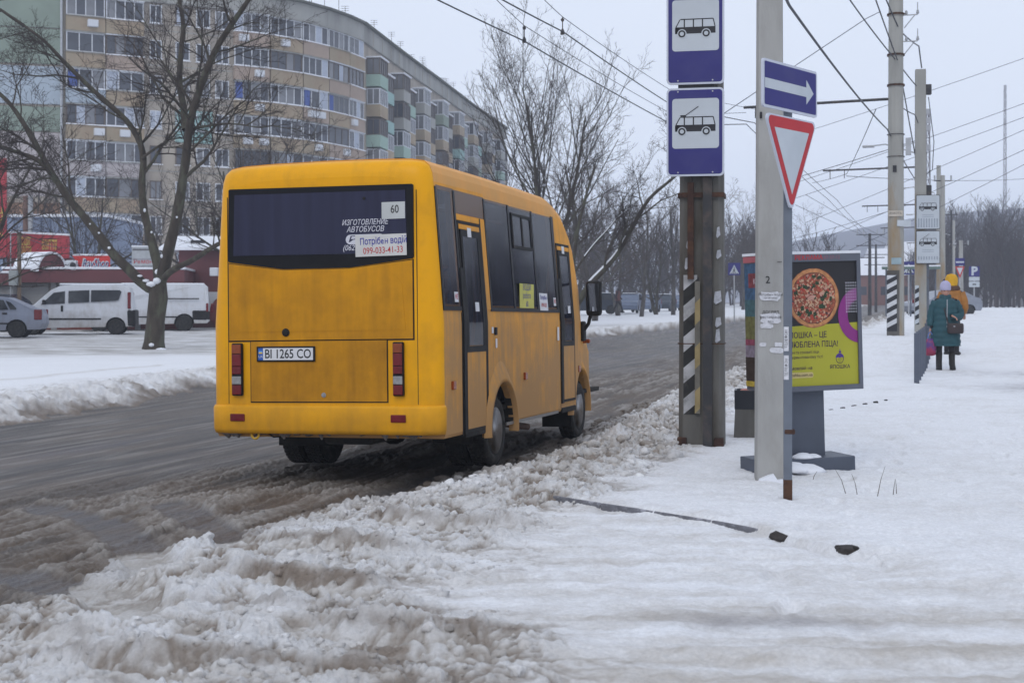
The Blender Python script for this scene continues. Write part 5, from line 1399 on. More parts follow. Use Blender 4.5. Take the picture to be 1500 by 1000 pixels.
for i, (a, c, lab) in enumerate(((PW(768, 38, 22), PW(768, 61, 22), 'insulated hanger on the lower contact wire, over the building roof end'), (PW(824, 26, 22), PW(824, 49, 22), 'insulated hanger on the upper contact wire'), (PW(977, 166, 32), PW(977, 180, 32), 'small hanger on the lower contact wire just left of the stop signs'))):
    h = MB(); h.tube([a, c], .008, 6); h.lathe([(.02, 0), (.03, .03), (0, .06)], (a[0], a[1], a[2] - .06), 'Z', 8); h.lathe([(.035, 0), (.03, .05), (.012, .09)], (c[0], c[1], c[2] - .02), 'Z', 8)
    tag(h.build('wire_hanger', [m_steel]), lab, 'hanger', 'overhead wires')
wire('cable', [PW(1150, -5, 14), PW(1157, 10, 15), PW(1300, 190, 34), PW(1340, 262, 48)], .016, 'dark cable falling from behind the arrow sign to the rust-streaked pole', .004)
wire('cable', [PW(1241, -5, 30), PW(1316, 93, 35.5), PW(1342, 126, 38)], .016, 'dark cable from the top edge down to the rust-streaked pole, left one', .006)
wire('cable', [PW(1281, -5, 30), PW(1317, 95, 35.5), PW(1341, 230, 38.5)], .016, 'dark cable from the top edge down past the rust-streaked pole, right one', .002)
wire('cable', [PW(1296, -5, 34), PW(1318, 45, 35.2), PW(1346, 68, 38), PW(1350, 100, 38.3)], .018, 'slack black cable joining the rust-streaked pole to the slim pole top', .01)
wire('guy_wire', [PW(1040, 180, 33), PW(1155, 103, 34), PW(1268, 28, 35), PW(1290, 17, 35)], .010, 'steel guy wire rising from the stop signs to the rust-streaked pole', 0)
wire('guy_wire', [PW(1283, 160, 35), PW(1240, 255, 60), PW(1190, 268, 75)], .012, 'faint wire dropping left from the crossarm of the rust-streaked pole', .002)
wire('cable', [PW(1318, 155, 35.3), PW(1340, 168, 37.5), PW(1345, 180, 38.2)], .014, 'short cable between the rust-streaked pole and the slim pole', .01)
for i, (y0, y1) in enumerate(((150, 82), (214, 148), (230, 168), (264, 186), (290, 215), (316, 236))):
    wire('power_line', [PW(1120 + 20 * i, y0 + 62, 75), PW(1510, y1, 60)], .012, ('highest', 'second highest', 'third', 'fourth', 'fifth', 'lowest')[i] + ' of the faint power lines climbing to the right edge', .004, grp='faint power lines in the right sky')
for i, (a, c) in enumerate((((1160, 262, 70), (1345, 205, 60)), ((1165, 300, 90), (1310, 362, 120)), ((1180, 285, 90), (1300, 350, 120)), ((1160, 350, 110), (1330, 300, 80)), ((1240, 258, 60), (1500, 262, 110)))):
    wire('power_line', [PW(*a), PW(*c)], .016, ('faint wire right of the give-way sign rising to the right', 'lower far contact wire over the hill', 'upper far contact wire over the hill', 'faint wire crossing just above the hill', 'long level wire behind the poles')[i], .003, grp='far wires over the road')
# ---------------------------------------------------------------- the curved apartment block
m_wall = M('block_panel_beige', (.37, .325, .27), .9, var=.16, scale=.6, col2=(.24, .21, .18), thr=(.5, .7), stretch=(1, 1, .4))
m_wallg = M('block_grey_band', (.33, .33, .31), .9, var=.15, scale=.5, col2=(.19, .185, .175), thr=(.5, .7), stretch=(1, 1, .3))
m_ochre = M('loggia_ochre', (.34, .275, .19), .9, var=.14, scale=.8, col2=(.30, .22, .15), thr=(.5, .7))
m_pink = M('loggia_pink', (.36, .28, .225), .9, var=.12, scale=.8)
m_greenw = M('insulation_green', (.22, .27, .22), .9, var=.08, scale=.7)
m_lblue = M('insulation_pale_blue', (.36, .42, .48), .9, var=.06)
m_cream2 = M('insulation_cream', (.42, .38, .38), .9, var=.06)
m_teal = M('panel_teal', (.27, .42, .40), .85, var=.08)
m_mint = M('panel_mint', (.30, .42, .36), .85, var=.08)
m_orange = M('panel_orange', (.50, .27, .06), .85)
m_wfr = M('window_frame_white', (.60, .62, .66), .6, var=.04)
m_bfr = M('window_frame_brown', (.10, .075, .06), .7, var=.2)
m_gfr = M('window_frame_grey', (.28, .28, .29), .7, var=.1)
m_pane = M('window_pane_dark', (.045, .05, .065), .12, var=.5, scale=.35, spec=.6)
m_pane2 = M('window_pane_curtained', (.16, .165, .18), .2, var=.35, scale=.5, spec=.6)
m_infill = M('loggia_infill_blue', (.40, .44, .52), .7)
m_bluep = M('infill_bright_blue', (.05, .09, .30), .7)

block = empty('apartment_building', (0, 0, 0), (0, 0, 0), 'nine storey curved apartment block with glazed loggias and snowy ledges', 'apartment block')
ZTOP, FLOOR_H = 25.5, 2.8   # top of the highest windows
PATH = [(-58, 104), (-34.6, 110), (-29.3, 113), (-27.2, 114), (-22.9, 116.5), (-20.3, 118.2), (-18.0, 120.6), (-16.2, 123.4), (-14.8, 126.5), (-13.8, 129.6), (-11.1, 147), (-8.8, 161), (-5.5, 182), (-1.1, 207)]
def wall_mass():
    pts = [(x, y) for x, y in PATH]
    back = [(-16, 212), (-34, 190), (-46, 160), (-60, 135)]
    b = MB(); b.prism(pts + back, 2, -.5, 26.6); b.build('wall', [m_wall], block)
    # attic band and roof edge
    for k, (a, c) in enumerate(zip(PATH[:-1], PATH[1:])):
        a, c = Vector((*a, 0)), Vector((*c, 0)); d = (c - a).normalized(); n = Vector((d.y, -d.x, 0)); L_ = (c - a).length
        R_ = Matrix.Rotation(math.atan2(d.y, d.x), 4, 'Z')
        mid = (a + c) / 2 + n * .12
        MB().box((mid.x, mid.y, 26.35), (L_ + .1, .3, 1.5), M4=R_).build('attic_panel', [m_wallg], block)
        MB().box((mid.x + n.x * .15, mid.y + n.y * .15, 27.18), (L_ + .3, .7, .18), M4=R_).build('roof_edge', [M('roof_edge_dark', (.10, .105, .09), .9)], block)
        nn = int(L_ // 3)
        for j in range(1, nn):
            q = a + d * (L_ * j / nn) + n * .28
            MB().box((q.x, q.y, 26.35), (.09, .05, 1.5), M4=R_).build('panel_joint', [m_wall], block)
    rs = random.Random(2)
    for k in range(26):
        t = rs.random(); i = rs.randrange(4, len(PATH) - 1); a, c = PATH[i], PATH[i + 1]
        x, y = a[0] + (c[0] - a[0]) * t - 1.0, a[1] + (c[1] - a[1]) * t + .4; h = 1.0 + rs.random() * 1.6
        b = MB(); b.tube([(0, 0, 0), (0, 0, h)], .03, 4)
        for j in range(3): b.tube([(-.35, 0, h - .2 * j), (.35, 0, h - .2 * j)], .02, 3)
        b.build('roof_aerial', [m_steel], block, (x, y, 27.2))
wall_mass()

_wm = {}
def window_unit(wd, h, n, frm, rs, depth=.10, infill=()):
    """(frame mesh, [(pane mesh, x)])"""
    key = (round(wd, 2), h, n, frm.name)
    if key not in _wm:
        b = MB(); t = .075
        b.box((0, 0, t / 2), (wd, depth, t)); b.box((0, 0, h - t / 2), (wd, depth, t))
        pw = wd / n
        for k in range(n + 1): b.box((-wd / 2 + k * pw + (t / 2 if k == 0 else -t / 2 if k == n else 0), 0, h / 2), (t, depth * .98, h - 2 * t))
        _wm[key] = (b.mesh('window_frame', [frm]), MB().box((0, 0, 0), (pw - t * .9, .03, h - 2 * t)).mesh('pane', [m_pane]), MB().box((0, 0, 0), (pw - t * .9, .03, h - 2 * t)).mesh('pane', [m_pane2]),
                    MB().box((0, 0, 0), (pw - t * .9, .05, h - 2 * t)).mesh('infill', [m_infill]), pw)
    return _wm[key]
NP = [0]
def put_window(x, y, z, an, wd, h, n, frm, rs, parent=block, special=None, one=False):
    fr, p1, p2, inf, pw = window_unit(wd, h, n, frm, rs)
    w = link('window', fr, parent, (x, y, z), (0, 0, an))
    for k in range(n):
        r = rs.random()
        me = special if (special is not None and k == 0) else p1 if r < .60 else p2 if r < .9 else inf
        link('pane', me, w, (-wd / 2 + (k + .5) * pw, .0, h / 2))
    return w
spec_blue = MB().box((0, 0, 0), (.7, .06, 1.3)).mesh('pane', [m_bluep])
_lm = {}
def slab(wd, dp, h, mt, nm):
    key = (round(wd, 2), dp, h, mt.name)
    if key not in _lm: _lm[key] = MB().box((0, 0, h / 2), (wd, dp, h)).mesh(nm, [mt])
    return _lm[key]

def loggia_column(a, c, floors, rs, bays, colours):
    a, c = Vector((*a, 0)), Vector((*c, 0)); d = (c - a).normalized(); n = Vector((d.y, -d.x, 0)); L_ = (c - a).length; an = math.atan2(d.y, d.x)
    for k in range(floors):
        zt = ZTOP - FLOOR_H * k
        for j in range(bays):
            wd = L_ / bays; m_ = a + d * (wd * (j + .5))
            q = m_ + n * .28
            col_ = colours(k, j, rs)
            link('loggia_parapet', slab(wd - .06, .35, 1.12, col_, 'loggia_parapet'), block, (q.x, q.y, zt - 2.72), (0, 0, an))
            q = m_ + n * .36
            link('ledge', slab(wd, .42, .07, m_snow if rs.random() < .8 else m_wallg, 'ledge'), block, (q.x, q.y, zt - 1.60), (0, 0, an))
            q = m_ + n * .30
            frm = m_wfr if rs.random() < .62 else (m_bfr if rs.random() < .6 else m_gfr)
            put_window(q.x, q.y, zt - 1.53, an, wd - .1, 1.5, rs.choice((3, 4, 4)), frm, rs, special=spec_blue if (k == 2 and j == 0 and rs.random() < .5) else None)
            link('lintel', slab(wd, .36, .08, m_wallg if rs.random() < .7 else m_wfr, 'lintel'), block, (q.x, q.y, zt - .03), (0, 0, an))
rs = random.Random(11)
def cols_left(k, j, rs): return {2: m_lblue, 4: m_cream2}.get(k, m_ochre if rs.random() < .75 else m_pink) if rs.random() < .7 else m_ochre
def cols_right(k, j, rs): return m_teal if (k == 3 and rs.random() < .25) else (m_ochre if rs.random() < .5 else m_pink)
loggia_column(PATH[1], PATH[2], 9, rs, 2, cols_left)
for i in range(4, 9): loggia_column(PATH[i], PATH[i + 1], 9, rs, 1, cols_right)
# flat walls with punched windows, panels between
def punched(a, c, xs, floors, wd, rs, n=2, teal=None):
    a, c = Vector((*a, 0)), Vector((*c, 0)); d = (c - a).normalized(); n_ = Vector((d.y, -d.x, 0)); L_ = (c - a).length; an = math.atan2(d.y, d.x)
    for k in range(floors):
        zt = ZTOP - FLOOR_H * k
        for t in xs:
            q = a + d * (L_ * t) + n_ * .05
            put_window(q.x, q.y, zt - 1.52, an, wd, 1.45, n, m_wfr if rs.random() < .7 else m_bfr, rs)
            link('ledge', slab(wd + .15, .25, .05, m_snow, 'ledge'), block, (q.x + n_.x * .05, q.y + n_.y * .05, zt - 1.58), (0, 0, an))
        q = (a + c) / 2 + n_ * .012
        link('panel_joint', slab(L_, .03, .07, m_wallg, 'panel_joint'), block, (q.x, q.y, zt - 2.1), (0, 0, an))
        if teal and k in teal:
            q = a + d * (L_ * .35) + n_ * .04
            link('insulation_panel', slab(L_ * .62, .08, 2.6, m_teal, 'insulation_panel'), block, (q.x, q.y, zt - 2.5), (0, 0, an))
punched(PATH[2], PATH[3], (.42,), 9, .95, rs)
punched(PATH[3], PATH[4], (.16, .50, .82), 9, 1.15, rs, teal=(3,))
# blank green end wall with insulated bands
a, c = Vector((*PATH[0], 0)), Vector((*PATH[1], 0)); d = (c - a).normalized(); n_ = Vector((d.y, -d.x, 0)); an = math.atan2(d.y, d.x); L_ = (c - a).length; q = (a + c) / 2 + n_ * .06
for z0, h, mt in ((-.4, 8.3, m_greenw), (8.5, .9, m_orange), (9.9, 2.4, m_cream2), (12.4, 2.4, m_cream2), (14.9, 1.9, m_greenw), (17.0, 2.9, m_lblue), (20.1, 2.7, m_greenw), (22.9, 2.6, m_greenw)):
    link('insulation_panel', slab(L_ - .3, .16, h, mt if mt is not m_orange else M('worn_orange_band', (.30, .17, .10), .9), 'insulation_panel'), block, (q.x, q.y, z0), (0, 0, an))
MB().tube([(PATH[1][0] - .1, PATH[1][1] - .5, 0), (PATH[1][0] - .1, PATH[1][1] - .5, 26)], .09, 6).build('downpipe', [m_galv], block)
MB().tube([(PATH[9][0] + .1, PATH[9][1] - .4, 0), (PATH[9][0] + .1, PATH[9][1] - .4, 26)], .09, 6).build('downpipe', [m_galv], block)
# the receding wing: boxy glazed balconies standing proud
def along(s):
    """point at s metres past the bend, with direction and outward normal"""
    for a, c in zip(PATH[9:-1], PATH[10:]):
        a, c = Vector((*a, 0)), Vector((*c, 0)); L_ = (c - a).length
        if s <= L_ or c.y > 206: d = (c - a).normalized(); return a + d * s, d, Vector((d.y, -d.x, 0))
        s -= L_
rs = random.Random(5)
_bm = {}
def balcony(q, d, n, zt, wd, dp, face, roof, rs, frm):
    an = math.atan2(d.y, d.x)
    key = (wd, dp, face.name)
    if key not in _bm: _bm[key] = MB().box((0, -dp / 2, .55), (wd, dp, 1.1)).mesh('balcony', [face])
    o = link('balcony', _bm[key], block, (q.x, q.y, zt - 2.75), (0, 0, an))
    fr, p1, p2, inf, pw = window_unit(wd, 1.5, 4, frm, rs)
    link('front_frame', fr, o, (0, -dp + .06, 1.12)); 
    key2 = ('g', wd, dp); 
    if key2 not in _bm: _bm[key2] = MB().box((0, -dp + .09, 1.85), (wd - .12, .03, 1.36)).mesh('front_glass', [m_pane])
    link('front_glass', _bm[key2], o)
    fr2 = window_unit(dp - .1, 1.5, 2, frm, rs)[0]
    key3 = ('s', wd, dp, rs.random() < .6)
    if key3 not in _bm: _bm[key3] = MB().box((-wd / 2 + .06, -dp / 2, 1.85), (.03, dp - .14, 1.36)).mesh('side_glass', [m_pane2 if key3[3] else m_pane])
    for s_ in (-1, 1): link('side_frame', fr2, o, (s_ * (wd / 2 - .05), -dp / 2, 1.12), (0, 0, PI / 2))
    link('side_glass', _bm[key3], o)
    if roof:
        key4 = ('r', wd, dp)
        if key4 not in _bm: _bm[key4] = MB().box((0, -dp / 2, 2.70), (wd + .25, dp + .2, .12)).mesh('balcony_roof', [m_snow])
        link('balcony_roof', _bm[key4], o)
for k in range(26):
    i = rs.choice((1, 4, 5, 6, 7, 8)); a, c = Vector((*PATH[i], 0)), Vector((*PATH[i + 1], 0)); d = (c - a).normalized(); n_ = Vector((d.y, -d.x, 0)); q = a + (c - a) * (.15 + .7 * rs.random()) + n_ * .62
    MB().bbox((0, 0, 0), (.8, .35, .55), .04).build('air_conditioner', [m_wfr], block, (q.x, q.y, ZTOP - FLOOR_H * rs.randrange(9) - 2.1), (0, 0, math.atan2(d.y, d.x)))
s = 2.0; st = 0
faces = (m_mint, m_teal, m_wallg, m_ochre, m_greenw, m_mint, m_ochre)
while s < 74:
    wd = 3.0
    q, d, n = along(s + wd / 2)
    top = 1 if st % 2 == 0 else 1
    for k in range(1 if st < 2 else 1, 9):
        zt = ZTOP - FLOOR_H * k + (.9 if st % 2 == 0 else 0) + .9
        fc = faces[rs.randrange(7)] if rs.random() < .5 else (m_wallg if rs.random() < .5 else m_ochre)
        if st in (0, 1) and rs.random() < .6: fc = m_mint if st == 0 else m_teal
        if st == 6 and k == 3: fc = m_orange
        balcony(q, d, n, zt, wd, 1.35 if st % 2 == 0 else 1.0, fc, k == 1, rs, m_wfr if rs.random() < .65 else m_bfr)
    # windows in the wall beside
    q2, d2, n2 = along(s + wd + .9)
    for k in range(1, 9): put_window(q2.x + n2.x * .05, q2.y + n2.y * .05, ZTOP - FLOOR_H * k - .6, math.atan2(d2.y, d2.x), 1.2, 1.4, 2, m_wfr, rs)
    s += wd + (.9 if st % 2 == 0 else 2.6); st += 1

# ---------------------------------------------------------------- kiosks, shops and hoardings across the parking lot
m_maroon = M('fascia_maroon', (.13, .035, .04), .55, var=.12, scale=.8)
m_shut = M('shutter_grey', (.36, .36, .36), .6, var=.08, scale=1.5, col2=(.26, .25, .24), thr=(.5, .7))
m_hoard = M('hoarding_red', (.42, .035, .05), .5, var=.10, scale=.6)
m_hoardy = M('hoarding_yellow', (.55, .38, .08), .5, var=.1)
m_shopb = M('shop_blue_grey', (.24, .29, .40), .7, var=.08, scale=.6)
def X_(px, Y): return (px - 750) / F * Y
def Z_(py, Y): return CAM_Z + (446 - py) / F * Y
Yk = 60.0; zk = gz(X_(150, Yk), Yk) - .1
k1 = empty('kiosk_row', (X_(165, Yk), Yk, zk), (0, 0, rad(7)), 'low row of shuttered kiosks with a maroon fascia behind the white vans', 'kiosks')
x0, x1 = X_(15, Yk) - X_(165, Yk), X_(268, Yk) - X_(165, Yk)
MB().box(((x0 + x1) / 2, 2.0, 1.2), (x1 - x0, 3.6, 2.4)).build('wall', [M('kiosk_wall_beige', (.33, .31, .28), .8, var=.1)], k1)
MB().box(((x0 + x1) / 2, 1.7, 2.36), (x1 - x0 + .1, 4.3, .56)).build('fascia', [m_maroon], k1)
MB().bbox(((x0 + x1) / 2, 1.7, 2.68), (x1 - x0 + .2, 4.4, .10), .03).build('roof_snow', [m_snow], k1)
MB().box(((x0 + x1) / 2, .17, .25), (x1 - x0, .12, .5)).build('plinth', [M('plinth_red_brown', (.20, .055, .045), .8)], k1)
for i in range(4):
    xa = x0 + .4 + i * (x1 - x0 - .4) / 4; wd = (x1 - x0 - .4) / 4 - .45
    sh = empty('shutter', (xa + wd / 2, .16, .5), parent=k1)
    for j in range(11): MB().box((0, 0, .065 + j * .14), (wd, .06 if j % 2 else .04, .132)).build('shutter_slat', [m_shut], sh)
    MB().box((xa - .22, .12, 1.05), (.22, .16, 2.1)).build('pilaster', [m_shut], k1)
Yp = 59.0
k2 = empty('kiosk', (X_(-20, Yp), Yp, gz(X_(0, Yp), Yp) - .1), (0, 0, rad(2)), 'leftmost lower kiosk cut by the picture edge', 'kiosk')
MB().box((-1, 1.5, 1.1), (4.2, 3, 2.3)).build('wall', [m_shut], k2); MB().box((-1, 1.4, 2.2), (4.3, 3.4, .5)).build('fascia', [m_maroon], k2); MB().bbox((-1, 1.4, 2.5), (4.4, 3.5, .10), .03).build('roof_snow', [m_snow], k2)
# arched snow-covered canopy
Yc = 59.6; xc = X_(76, Yc); zc = Z_(397, Yc)
e = empty('arched_canopy', (xc, Yc, zc - .02), (0, 0, rad(-32)), 'arched red-framed canopy under thick snow on the kiosk roof', 'canopy')
arc = [(-.72 * math.cos(PI * k / 12) * 1.0, .76 * math.sin(PI * k / 12)) for k in range(13)]
MB().prism([(p * 1.0, q) for p, q in arc], 1, 0, 1.6).build('vault', [m_maroon], e)
e.rotation_euler = (0, 0, rad(58))
MB().prism([(p * 1.08, q * 1.10 + .0) for p, q in arc] + [(p * .99, q * .99) for p, q in arc[::-1]], 1, -.05, 1.5).build('snow_cover', [m_snow], e)
for k in range(3): MB().box((-.45 + .45 * k, 1.62, .3), (.03, .02, .6)).build('gable_bar', [m_wfr], e)
Ya = 59.5
e = empty('air_conditioner', (X_(105, Ya), Ya, Z_(396, Ya)), (0, 0, 0), 'white air conditioner unit standing on the kiosk roof', 'air conditioner')
MB().bbox((0, 0, .21), (.46, .3, .42), .04).build('casing', [m_wfr], e); MB().lathe([(.13, 0), (.13, .01), (0, .012)], (.10, -.15, .20), 'Y', 14, Matrix.Rotation(PI, 4, 'Z')).build('fan_grille', [m_sblk], e)
# sign with graffiti-like lettering
Ys = 59.8
e = empty('shop_sign', (X_(135, Ys), Ys, Z_(396, Ys)), (0, 0, 0), 'red shop sign with blue and white brush lettering on the kiosk roof', 'sign')
MB().prism([(-.82, .62), (.75, .62), (.75, -.02), (-.40, -.02)], 1, -.04, .04).build('panel', [M('sign_scarlet', (.55, .03, .025), .5)], e)
text('RayShop', m_swhite, e, (.12, -.05, .30), .52, bold=.03, shear=.3, fit=1.15, name='lettering'); text('RayShop', M('lettering_navy', (.03, .05, .16)), e, (.15, -.06, .27), .50, bold=.0, shear=.3, fit=1.1, name='lettering')
MB().bbox((0, 0, .65), (1.6, .14, .07), .02).build('snow_cap', [m_snow], e)
# long red hoarding with yellow letters
Yh = 68.0; xh0, xh1 = X_(8, Yh), X_(102, Yh); zh = Z_(378, Yh)
e = empty('red_hoarding', ((xh0 + xh1) / 2, Yh, zh - 1.5), (0, 0, rad(-3)), 'long red hoarding with yellow letters above the kiosk roofs', 'hoarding')
hh = Z_(343, Yh) - zh; wd = xh1 - xh0
MB().prism([(-wd / 2, 1.5), (wd / 2, 1.5), (wd / 2, 1.5 + hh * .93), (-wd / 2, 1.5 + hh * 1.06)], 1, -.06, .10).build('panel', [m_hoard], e)
MB().prism([(-wd / 2, 1.5 + hh * 1.06), (wd / 2, 1.5 + hh * .93), (wd / 2, 1.5 + hh * .93 + .09), (-wd / 2, 1.5 + hh * 1.06 + .09)], 1, -.10, .14).build('snow_cap', [m_snow], e)
MB().box((0, 1.0, .75), (wd, 1.8, 1.5)).build('base', [m_maroon], e)
text('ОДЯГ', m_hoardy, e, (-wd * .17, -.08, 1.5 + hh * .68), .52, bold=.03, fit=.50, name='lettering'); text('ВЗУТТЯ', m_hoardy, e, (-wd * .17, -.08, 1.5 + hh * .32), .42, bold=.03, fit=.50, name='lettering')
text('ВЗУТТЯ', m_hoardy, e, (wd * .20, -.08, 1.5 + hh * .52), .62, bold=.03, fit=.72, name='lettering')
# tall red banner at the very edge
Yb = 66.0; zb = Z_(345, Yb)
e = empty('tall_banner', (X_(-8, Yb), Yb, gz(X_(0, Yb), Yb)), (0, 0, 0), 'tall red banner with yellow and white script at the left edge', 'banner')
zt_ = Z_(232, Yb) - gz(X_(0, Yb), Yb); zb_ = Z_(378, Yb) - gz(X_(0, Yb), Yb)
MB().box((0, 0, (zt_ + zb_) / 2), (1.12, .12, zt_ - zb_)).build('panel', [m_hoard], e)
for x in (-.4, .4): MB().tube([(x, .1, 0), (x, .1, zb_ + .1)], .05, 6).build('leg', [m_steel], e)
text('Стиль', m_swhite, e, (.1, -.08, zt_ - .9), .6, rot=(0, rad(-90), 0), name='lettering'); text('SALE', m_hoardy, e, (.2, -.08, zb_ + 1.6), .7, rot=(0, rad(-90), 0), name='lettering')
# blue-grey flat shop
Yf = 80.0; xf0, xf1 = X_(-60, Yf), X_(155, Yf); zf = gz((xf0 + xf1) / 2, Yf)
e = empty('blue_grey_shop', ((xf0 + xf1) / 2, Yf, zf), (0, 0, 0), 'flat roofed blue-grey metal clad shop behind the red hoarding', 'shop')
hf = Z_(318, Yf) - zf; wd = xf1 - xf0
MB().box((0, 4, hf / 2), (wd, 8, hf)).build('wall', [m_shopb], e)
MB().box((0, 4, hf + .08), (wd + .3, 8.3, .16)).build('roof_snow', [m_snow], e)
for k in range(17): MB().box((-wd / 2 + .1 + k * (wd - .2) / 16, -.03, hf * .62), (.07, .06, hf * .72)).build('cladding_rib', [M('rib_dark', (.13, .16, .24), .7)], e)
MB().box((0, -.035, hf * .60), (wd, .07, .08)).build('cladding_rail', [M('rib_dark', (.13, .16, .24))], e)
w_ = link('window', MB().box((0, 0, 0), (.5, .12, 1.1)).mesh('window', [m_wfr]), e, (X_(116, Yf) - (xf0 + xf1) / 2, -.08, hf * .45)); link('pane', MB().box((0, -.07, 0), (.4, .03, 1.0)).mesh('pane', [m_pane]), w_)
for px, mt, lab, r in ((38, M('pipe_rust_brown', (.16, .09, .07), .8), 'rusty brown chimney pipe beside the silver one on the blue-grey shop', .16), (44.5, m_galv, 'silver chimney pipe beside the rusty one on the blue-grey shop', .14)):
    Yq = 78.5; z = Z_(345, Yq)
    tag(MB().tube([(0, 0, -1.5), (0, 0, Z_(287, Yq) - z)], r, 10).build('chimney_pipe', [mt], None, (X_(px, Yq), Yq, z)), lab, 'chimney pipe', 'chimney pipes')
# white price board
Yw = 59.9
e = empty('white_board', (X_(211, Yw), Yw, Z_(397, Yw)), (0, 0, 0), 'pale grey striped board on the kiosk roof behind the big tree fork', 'board')
MB().bbox((0, 0, .52), (1.02, .08, 1.0), .03).build('panel', [M('board_grey', (.40, .42, .44), .6)], e)
for zz, cc in ((.90, .12), (.18, .15), (.50, .3)): MB().box((0, -.045, zz), (.94, .01, .07)).build('stripe', [M('board_stripe_%d' % int(cc * 100), (cc, cc, cc * 1.1), .6)], e)
text('Ремонт', m_sred, e, (.05, -.05, .40), .26, name='lettering')
MB().bbox((0, 0, 1.04), (1.05, .12, .06), .02).build('snow_cap', [m_snow], e)
# maroon pavilion with snowy gable roof
Yv = 64.0; xv0, xv1 = X_(236, Yv), X_(345, Yv); zv = gz((xv0 + xv1) / 2, Yv); zc_ = (xv0 + xv1) / 2
e = empty('pavilion', (zc_, Yv, zv), (0, 0, 0), 'maroon pavilion with a snow covered pitched roof beside the bus', 'pavilion')
wd = xv1 - xv0; ze = Z_(366, Yv) - zv; zr = Z_(343, Yv) - zv
MB().box((.4, 2.5, ze / 2), (wd - .8, 5, ze)).build('wall', [m_maroon], e)
b = MB(); b.prism([(-.45, ze - .02), (-.4, ze + .10), (2.6, zr + .04), (5.4, ze + .10), (5.4, ze - .02)], 0, -wd / 2, wd / 2); b.build('roof', [m_snow], e)
MB().box((-wd * .05, .7, (ze + zr) / 2 + .02), (.65, .10, .18)).build('roof_vent', [m_sblk], e)
MB().box((.4, -.08, 1.15), (wd - .8, .2, .9)).build('pale_band', [m_wfr], e)
Yu = 57.0
e = empty('air_conditioner', (X_(288, Yu), Yu + 3.4, Z_(405, Yu + 3.4)), (0, 0, 0), 'second white air conditioner unit right of the forked tree', 'air conditioner')
MB().bbox((0, 0, .2), (.36, .26, .36), .04).build('casing', [m_wfr], e)
# wooden post with meter box, thin lamp
Yl = 57.0
e = empty('wooden_post', (X_(28.5, Yl), Yl, gz(X_(28, Yl), Yl)), (0, 0, 0), 'brown wooden post with cables in front of the kiosks', 'post')
MB().tube([(0, 0, 0), (0, 0, Z_(340, Yl) - gz(X_(28, Yl), Yl))], .085, 7).build('post', [M('weathered_wood', (.14, .10, .07), .9, var=.3, scale=6, stretch=(1, 1, .2))], e)
MB().bbox((-.18, -.15, Z_(407, Yl) - gz(X_(28, Yl), Yl)), (.34, .2, .62), .03).build('meter_box', [M('meter_box_grey', (.26, .28, .28), .6)], e)
MB().tube([(-.35, 0, .4), (-.35, 0, 3.9), (.1, .05, 4.2)], .025, 5).build('conduit', [m_galv], e)
wire('cable', [PW(-10, 351, 58), PW(28, 343, 57), PW(100, 363, 64)], .014, 'sagging cable from the wooden post across the red hoarding', .02, grp='shop cables')
wire('cable', [PW(-10, 372, 58), PW(9, 377, 57), PW(28, 343, 57)], .014, 'sagging cable left of the wooden post', .03, grp='shop cables')

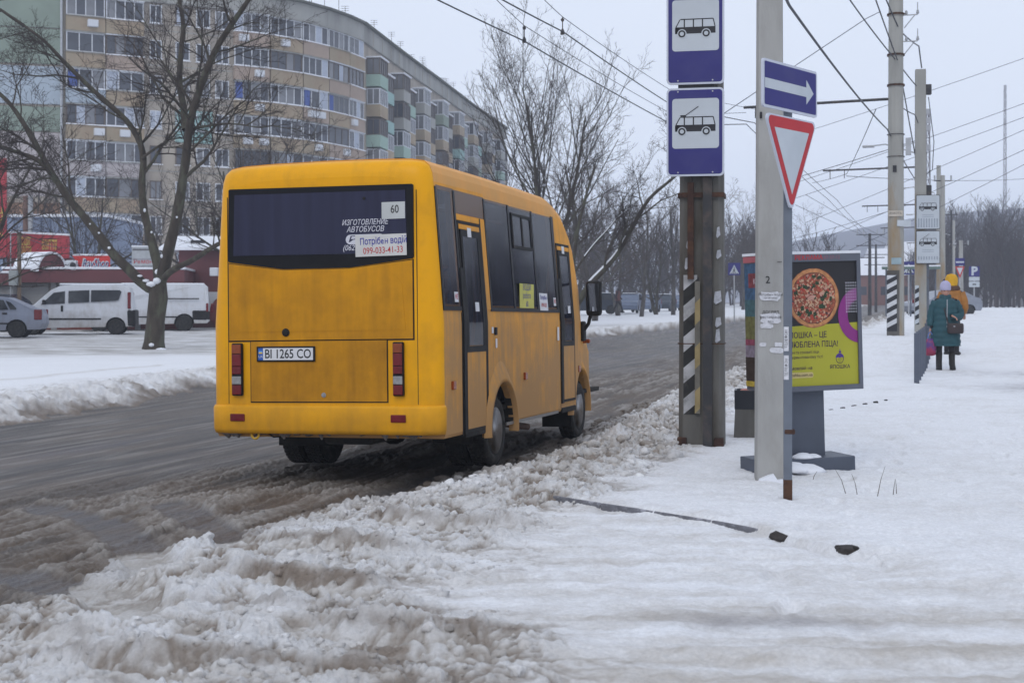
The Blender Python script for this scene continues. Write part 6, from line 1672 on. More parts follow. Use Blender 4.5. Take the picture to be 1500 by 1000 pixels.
# ---------------------------------------------------------------- vehicles
def vehicle(name, loc, yaw, L_, Wd, prof, belt, wins, wheels, paint, label, cat, r=.30, tail=None, handles=(), trims=(), snow=None, grp=None, tailw=.3, bumper=None, hub='hubcap_silver'):
    """side profile (x along length, 0 at the front; z up) lofted across the width with a narrower roof"""
    e = empty(name, loc, (0, 0, yaw), label, cat, grp)
    rings = []
    for s, k in ((-1, .80), (-.985, .93), (-.93, 1.0), (-.6, 1.01), (0, 1.015), (.6, 1.01), (.93, 1.0), (.985, .93), (1, .80)):
        ring = []
        for x, z in prof:
            yy = s * Wd / 2
            if z > belt: yy *= 1 - .16 * (z - belt) / .7
            cx = L_ / 2; f_ = 1 - (1 - k) * .10
            ring.append((cx + (x - cx) * f_ - cx, yy, z if z < .3 else .25 + (z - .25) * (1 - (1 - k) * .05)))
        rings.append(ring)
    b = MB(); b.smooth = False; b.loft(rings, cap=True)
    cuts = []
    me = b.mesh('body', [paint])
    for wx in wheels:
        pts = [(wx - L_ / 2 + (r * 1.16) * math.cos(2 * PI * k / 18), r + (r * 1.16) * math.sin(2 * PI * k / 18)) for k in range(18)]
        for s in (-1, 1):
            cuts.append(MB().prism(pts, 1, s * (Wd / 2 - .24), s * (Wd / 2 + .3)).mesh('c', m_under))
    me = boolean(me, cuts); me.materials.clear(); me.materials.append(paint); me.materials.append(m_under)
    for p in me.polygons:
        if abs(p.center.y) < Wd / 2 - .1 and p.center.z < .62 and abs(p.normal.z) < .99 and any(abs(p.center.x + L_ / 2 - wx) < r * 1.2 for wx in wheels): p.material_index = 1
    link('body', me, e)
    for wx in wheels:
        for s in (-1, 1):
            w = empty('wheel', (wx - L_ / 2, s * (Wd / 2 - .11), r), (0, 0, PI / 2), parent=e)
            t_ = MB(); t_.smooth = True; t_.lathe([(r * .6, -.09), (r * .9, -.10), (r, -.06), (r, .06), (r * .9, .10), (r * .6, .09)], (0, 0, 0), 'X', 26); t_.build('tyre', [m_tyre], w)
            h = MB(); h.lathe([(r * .62, -.085), (r * .55, -.08), (r * .5, -.05), (r * .2, -.06), (0, -.075)], (0, 0, 0), 'X', 20); h.lathe([(r * .62, .085), (r * .55, .08), (r * .5, .05), (r * .2, .06), (0, .075)], (0, 0, 0), 'X', 20)
            for k in range(6):
                a = 2 * PI * k / 6
                for sx_ in (-.078, .078): h.box((sx_, r * .36 * math.cos(a), r * .36 * math.sin(a)), (.012, r * .12, r * .34), M4=Matrix.Rotation(a - PI / 2, 4, 'X'))
            h.build('rim', [M(hub, (.42, .43, .46), .4)], w)
    m_cg = M('car_glass', (.022, .026, .032), .08, var=.3, spec=.6)
    for nm, pts in wins:
        for s in (-1, 1):
            vs = []
            for x, z in pts: vs.append((x - L_ / 2, s * (Wd / 2 * 1.012 * (1 - (.16 * (z - belt) / .7 if z > belt else 0)) + .004), z))
            inn = [(x, y - s * .03, z) for x, y, z in vs]; n = len(vs)
            MB()._add(vs + inn, [tuple(range(n)), tuple(range(n, 2 * n))[::-1]] + [(i, (i + 1) % n, n + (i + 1) % n, n + i) for i in range(n)]).build(nm, [m_cg], e)
    if tail:
        x, z, w_, h_ = tail
        for s in (-1, 1): MB().bbox((x - L_ / 2, s * (Wd / 2 - .06), z), (w_, .16, h_), .03).build('tail_light', [m_red_l], e)
    for x, z, w_, h_ in handles:
        for s in (-1, 1): MB().bbox((x - L_ / 2, s * (Wd / 2 + .012), z), (w_, .03, h_), .008).build('handle', [m_black], e)
    for x, z, w_, h_ in trims:
        for s in (-1, 1): MB().box((x - L_ / 2, s * (Wd / 2 + .008), z), (w_, .02, h_)).build('trim', [m_black], e)
    if bumper:
        x, z, w_, h_ = bumper; MB().bbox((x - L_ / 2, 0, z), (w_, Wd + .03, h_), .06).build('rear_bumper', [m_black], e)
    if snow:
        x0_, x1_, z = snow; MB().bbox(((x0_ + x1_) / 2 - L_ / 2, 0, z), (x1_ - x0_, Wd * .72, .06), .03).build('roof_snow', [m_snow], e)
    for s in (-1, 1): MB().bbox((1.45 - L_ / 2 if L_ < 4.6 else 1.4 - L_ / 2, s * (Wd / 2 + .10), belt + .10), (.12, .16, .17), .04).build('door_mirror', [m_black], e)
    return e
white_p = dirty_paint('van_white_paint', (.62, .64, .68), (.30, .27, .24), .0, 1.0, .3, .3, .8)
silver_p = dirty_paint('silver_paint', (.27, .30, .38), (.16, .15, .15), .0, .8, .3, .3, .7)
dark_p = M('dark_blue_car_paint', (.022, .03, .045), .25, var=.15)
grey_p = M('blue_grey_car_paint', (.12, .15, .22), .3, var=.15)
# compact van facing left
Yv = 53.0; Lv = 4.6
van_prof = [(.12, .30), (.0, .62), (.10, .86), (.55, 1.00), (1.02, 1.12), (1.62, 1.66), (1.95, 1.82), (2.6, 1.87), (4.2, 1.85), (4.42, 1.74), (4.52, 1.1), (4.6, .62), (4.55, .32), (.5, .26)]
wins_v = [('side_window', [(1.28, 1.13), (1.72, 1.56), (2.12, 1.62), (2.12, 1.17)]), ('side_window', [(2.24, 1.18), (2.24, 1.63), (2.98, 1.66), (2.98, 1.22)]), ('side_window', [(3.04, 1.22), (3.04, 1.66), (4.06, 1.66), (4.12, 1.60), (4.02, 1.30), (3.9, 1.27)])]
xr = X_(199, Yv)
vehicle('white_van', (xr - Lv / 2 - .05, Yv, gz(xr - 2, Yv) - .02), rad(11), Lv, 1.83, van_prof, 1.12, wins_v, (.95, 3.92), white_p, 'dirty white compact van with three dark side windows, behind the silver car', 'van', .31, (4.40, 1.28, .12, .62), ((2.02, .98, .08, .22),), ((2.0, .60, 2.8, .06),), (1.9, 4.2, 1.88), 'parked vans', bumper=(4.48, .62, .30, .62))
# cargo van behind it
Yw2 = 58.5; Lw = 5.3
van2 = [(.1, .34), (.0, .75), (.1, 1.0), (.7, 1.2), (1.25, 1.72), (1.6, 1.92), (2.1, 1.97), (5.1, 1.96), (5.24, 1.84), (5.28, .9), (5.3, .45), (5.2, .36), (.5, .30)]
xr2 = X_(304, Yw2)
vehicle('cargo_van', (xr2 - Lw / 2, Yw2, gz(xr2 - 2, Yw2) - .05), rad(14), Lw, 1.95, van2, 1.2, [('side_window', [(1.0, 1.28), (1.42, 1.68), (1.95, 1.72), (1.95, 1.28)])], (.95, 4.28), white_p, 'plain white cargo van without rear windows, between the forked tree and the bus', 'van', .35, (5.2, 1.0, .10, .35), (), ((4.2, 1.36, 1.35, .045), (2.4, .62, 3.4, .05)), (1.8, 5.1, 1.97), 'parked vans', bumper=(4.95, .68, .70, .40))
# silver hatchback tail at the left edge
Yc = 49.0; Lc = 4.25
sedan = [(.1, .30), (.0, .55), (.15, .72), (1.1, .92), (1.85, 1.34), (2.5, 1.43), (3.1, 1.38), (3.55, 1.18), (3.85, 1.03), (4.15, .98), (4.22, .75), (4.25, .5), (4.15, .30), (.5, .22)]
xr = X_(64, Yc)
vehicle('silver_car', (xr - Lc / 2, Yc, gz(xr - 2, Yc) - .01), rad(11), Lc, 1.7, sedan, .92, [('side_window', [(1.5, .95), (2.0, 1.28), (2.45, 1.33), (2.45, .95)]), ('side_window', [(2.52, .95), (2.52, 1.34), (2.95, 1.30), (3.12, .97)]), ('quarter_window', [(3.18, .97), (3.02, 1.28), (3.18, 1.22), (3.38, 1.02), (3.36, .97)])], (.85, 3.38), silver_p, 'silver car with a red tail light, tail end at the left picture edge', 'car', .30, (4.08, .80, .26, .36), ((3.0, .84, .16, .06),), ((2.2, .50, 2.0, .05),), None, 'parked cars across the road')
# dark car glimpsed at far left and the red one behind the bus
hatch = [(.1, .30), (.0, .6), (.2, .85), (1.0, 1.0), (1.6, 1.45), (2.2, 1.55), (3.6, 1.52), (4.0, 1.25), (4.2, .95), (4.25, .5), (4.15, .30), (.5, .24)]
wh = [('side_window', [(1.35, 1.03), (1.75, 1.40), (2.3, 1.45), (2.3, 1.03)]), ('side_window', [(2.4, 1.03), (2.4, 1.46), (3.3, 1.44), (3.55, 1.06)])]
vehicle('dark_car', (X_(-32, 57.5), 57.5, gz(-20, 57) - .02), 0, 4.3, 1.75, hatch, 1.0, wh, (.85, 3.45), dark_p, 'dark car roof peeping over the silver car at the left edge', 'car', .31, (4.1, .9, .12, .4), grp='parked cars across the road')
vehicle('red_car', (X_(312, 62) + 2.1, 62, gz(-12, 62)), PI, 4.3, 1.75, hatch, 1.0, wh, (.85, 3.45), M('dark_red_paint', (.12, .02, .02), .3), 'dark red vehicle just showing between the cargo van and the bus', 'car', .31, (4.1, .9, .12, .4), grp='parked cars across the road')
for i, (px, Y, yaw, pt, lab) in enumerate(((868, 104, 0, dark_p, 'black estate car with a red tail light right of the bus mirror'), (922, 112, rad(78), grey_p, 'blue-grey car facing the road between the two thin trees'), (946, 120, rad(70), grey_p, 'bluish parked car behind the thin leaning tree trunks'), (972, 128, rad(75), dark_p, 'dark parked car just left of the thick double trunk'), (1004, 134, rad(75), grey_p, 'distant parked car right of the thick double trunk'))):
    z = gz(X_(px, Y), Y)
    vehicle('parked_car', (X_(px, Y), Y, Z_(459.5 - i * 1.2, Y) if i else Z_(460, Y)), yaw, 4.3, 1.75, hatch, 1.0, wh, (.85, 3.45), pt, lab, 'car', .31, (4.1, .9, .12, .4), grp='cars parked under the far trees', snow=(1.6, 3.8, 1.55))
Y = 78; vehicle('silver_car', (X_(1378, Y), Y, gz(X_(1378, Y), Y) - .12), rad(14), 4.4, 1.75, sedan, .92, [('side_window', [(1.5, .95), (2.0, 1.28), (2.45, 1.33), (2.45, .95)]), ('side_window', [(2.52, .95), (2.52, 1.34), (2.95, 1.30), (3.3, .97)])], (.85, 3.45), M('pale_silver_paint', (.25, .27, .32), .3, var=.1), 'pale silver car behind the woman in the teal coat', 'car', .30, (.12, .8, .2, .2))

# ---------------------------------------------------------------- hill and haze
def hills():
    # far ridge, snow with forest patches
    xs = np.linspace(-500, 800, 90); rows = []
    V = []; n, m_ = 14, len(xs)
    for j in range(n):
        t = j / (n - 1); Y = 400 + 300 * t
        for x in xs:
            px = 750 + F * x / 550
            prof = np.interp(px, [-800, 600, 900, 1100, 1160, 1250, 1330, 1400, 1500, 1700, 2400], [4, 5, 9, 18, 24, 31, 36, 39, 43, 46, 42])
            h = prof * (sstep(0, 1, t)) * (1 + .06 * float(perlin(np.array([x * .01]), np.array([Y * .01]), 3)[0]))
            V.append((x, Y, 1.2 + h))
    idx = np.arange(n * m_).reshape(n, m_)
    Fq = np.stack([idx[:-1, :-1].ravel(), idx[:-1, 1:].ravel(), idx[1:, 1:].ravel(), idx[1:, :-1].ravel()], 1)
    me = np_mesh('hill', np.array(V), Fq, M('hill_snow_and_wood', (.12, .12, .14), .95, var=.3, scale=.02, col2=(.30, .30, .34), thr=(.45, .62)), smooth=True)
    tag(link('hill', me), 'long snowy wooded ridge fading into haze', None, None, 'structure')
    # nearer wooded rise at the right
    V = []; xs = np.linspace(20, 200, 40); n = 10
    for j in range(n):
        t = j / (n - 1); Y = 150 + 130 * t
        for x in xs:
            px = 750 + F * x / 200
            h = np.interp(px, [1000, 1330, 1420, 1500, 1700, 2500], [0, 1, 6.5, 10.5, 13, 14]) * sstep(0, 1, t)
            V.append((x, Y, gz(x, Y) - .3 + h))
    idx = np.arange(n * len(xs)).reshape(n, len(xs))
    Fq = np.stack([idx[:-1, :-1].ravel(), idx[:-1, 1:].ravel(), idx[1:, 1:].ravel(), idx[1:, :-1].ravel()], 1)
    tag(link('wooded_slope', np_mesh('wooded_slope', np.array(V), Fq, M('slope_brown_snow', (.22, .20, .20), .95, var=.3, scale=.1), smooth=True)), 'snowy slope under the right hand wood', None, None, 'structure')
hills()
def haze():
    b = MB().box((0, 450, 24), (7200, 1560, 57.0))
    m = bpy.data.materials.new('haze'); m.use_nodes = True; t = m.node_tree; t.nodes.clear()
    o = t.nodes.new('ShaderNodeOutputMaterial'); v = t.nodes.new('ShaderNodeVolumePrincipled')
    v.inputs['Color'].default_value = (.82, .88, 1.0, 1); v.inputs['Density'].default_value = .0009; v.inputs['Anisotropy'].default_value = .0
    t.links.new(v.outputs[0], o.inputs['Volume'])
    ob = b.build('haze', [m]); tag(ob, 'thin winter haze over the whole street', None, None, 'stuff')
haze()
# ---------------------------------------------------------------- bare winter trees
def bark(name, c, c2): return M(name, c, .95, var=.3, scale=7, bump=.6, bscale=30, col2=c2, thr=(.48, .62), stretch=(1, 1, .35))
m_bark = bark('bark_dark_brown', (.055, .045, .036), (.085, .085, .06))
m_bark2 = bark('bark_grey_brown', (.060, .052, .048), (.10, .095, .085))
m_twig = M('twigs_dark', (.045, .035, .032), .95, var=.25, scale=3)
m_twig2 = M('twigs_grey_brown', (.075, .058, .052), .95, var=.25, scale=3)

class Tubes:
    """gathers many tapering tubes quickly"""
    def __init__(s): s.V = []; s.F3 = []; s.n = 0
    def add(s, path, radii, k):
        P_ = np.asarray(path, float); m = len(P_)
        d = np.gradient(P_, axis=0); d /= (np.linalg.norm(d, axis=1, keepdims=True) + 1e-9)
        ref = np.array([0.3, 0.2, 0.93]) if abs(d[0][2]) < .9 else np.array([1.0, .1, 0])
        u = np.cross(d, ref); u /= (np.linalg.norm(u, axis=1, keepdims=True) + 1e-9); w = np.cross(d, u)
        a = 2 * PI * np.arange(k) / k
        V = P_[:, None, :] + (u[:, None, :] * np.cos(a)[None, :, None] + w[:, None, :] * np.sin(a)[None, :, None]) * np.asarray(radii)[:, None, None]
        s.V.append(V.reshape(-1, 3))
        i = np.arange(m - 1)[:, None] * k; j = np.arange(k)[None, :]; j2 = (j + 1) % k
        s.F3.append(np.stack([i + j, i + j2, i + k + j2, i + k + j], -1).reshape(-1, 4) + s.n); s.n += m * k
    def mesh(s, name, mt, smooth=True): return np_mesh(name, np.concatenate(s.V), np.concatenate(s.F3), mt, smooth)

def grow(rs, trunk, crown, p, d, L_, r, lvl, par, snow=None):
    """one branch and its children"""
    seg = {0: 9, 1: 7, 2: 5, 3: 3, 4: 3}[min(lvl, 4)]
    path = [p.copy()]; dirs = []
    wob = par['wob'] * (1 + .35 * lvl); cur = d.copy()
    for i in range(seg):
        cur = cur + rs.normal(0, wob, 3) + np.array([0, 0, par['up'] * (.5 if lvl == 0 else 1)]) * (1.0 / seg)
        cur /= np.linalg.norm(cur); path.append(path[-1] + cur * L_ / seg); dirs.append(cur.copy())
    tt = np.linspace(0, 1, seg + 1); rr = r * (1 - tt * (.75 if lvl < 2 else .65)) + par['rmin'] * .25
    (trunk if lvl <= 1 else crown).add(path, rr, {0: 9, 1: 6, 2: 4}.get(lvl, 3))
    if snow is not None and lvl <= 2 and abs(d[2]) < .85 and rs.rand() < .5: snow.append((path, rr))
    if lvl >= par['levels']: return
    n = par['n'][lvl]
    for k in range(n):
        t = par['t0'][lvl] + (1 - par['t0'][lvl]) * (k + rs.rand() * .8) / n
        t = min(t, .98); x = t * seg; i = int(x); q = path[i] + (path[i + 1] - path[i]) * (x - i)
        base = dirs[i]
        side = np.cross(base, rs.normal(0, 1, 3)); side /= np.linalg.norm(side) + 1e-9
        an = rad(par['ang'][lvl] * (.75 + .5 * rs.rand()))
        nd = base * math.cos(an) + side * math.sin(an)
        if nd[2] < -.15: nd[2] *= .3
        nd /= np.linalg.norm(nd)
        rn = max(rr[i] * (.40 + .2 * rs.rand()), par['rmin'])
        grow(rs, trunk, crown, q, nd, L_ * par['lr'][lvl] * (1.15 - .55 * t) * (.75 + .5 * rs.rand()), rn, lvl + 1, par, snow)

DEF = dict(wob=.075, up=.22, levels=4, n=(9, 6, 5, 4), t0=(.28, .2, .15, .1), ang=(42, 45, 48, 50), lr=(.55, .50, .48, .5), rmin=.008)
def snow_tufts(snow, rs, s=1.0):
    b = MB(); b.smooth = True
    for path, rr in snow:
        for i in range(1, len(path) - 1):
            if rs.rand() < .35:
                q = path[i]; r = rr[i]
                b.lathe([(0, -.3 * r), (r * .9 * s, 0), (r * .6 * s, r * .5), (0, r * .8)], (q[0], q[1], q[2] + r * .75), 'Z', 5)
    return b

# -- the forked tree by the parking lot, its limbs as seen
def forked_tree():
    D = 38.5
    def P(px, py, dy=0): return np.array([X_(px, D + dy), D + dy, Z_(py, D + dy)])
    rs = np.random.RandomState(3)
    tr, cr_ = Tubes(), Tubes(); snow = []
    def limb(pts, r0, r1, kids, par, lsc, t0=.15):
        pts = [P(*p) for p in pts]
        # smooth the polyline
        sm = []
        for a, c in zip(pts[:-1], pts[1:]):
            for t in np.linspace(0, 1, 4)[:-1]: sm.append(a + (c - a) * t)
        sm.append(pts[-1]); sm = np.array(sm)
        for _ in range(2): sm[1:-1] = (sm[:-2] + 2 * sm[1:-1] + sm[2:]) / 4
        rr = np.linspace(r0 * .84, r1 * .75, len(sm)); tr.add(sm, rr * (1 + .06 * rs.normal(0, 1, len(sm))), 10)
        dirs = np.gradient(sm, axis=0); dirs /= np.linalg.norm(dirs, axis=1, keepdims=True)
        for k in range(kids):
            t = t0 + (1 - t0) * (k + rs.rand()) / kids; i = min(int(t * (len(sm) - 1)), len(sm) - 2)
            side = np.cross(dirs[i], rs.normal(0, 1, 3)); side /= np.linalg.norm(side)
            an = rad(38 + 30 * rs.rand()); nd = dirs[i] * math.cos(an) + side * math.sin(an)
            if nd[2] < 0: nd[2] *= .3
            nd[1] *= .7; nd /= np.linalg.norm(nd)
            grow(rs, tr, cr_, sm[i], nd, lsc * (1.1 - .5 * t) * (.6 + .7 * rs.rand()), max(rr[i] * (.3 + .2 * rs.rand()), .02), 1, par)
        grow(rs, tr, cr_, sm[-1], dirs[-1], lsc * .8, r1, 1, par)
    par = dict(DEF, levels=4, n=(0, 8, 6, 4), rmin=.0036, wob=.09, up=.18, lr=(.5, .5, .5, .5))
    # trunk with flared foot
    base = [P(225, 516), P(226, 500), P(228, 470), P(232, 436), P(232, 414)]
    tr.add(base, [.34, .275, .245, .26, .22], 12)
    for a in range(6):
        an = a * 1.05; foot = base[0] + np.array([math.cos(an) * .42, math.sin(an) * .35, -.05]); tr.add([base[1] + np.array([0, 0, -.05]), (base[1] + foot) / 2 + np.array([0, 0, -.08]), foot], [.17, .12, .05], 6)
    limb([(230, 425), (210, 418), (190, 395), (168, 376), (150, 352), (132, 328), (115, 308), (99, 289), (85, 268), (75, 253), (51, 208), (30, 173), (12, 148), (-12, 128)], .19, .07, 9, par, 3.0, .45)
    limb([(100, 290), (80, 262), (60, 235), (30, 225), (-5, 212), (-40, 205)], .10, .05, 6, par, 2.2, .3)
    limb([(232, 412), (231, 388, .1), (222, 352, .3), (210, 310, .5), (207, 265, .6), (211, 240, .7), (208, 213, .8), (189, 178, .8), (151, 146, .8), (119, 116, .9), (89, 86, 1.0), (65, 59, 1.2), (35, 38, 1.3)], .16, .05, 12, par, 3.0, .35)
    limb([(235, 415), (240, 395, -.2), (252, 346, -.4), (261, 310, -.5), (268, 262, -.6), (273, 230, -.7), (278, 175, -.8), (294, 127, -1.0), (313, 76, -1.2), (340, 35, -1.4), (365, 0, -1.6), (392, -45, -1.8)], .20, .07, 12, par, 3.2, .35)
    limb([(272, 190, -.6), (270, 162, -.4), (262, 122, -.2), (265, 76, 0), (270, 35, .2), (262, 0, .3), (255, -45, .5)], .12, .06, 10, par, 3.0, .1)
    limb([(238, 410, -.1), (246, 400, -.4), (262, 390, -.8), (282, 382, -1.2), (312, 361, -1.8), (345, 345, -2.2)], .12, .07, 2, par, 1.6, .8)
    limb([(278, 190, -.5), (300, 185, -.9), (338, 180, -1.4), (372, 186, -1.8)], .05, .02, 5, par, 1.8, .1)
    limb([(208, 232, .6), (230, 215, .6), (250, 205, .8), (262, 190, 1)], .05, .025, 3, par, 1.5, .1)
    t = empty('forked_tree', (0, 0, 0), (0, 0, 0), 'big dark bare tree forking low with snow in its crotch, left of the bus', 'tree')
    link('trunk', tr.mesh('trunk', m_bark), t); link('crown', cr_.mesh('crown', m_twig), t)
    b = MB(); b.smooth = True
    for px, py, dy, sx_, sz_ in ((222, 416, -.22, .24, .14), (230, 411, -.28, .18, .16), (238, 392, -.3, .12, .08), (214, 411, -.2, .16, .08), (205, 404, -.2, .12, .06), (230, 398, -.2, .10, .14), (259, 318, -.75, .05, .06), (212, 308, .3, .06, .10), (145, 341, -.2, .05, .05), (132, 328, -.2, .04, .04), (160, 363, -.2, .07, .07), (237, 375, -.5, .06, .10), (222, 505, -.35, .12, .10), (236, 512, -.35, .25, .10), (222, 340, .1, .05, .06)):
        sx_ *= .62; sz_ *= .62; q = P(px, py, dy * .8); b.lathe([(0, -sz_), (sx_ * .8, -sz_ * .5), (sx_, 0), (sx_ * .7, sz_ * .6), (0, sz_ * .85)], tuple(q), 'Z', 9)
    b.build('snow_patch', [m_snow], t)
forked_tree()

def tree_proto(seed, H_, r, par, stems=1, spread=.0, lean=0.0):
    rs = np.random.RandomState(seed); tr, cr_ = Tubes(), Tubes(); snow = []
    for s_ in range(stems):
        a = rs.rand() * 6.28; d = np.array([math.cos(a) * spread, math.sin(a) * spread * .6, 1.0]); d[0] += lean; d /= np.linalg.norm(d)
        grow(rs, tr, cr_, np.array([0.04 * s_, 0.03 * s_, -.3]), d, H_ * (.85 + .15 * rs.rand()) / (1.12), r * (1 if s_ == 0 else .8), 0, par, snow)
    sb = snow_tufts(snow, rs)
    return tr, cr_, sb
def place_tree(name, label, tr, cr_, sb, x, y, z, rz=0, sc=1.0, bm=None, tm=None, group=None, meshes=None):
    t = empty(name, (x, y, z), (0, 0, rz), label, 'tree', group); t.scale = (sc, sc, sc)
    if meshes is None: meshes = (tr.mesh('trunk', bm or m_bark2), cr_.mesh('crown', tm or m_twig2), sb.mesh('snow_patch', [m_snow]) if sb and sb.v else None)
    link('trunk', meshes[0], t); link('crown', meshes[1], t)
    if meshes[2]: link('snow_patch', meshes[2], t)
    return meshes
FAN = dict(DEF, wob=.045, up=.45, n=(9, 6, 5, 3), t0=(.22, .2, .15, .1), ang=(30, 36, 42, 48), lr=(.62, .46, .45, .5), rmin=.0062)
BUSHY = dict(DEF, wob=.07, up=.25, n=(8, 6, 5, 3), t0=(.16, .18, .1, .1), ang=(46, 44, 48, 50), lr=(.60, .50, .5, .5), rmin=.0068)
# the fan-shaped tree over the front of the bus
T4 = tree_proto(21, 12.8, .15, FAN, 4, .13)
Y = 66; x = X_(806, Y); place_tree('bare_tree', 'tall fan-shaped bare tree rising above the front of the bus', *T4, x, Y, gz(x, Y), 0.4, 1.0, m_bark, m_twig)
T5 = tree_proto(22, 11.0, .15, BUSHY, 2, .22)
A = tree_proto(31, 10.5, .17, BUSHY, 2, .18); mA = None
Y = 74; x = X_(742, Y)
mB = place_tree('bare_tree', 'bushy bare tree at the far end of the apartment block roofline', *T5, X_(700, 88), 88, gz(0, 88), .2, .9)
mA = place_tree('bare_tree', 'bare tree filling the gap right of the fan-shaped tree', *A, X_(872, 80), 80, gz(X_(872, 80), 80), 1.0, 1.0)
C_ = tree_proto(41, 9.5, .14, dict(BUSHY, up=.3), 3, .30); mC = place_tree('bare_tree', 'many-stemmed bare tree above the rear window of the bus', *C_, X_(365, 62), 62, gz(-10, 62), .3, 1.05, m_bark, m_twig)
G = tree_proto(51, 12, .20, FAN, 1, .1); mG = place_tree('bare_tree', 'tall single-stemmed tree with a thick double trunk beyond the road', *G, X_(986, 104), 104, gz(X_(986, 104), 104), 0, .88)
# leaning limb with snow along it, from behind the bus front
def leaning():
    rs = np.random.RandomState(9); tr, cr_ = Tubes(), Tubes(); Yt = 52
    def P(px, py): return np.array([X_(px, Yt), Yt, Z_(py, Yt)])
    par = dict(DEF, levels=4, n=(0, 6, 5, 3), rmin=.005, wob=.10, up=.15)
    def limb(px, r0, r1, kids, ln):
        pts = [P(*p) for p in px]; sm = []
        for a, c in zip(pts[:-1], pts[1:]):
            for t in (0, .33, .66): sm.append(a + (c - a) * t)
        sm.append(pts[-1]); sm = np.array(sm); sm[1:-1] = (sm[:-2] + 2 * sm[1:-1] + sm[2:]) / 4
        rr = np.linspace(r0, r1, len(sm)); tr.add(sm, rr, 8); dd = np.gradient(sm, axis=0); dd /= np.linalg.norm(dd, axis=1, keepdims=True)
        for k in range(kids):
            i = int((.3 + .68 * (k + rs.rand()) / kids) * (len(sm) - 1)); side = np.cross(dd[i], rs.normal(0, 1, 3)); side /= np.linalg.norm(side)
            nd = dd[i] * .75 + side * .65; nd[1] *= .6; nd[2] = abs(nd[2]); nd /= np.linalg.norm(nd); grow(rs, tr, cr_, sm[i], nd, ln * (.6 + .6 * rs.rand()), max(rr[i] * .45, .015), 1, par)
        return sm, rr
    a = limb([(840, 452), (866, 414), (885, 395), (905, 372), (925, 335), (950, 290), (985, 262), (1005, 245)], .13, .04, 9, 2.4)
    c = limb([(838, 405), (850, 385), (870, 358), (892, 335), (905, 318), (930, 300)], .05, .02, 7, 1.6)
    d = limb([(842, 450), (838, 400), (845, 340), (860, 280), (872, 240)], .09, .03, 8, 2.0)
    t = empty('leaning_tree', (0, 0, 0), (0, 0, 0), 'bare tree leaning right from behind the bus mirror with snow along its limbs', 'tree')
    link('trunk', tr.mesh('trunk', m_bark), t); link('crown', cr_.mesh('crown', m_twig), t)
    sn = Tubes()
    for sm, rr in (a, c): 
        k = slice(4, len(sm)) if sm is c[0] else slice(3, 12)
        q = sm[k] + np.array([0, -.02, 0]) + np.array([-.5, 0, .8]) * rr[k][:, None] * .8; sn.add(q, rr[k] * .55, 5)
    link('snow_patch', sn.mesh('snow_patch', m_snow), t)
leaning()
places = [(mC, 300, 70, .9, 'bare tree standing right behind the forked tree, before the block'), (mA, 440, 84, .92, 'bare tree in front of the curved loggias, above the bus roof'), (mB, 535, 78, .70, 'low bare tree at the corner of the curved loggias'), (mA, 610, 92, .80, 'bare tree before the green balconies'),
          (mC, 668, 98, .85, 'bare tree before the receding wing of the block'), (mB, 905, 100, .95, 'thin bare tree beside the far dark-clothed walker'), (mG, 939, 96, .80, 'mossy trunked bare tree second from the walker'), (mC, 962, 106, .85, 'bare tree with a bent trunk left of the thick double trunk'),
          (mB, 1012, 112, .95, 'bare tree just left of the striped stop pole'), (mA, 1040, 126, .95, 'bare tree behind the striped stop pole'), (mG, 1088, 140, .95, 'hazy bare tree between the two near poles'), (mC, 1120, 150, .9, 'hazy bare tree behind the light concrete pole'), (mA, 1172, 165, 1.0, 'hazy bare tree right of the give-way sign'),
          (mB, 845, 92, .9, 'bare tree close behind the fan-shaped one'), (mA, 770, 96, .95, 'bare tree between the block end and the fan-shaped tree'), (mC, -60, 46, .9, 'bare tree just outside the left edge with twigs in view'), (mB, 1100, 175, 1.1, 'far hazy tree over the pavement'), (mC, 135, 74, .95, 'bare tree between the hoarding and the forked tree, behind the kiosks'), (mB, 40, 84, .95, 'bare tree before the green end wall of the block'), (mB, 232, 78, .85, 'thin bare tree right behind the fork of the big tree')]
for i, (ms, px, Y, sc, lab) in enumerate(places):
    x = X_(px, Y); place_tree('bare_tree', lab, None, None, None, x, Y, gz(x, Y) - .05, i * 1.3, sc, group='bare trees beyond the road', meshes=ms)
# low hedge-like brush and the far wood as one mass
def far_wood(name, pts, seed, hmin, hmax, label, mt, lvl=2):
    rs = np.random.RandomState(seed); T_ = Tubes(); par = dict(DEF, levels=lvl, n=(16, 6, 3), t0=(.12, .1, .1), ang=(34, 36, 40), lr=(.42, .42, .4), rmin=.03, wob=.06, up=.35)
    protos = []
    for k in range(5):
        q = Tubes(); grow(rs, q, q, np.array([0, 0, 0.]), np.array([.05, 0, 1.]), 10.0, .16, 0, par); protos.append((np.concatenate(q.V), np.concatenate(q.F3)))
    VV, FF, off = [], [], 0
    for (x, y, z) in pts(rs):
        V, F_ = protos[rs.randint(5)]; s = (hmin + (hmax - hmin) * rs.rand()) / 10; a = rs.rand() * 6.28
        R_ = np.array([[math.cos(a), -math.sin(a), 0], [math.sin(a), math.cos(a), 0], [0, 0, 1]])
        VV.append((V * s) @ R_.T + np.array([x, y, z])); FF.append(F_ + off); off += len(V)
    me = np_mesh(name, np.concatenate(VV), np.concatenate(FF), mt, True); tag(link(name, me), label, None, None, 'stuff')
m_far = M('far_wood_brown', (.048, .036, .034), .95, var=.3, scale=.3)
def hill_h(x, Y):
    t = (Y - 150) / 130; px = 750 + F * x / 200
    return gz(x, Y) - .5 + float(np.interp(px, [1000, 1330, 1420, 1500, 1700, 2500], [0, 1, 6.5, 10.5, 13, 14]) * sstep(0, 1, t))
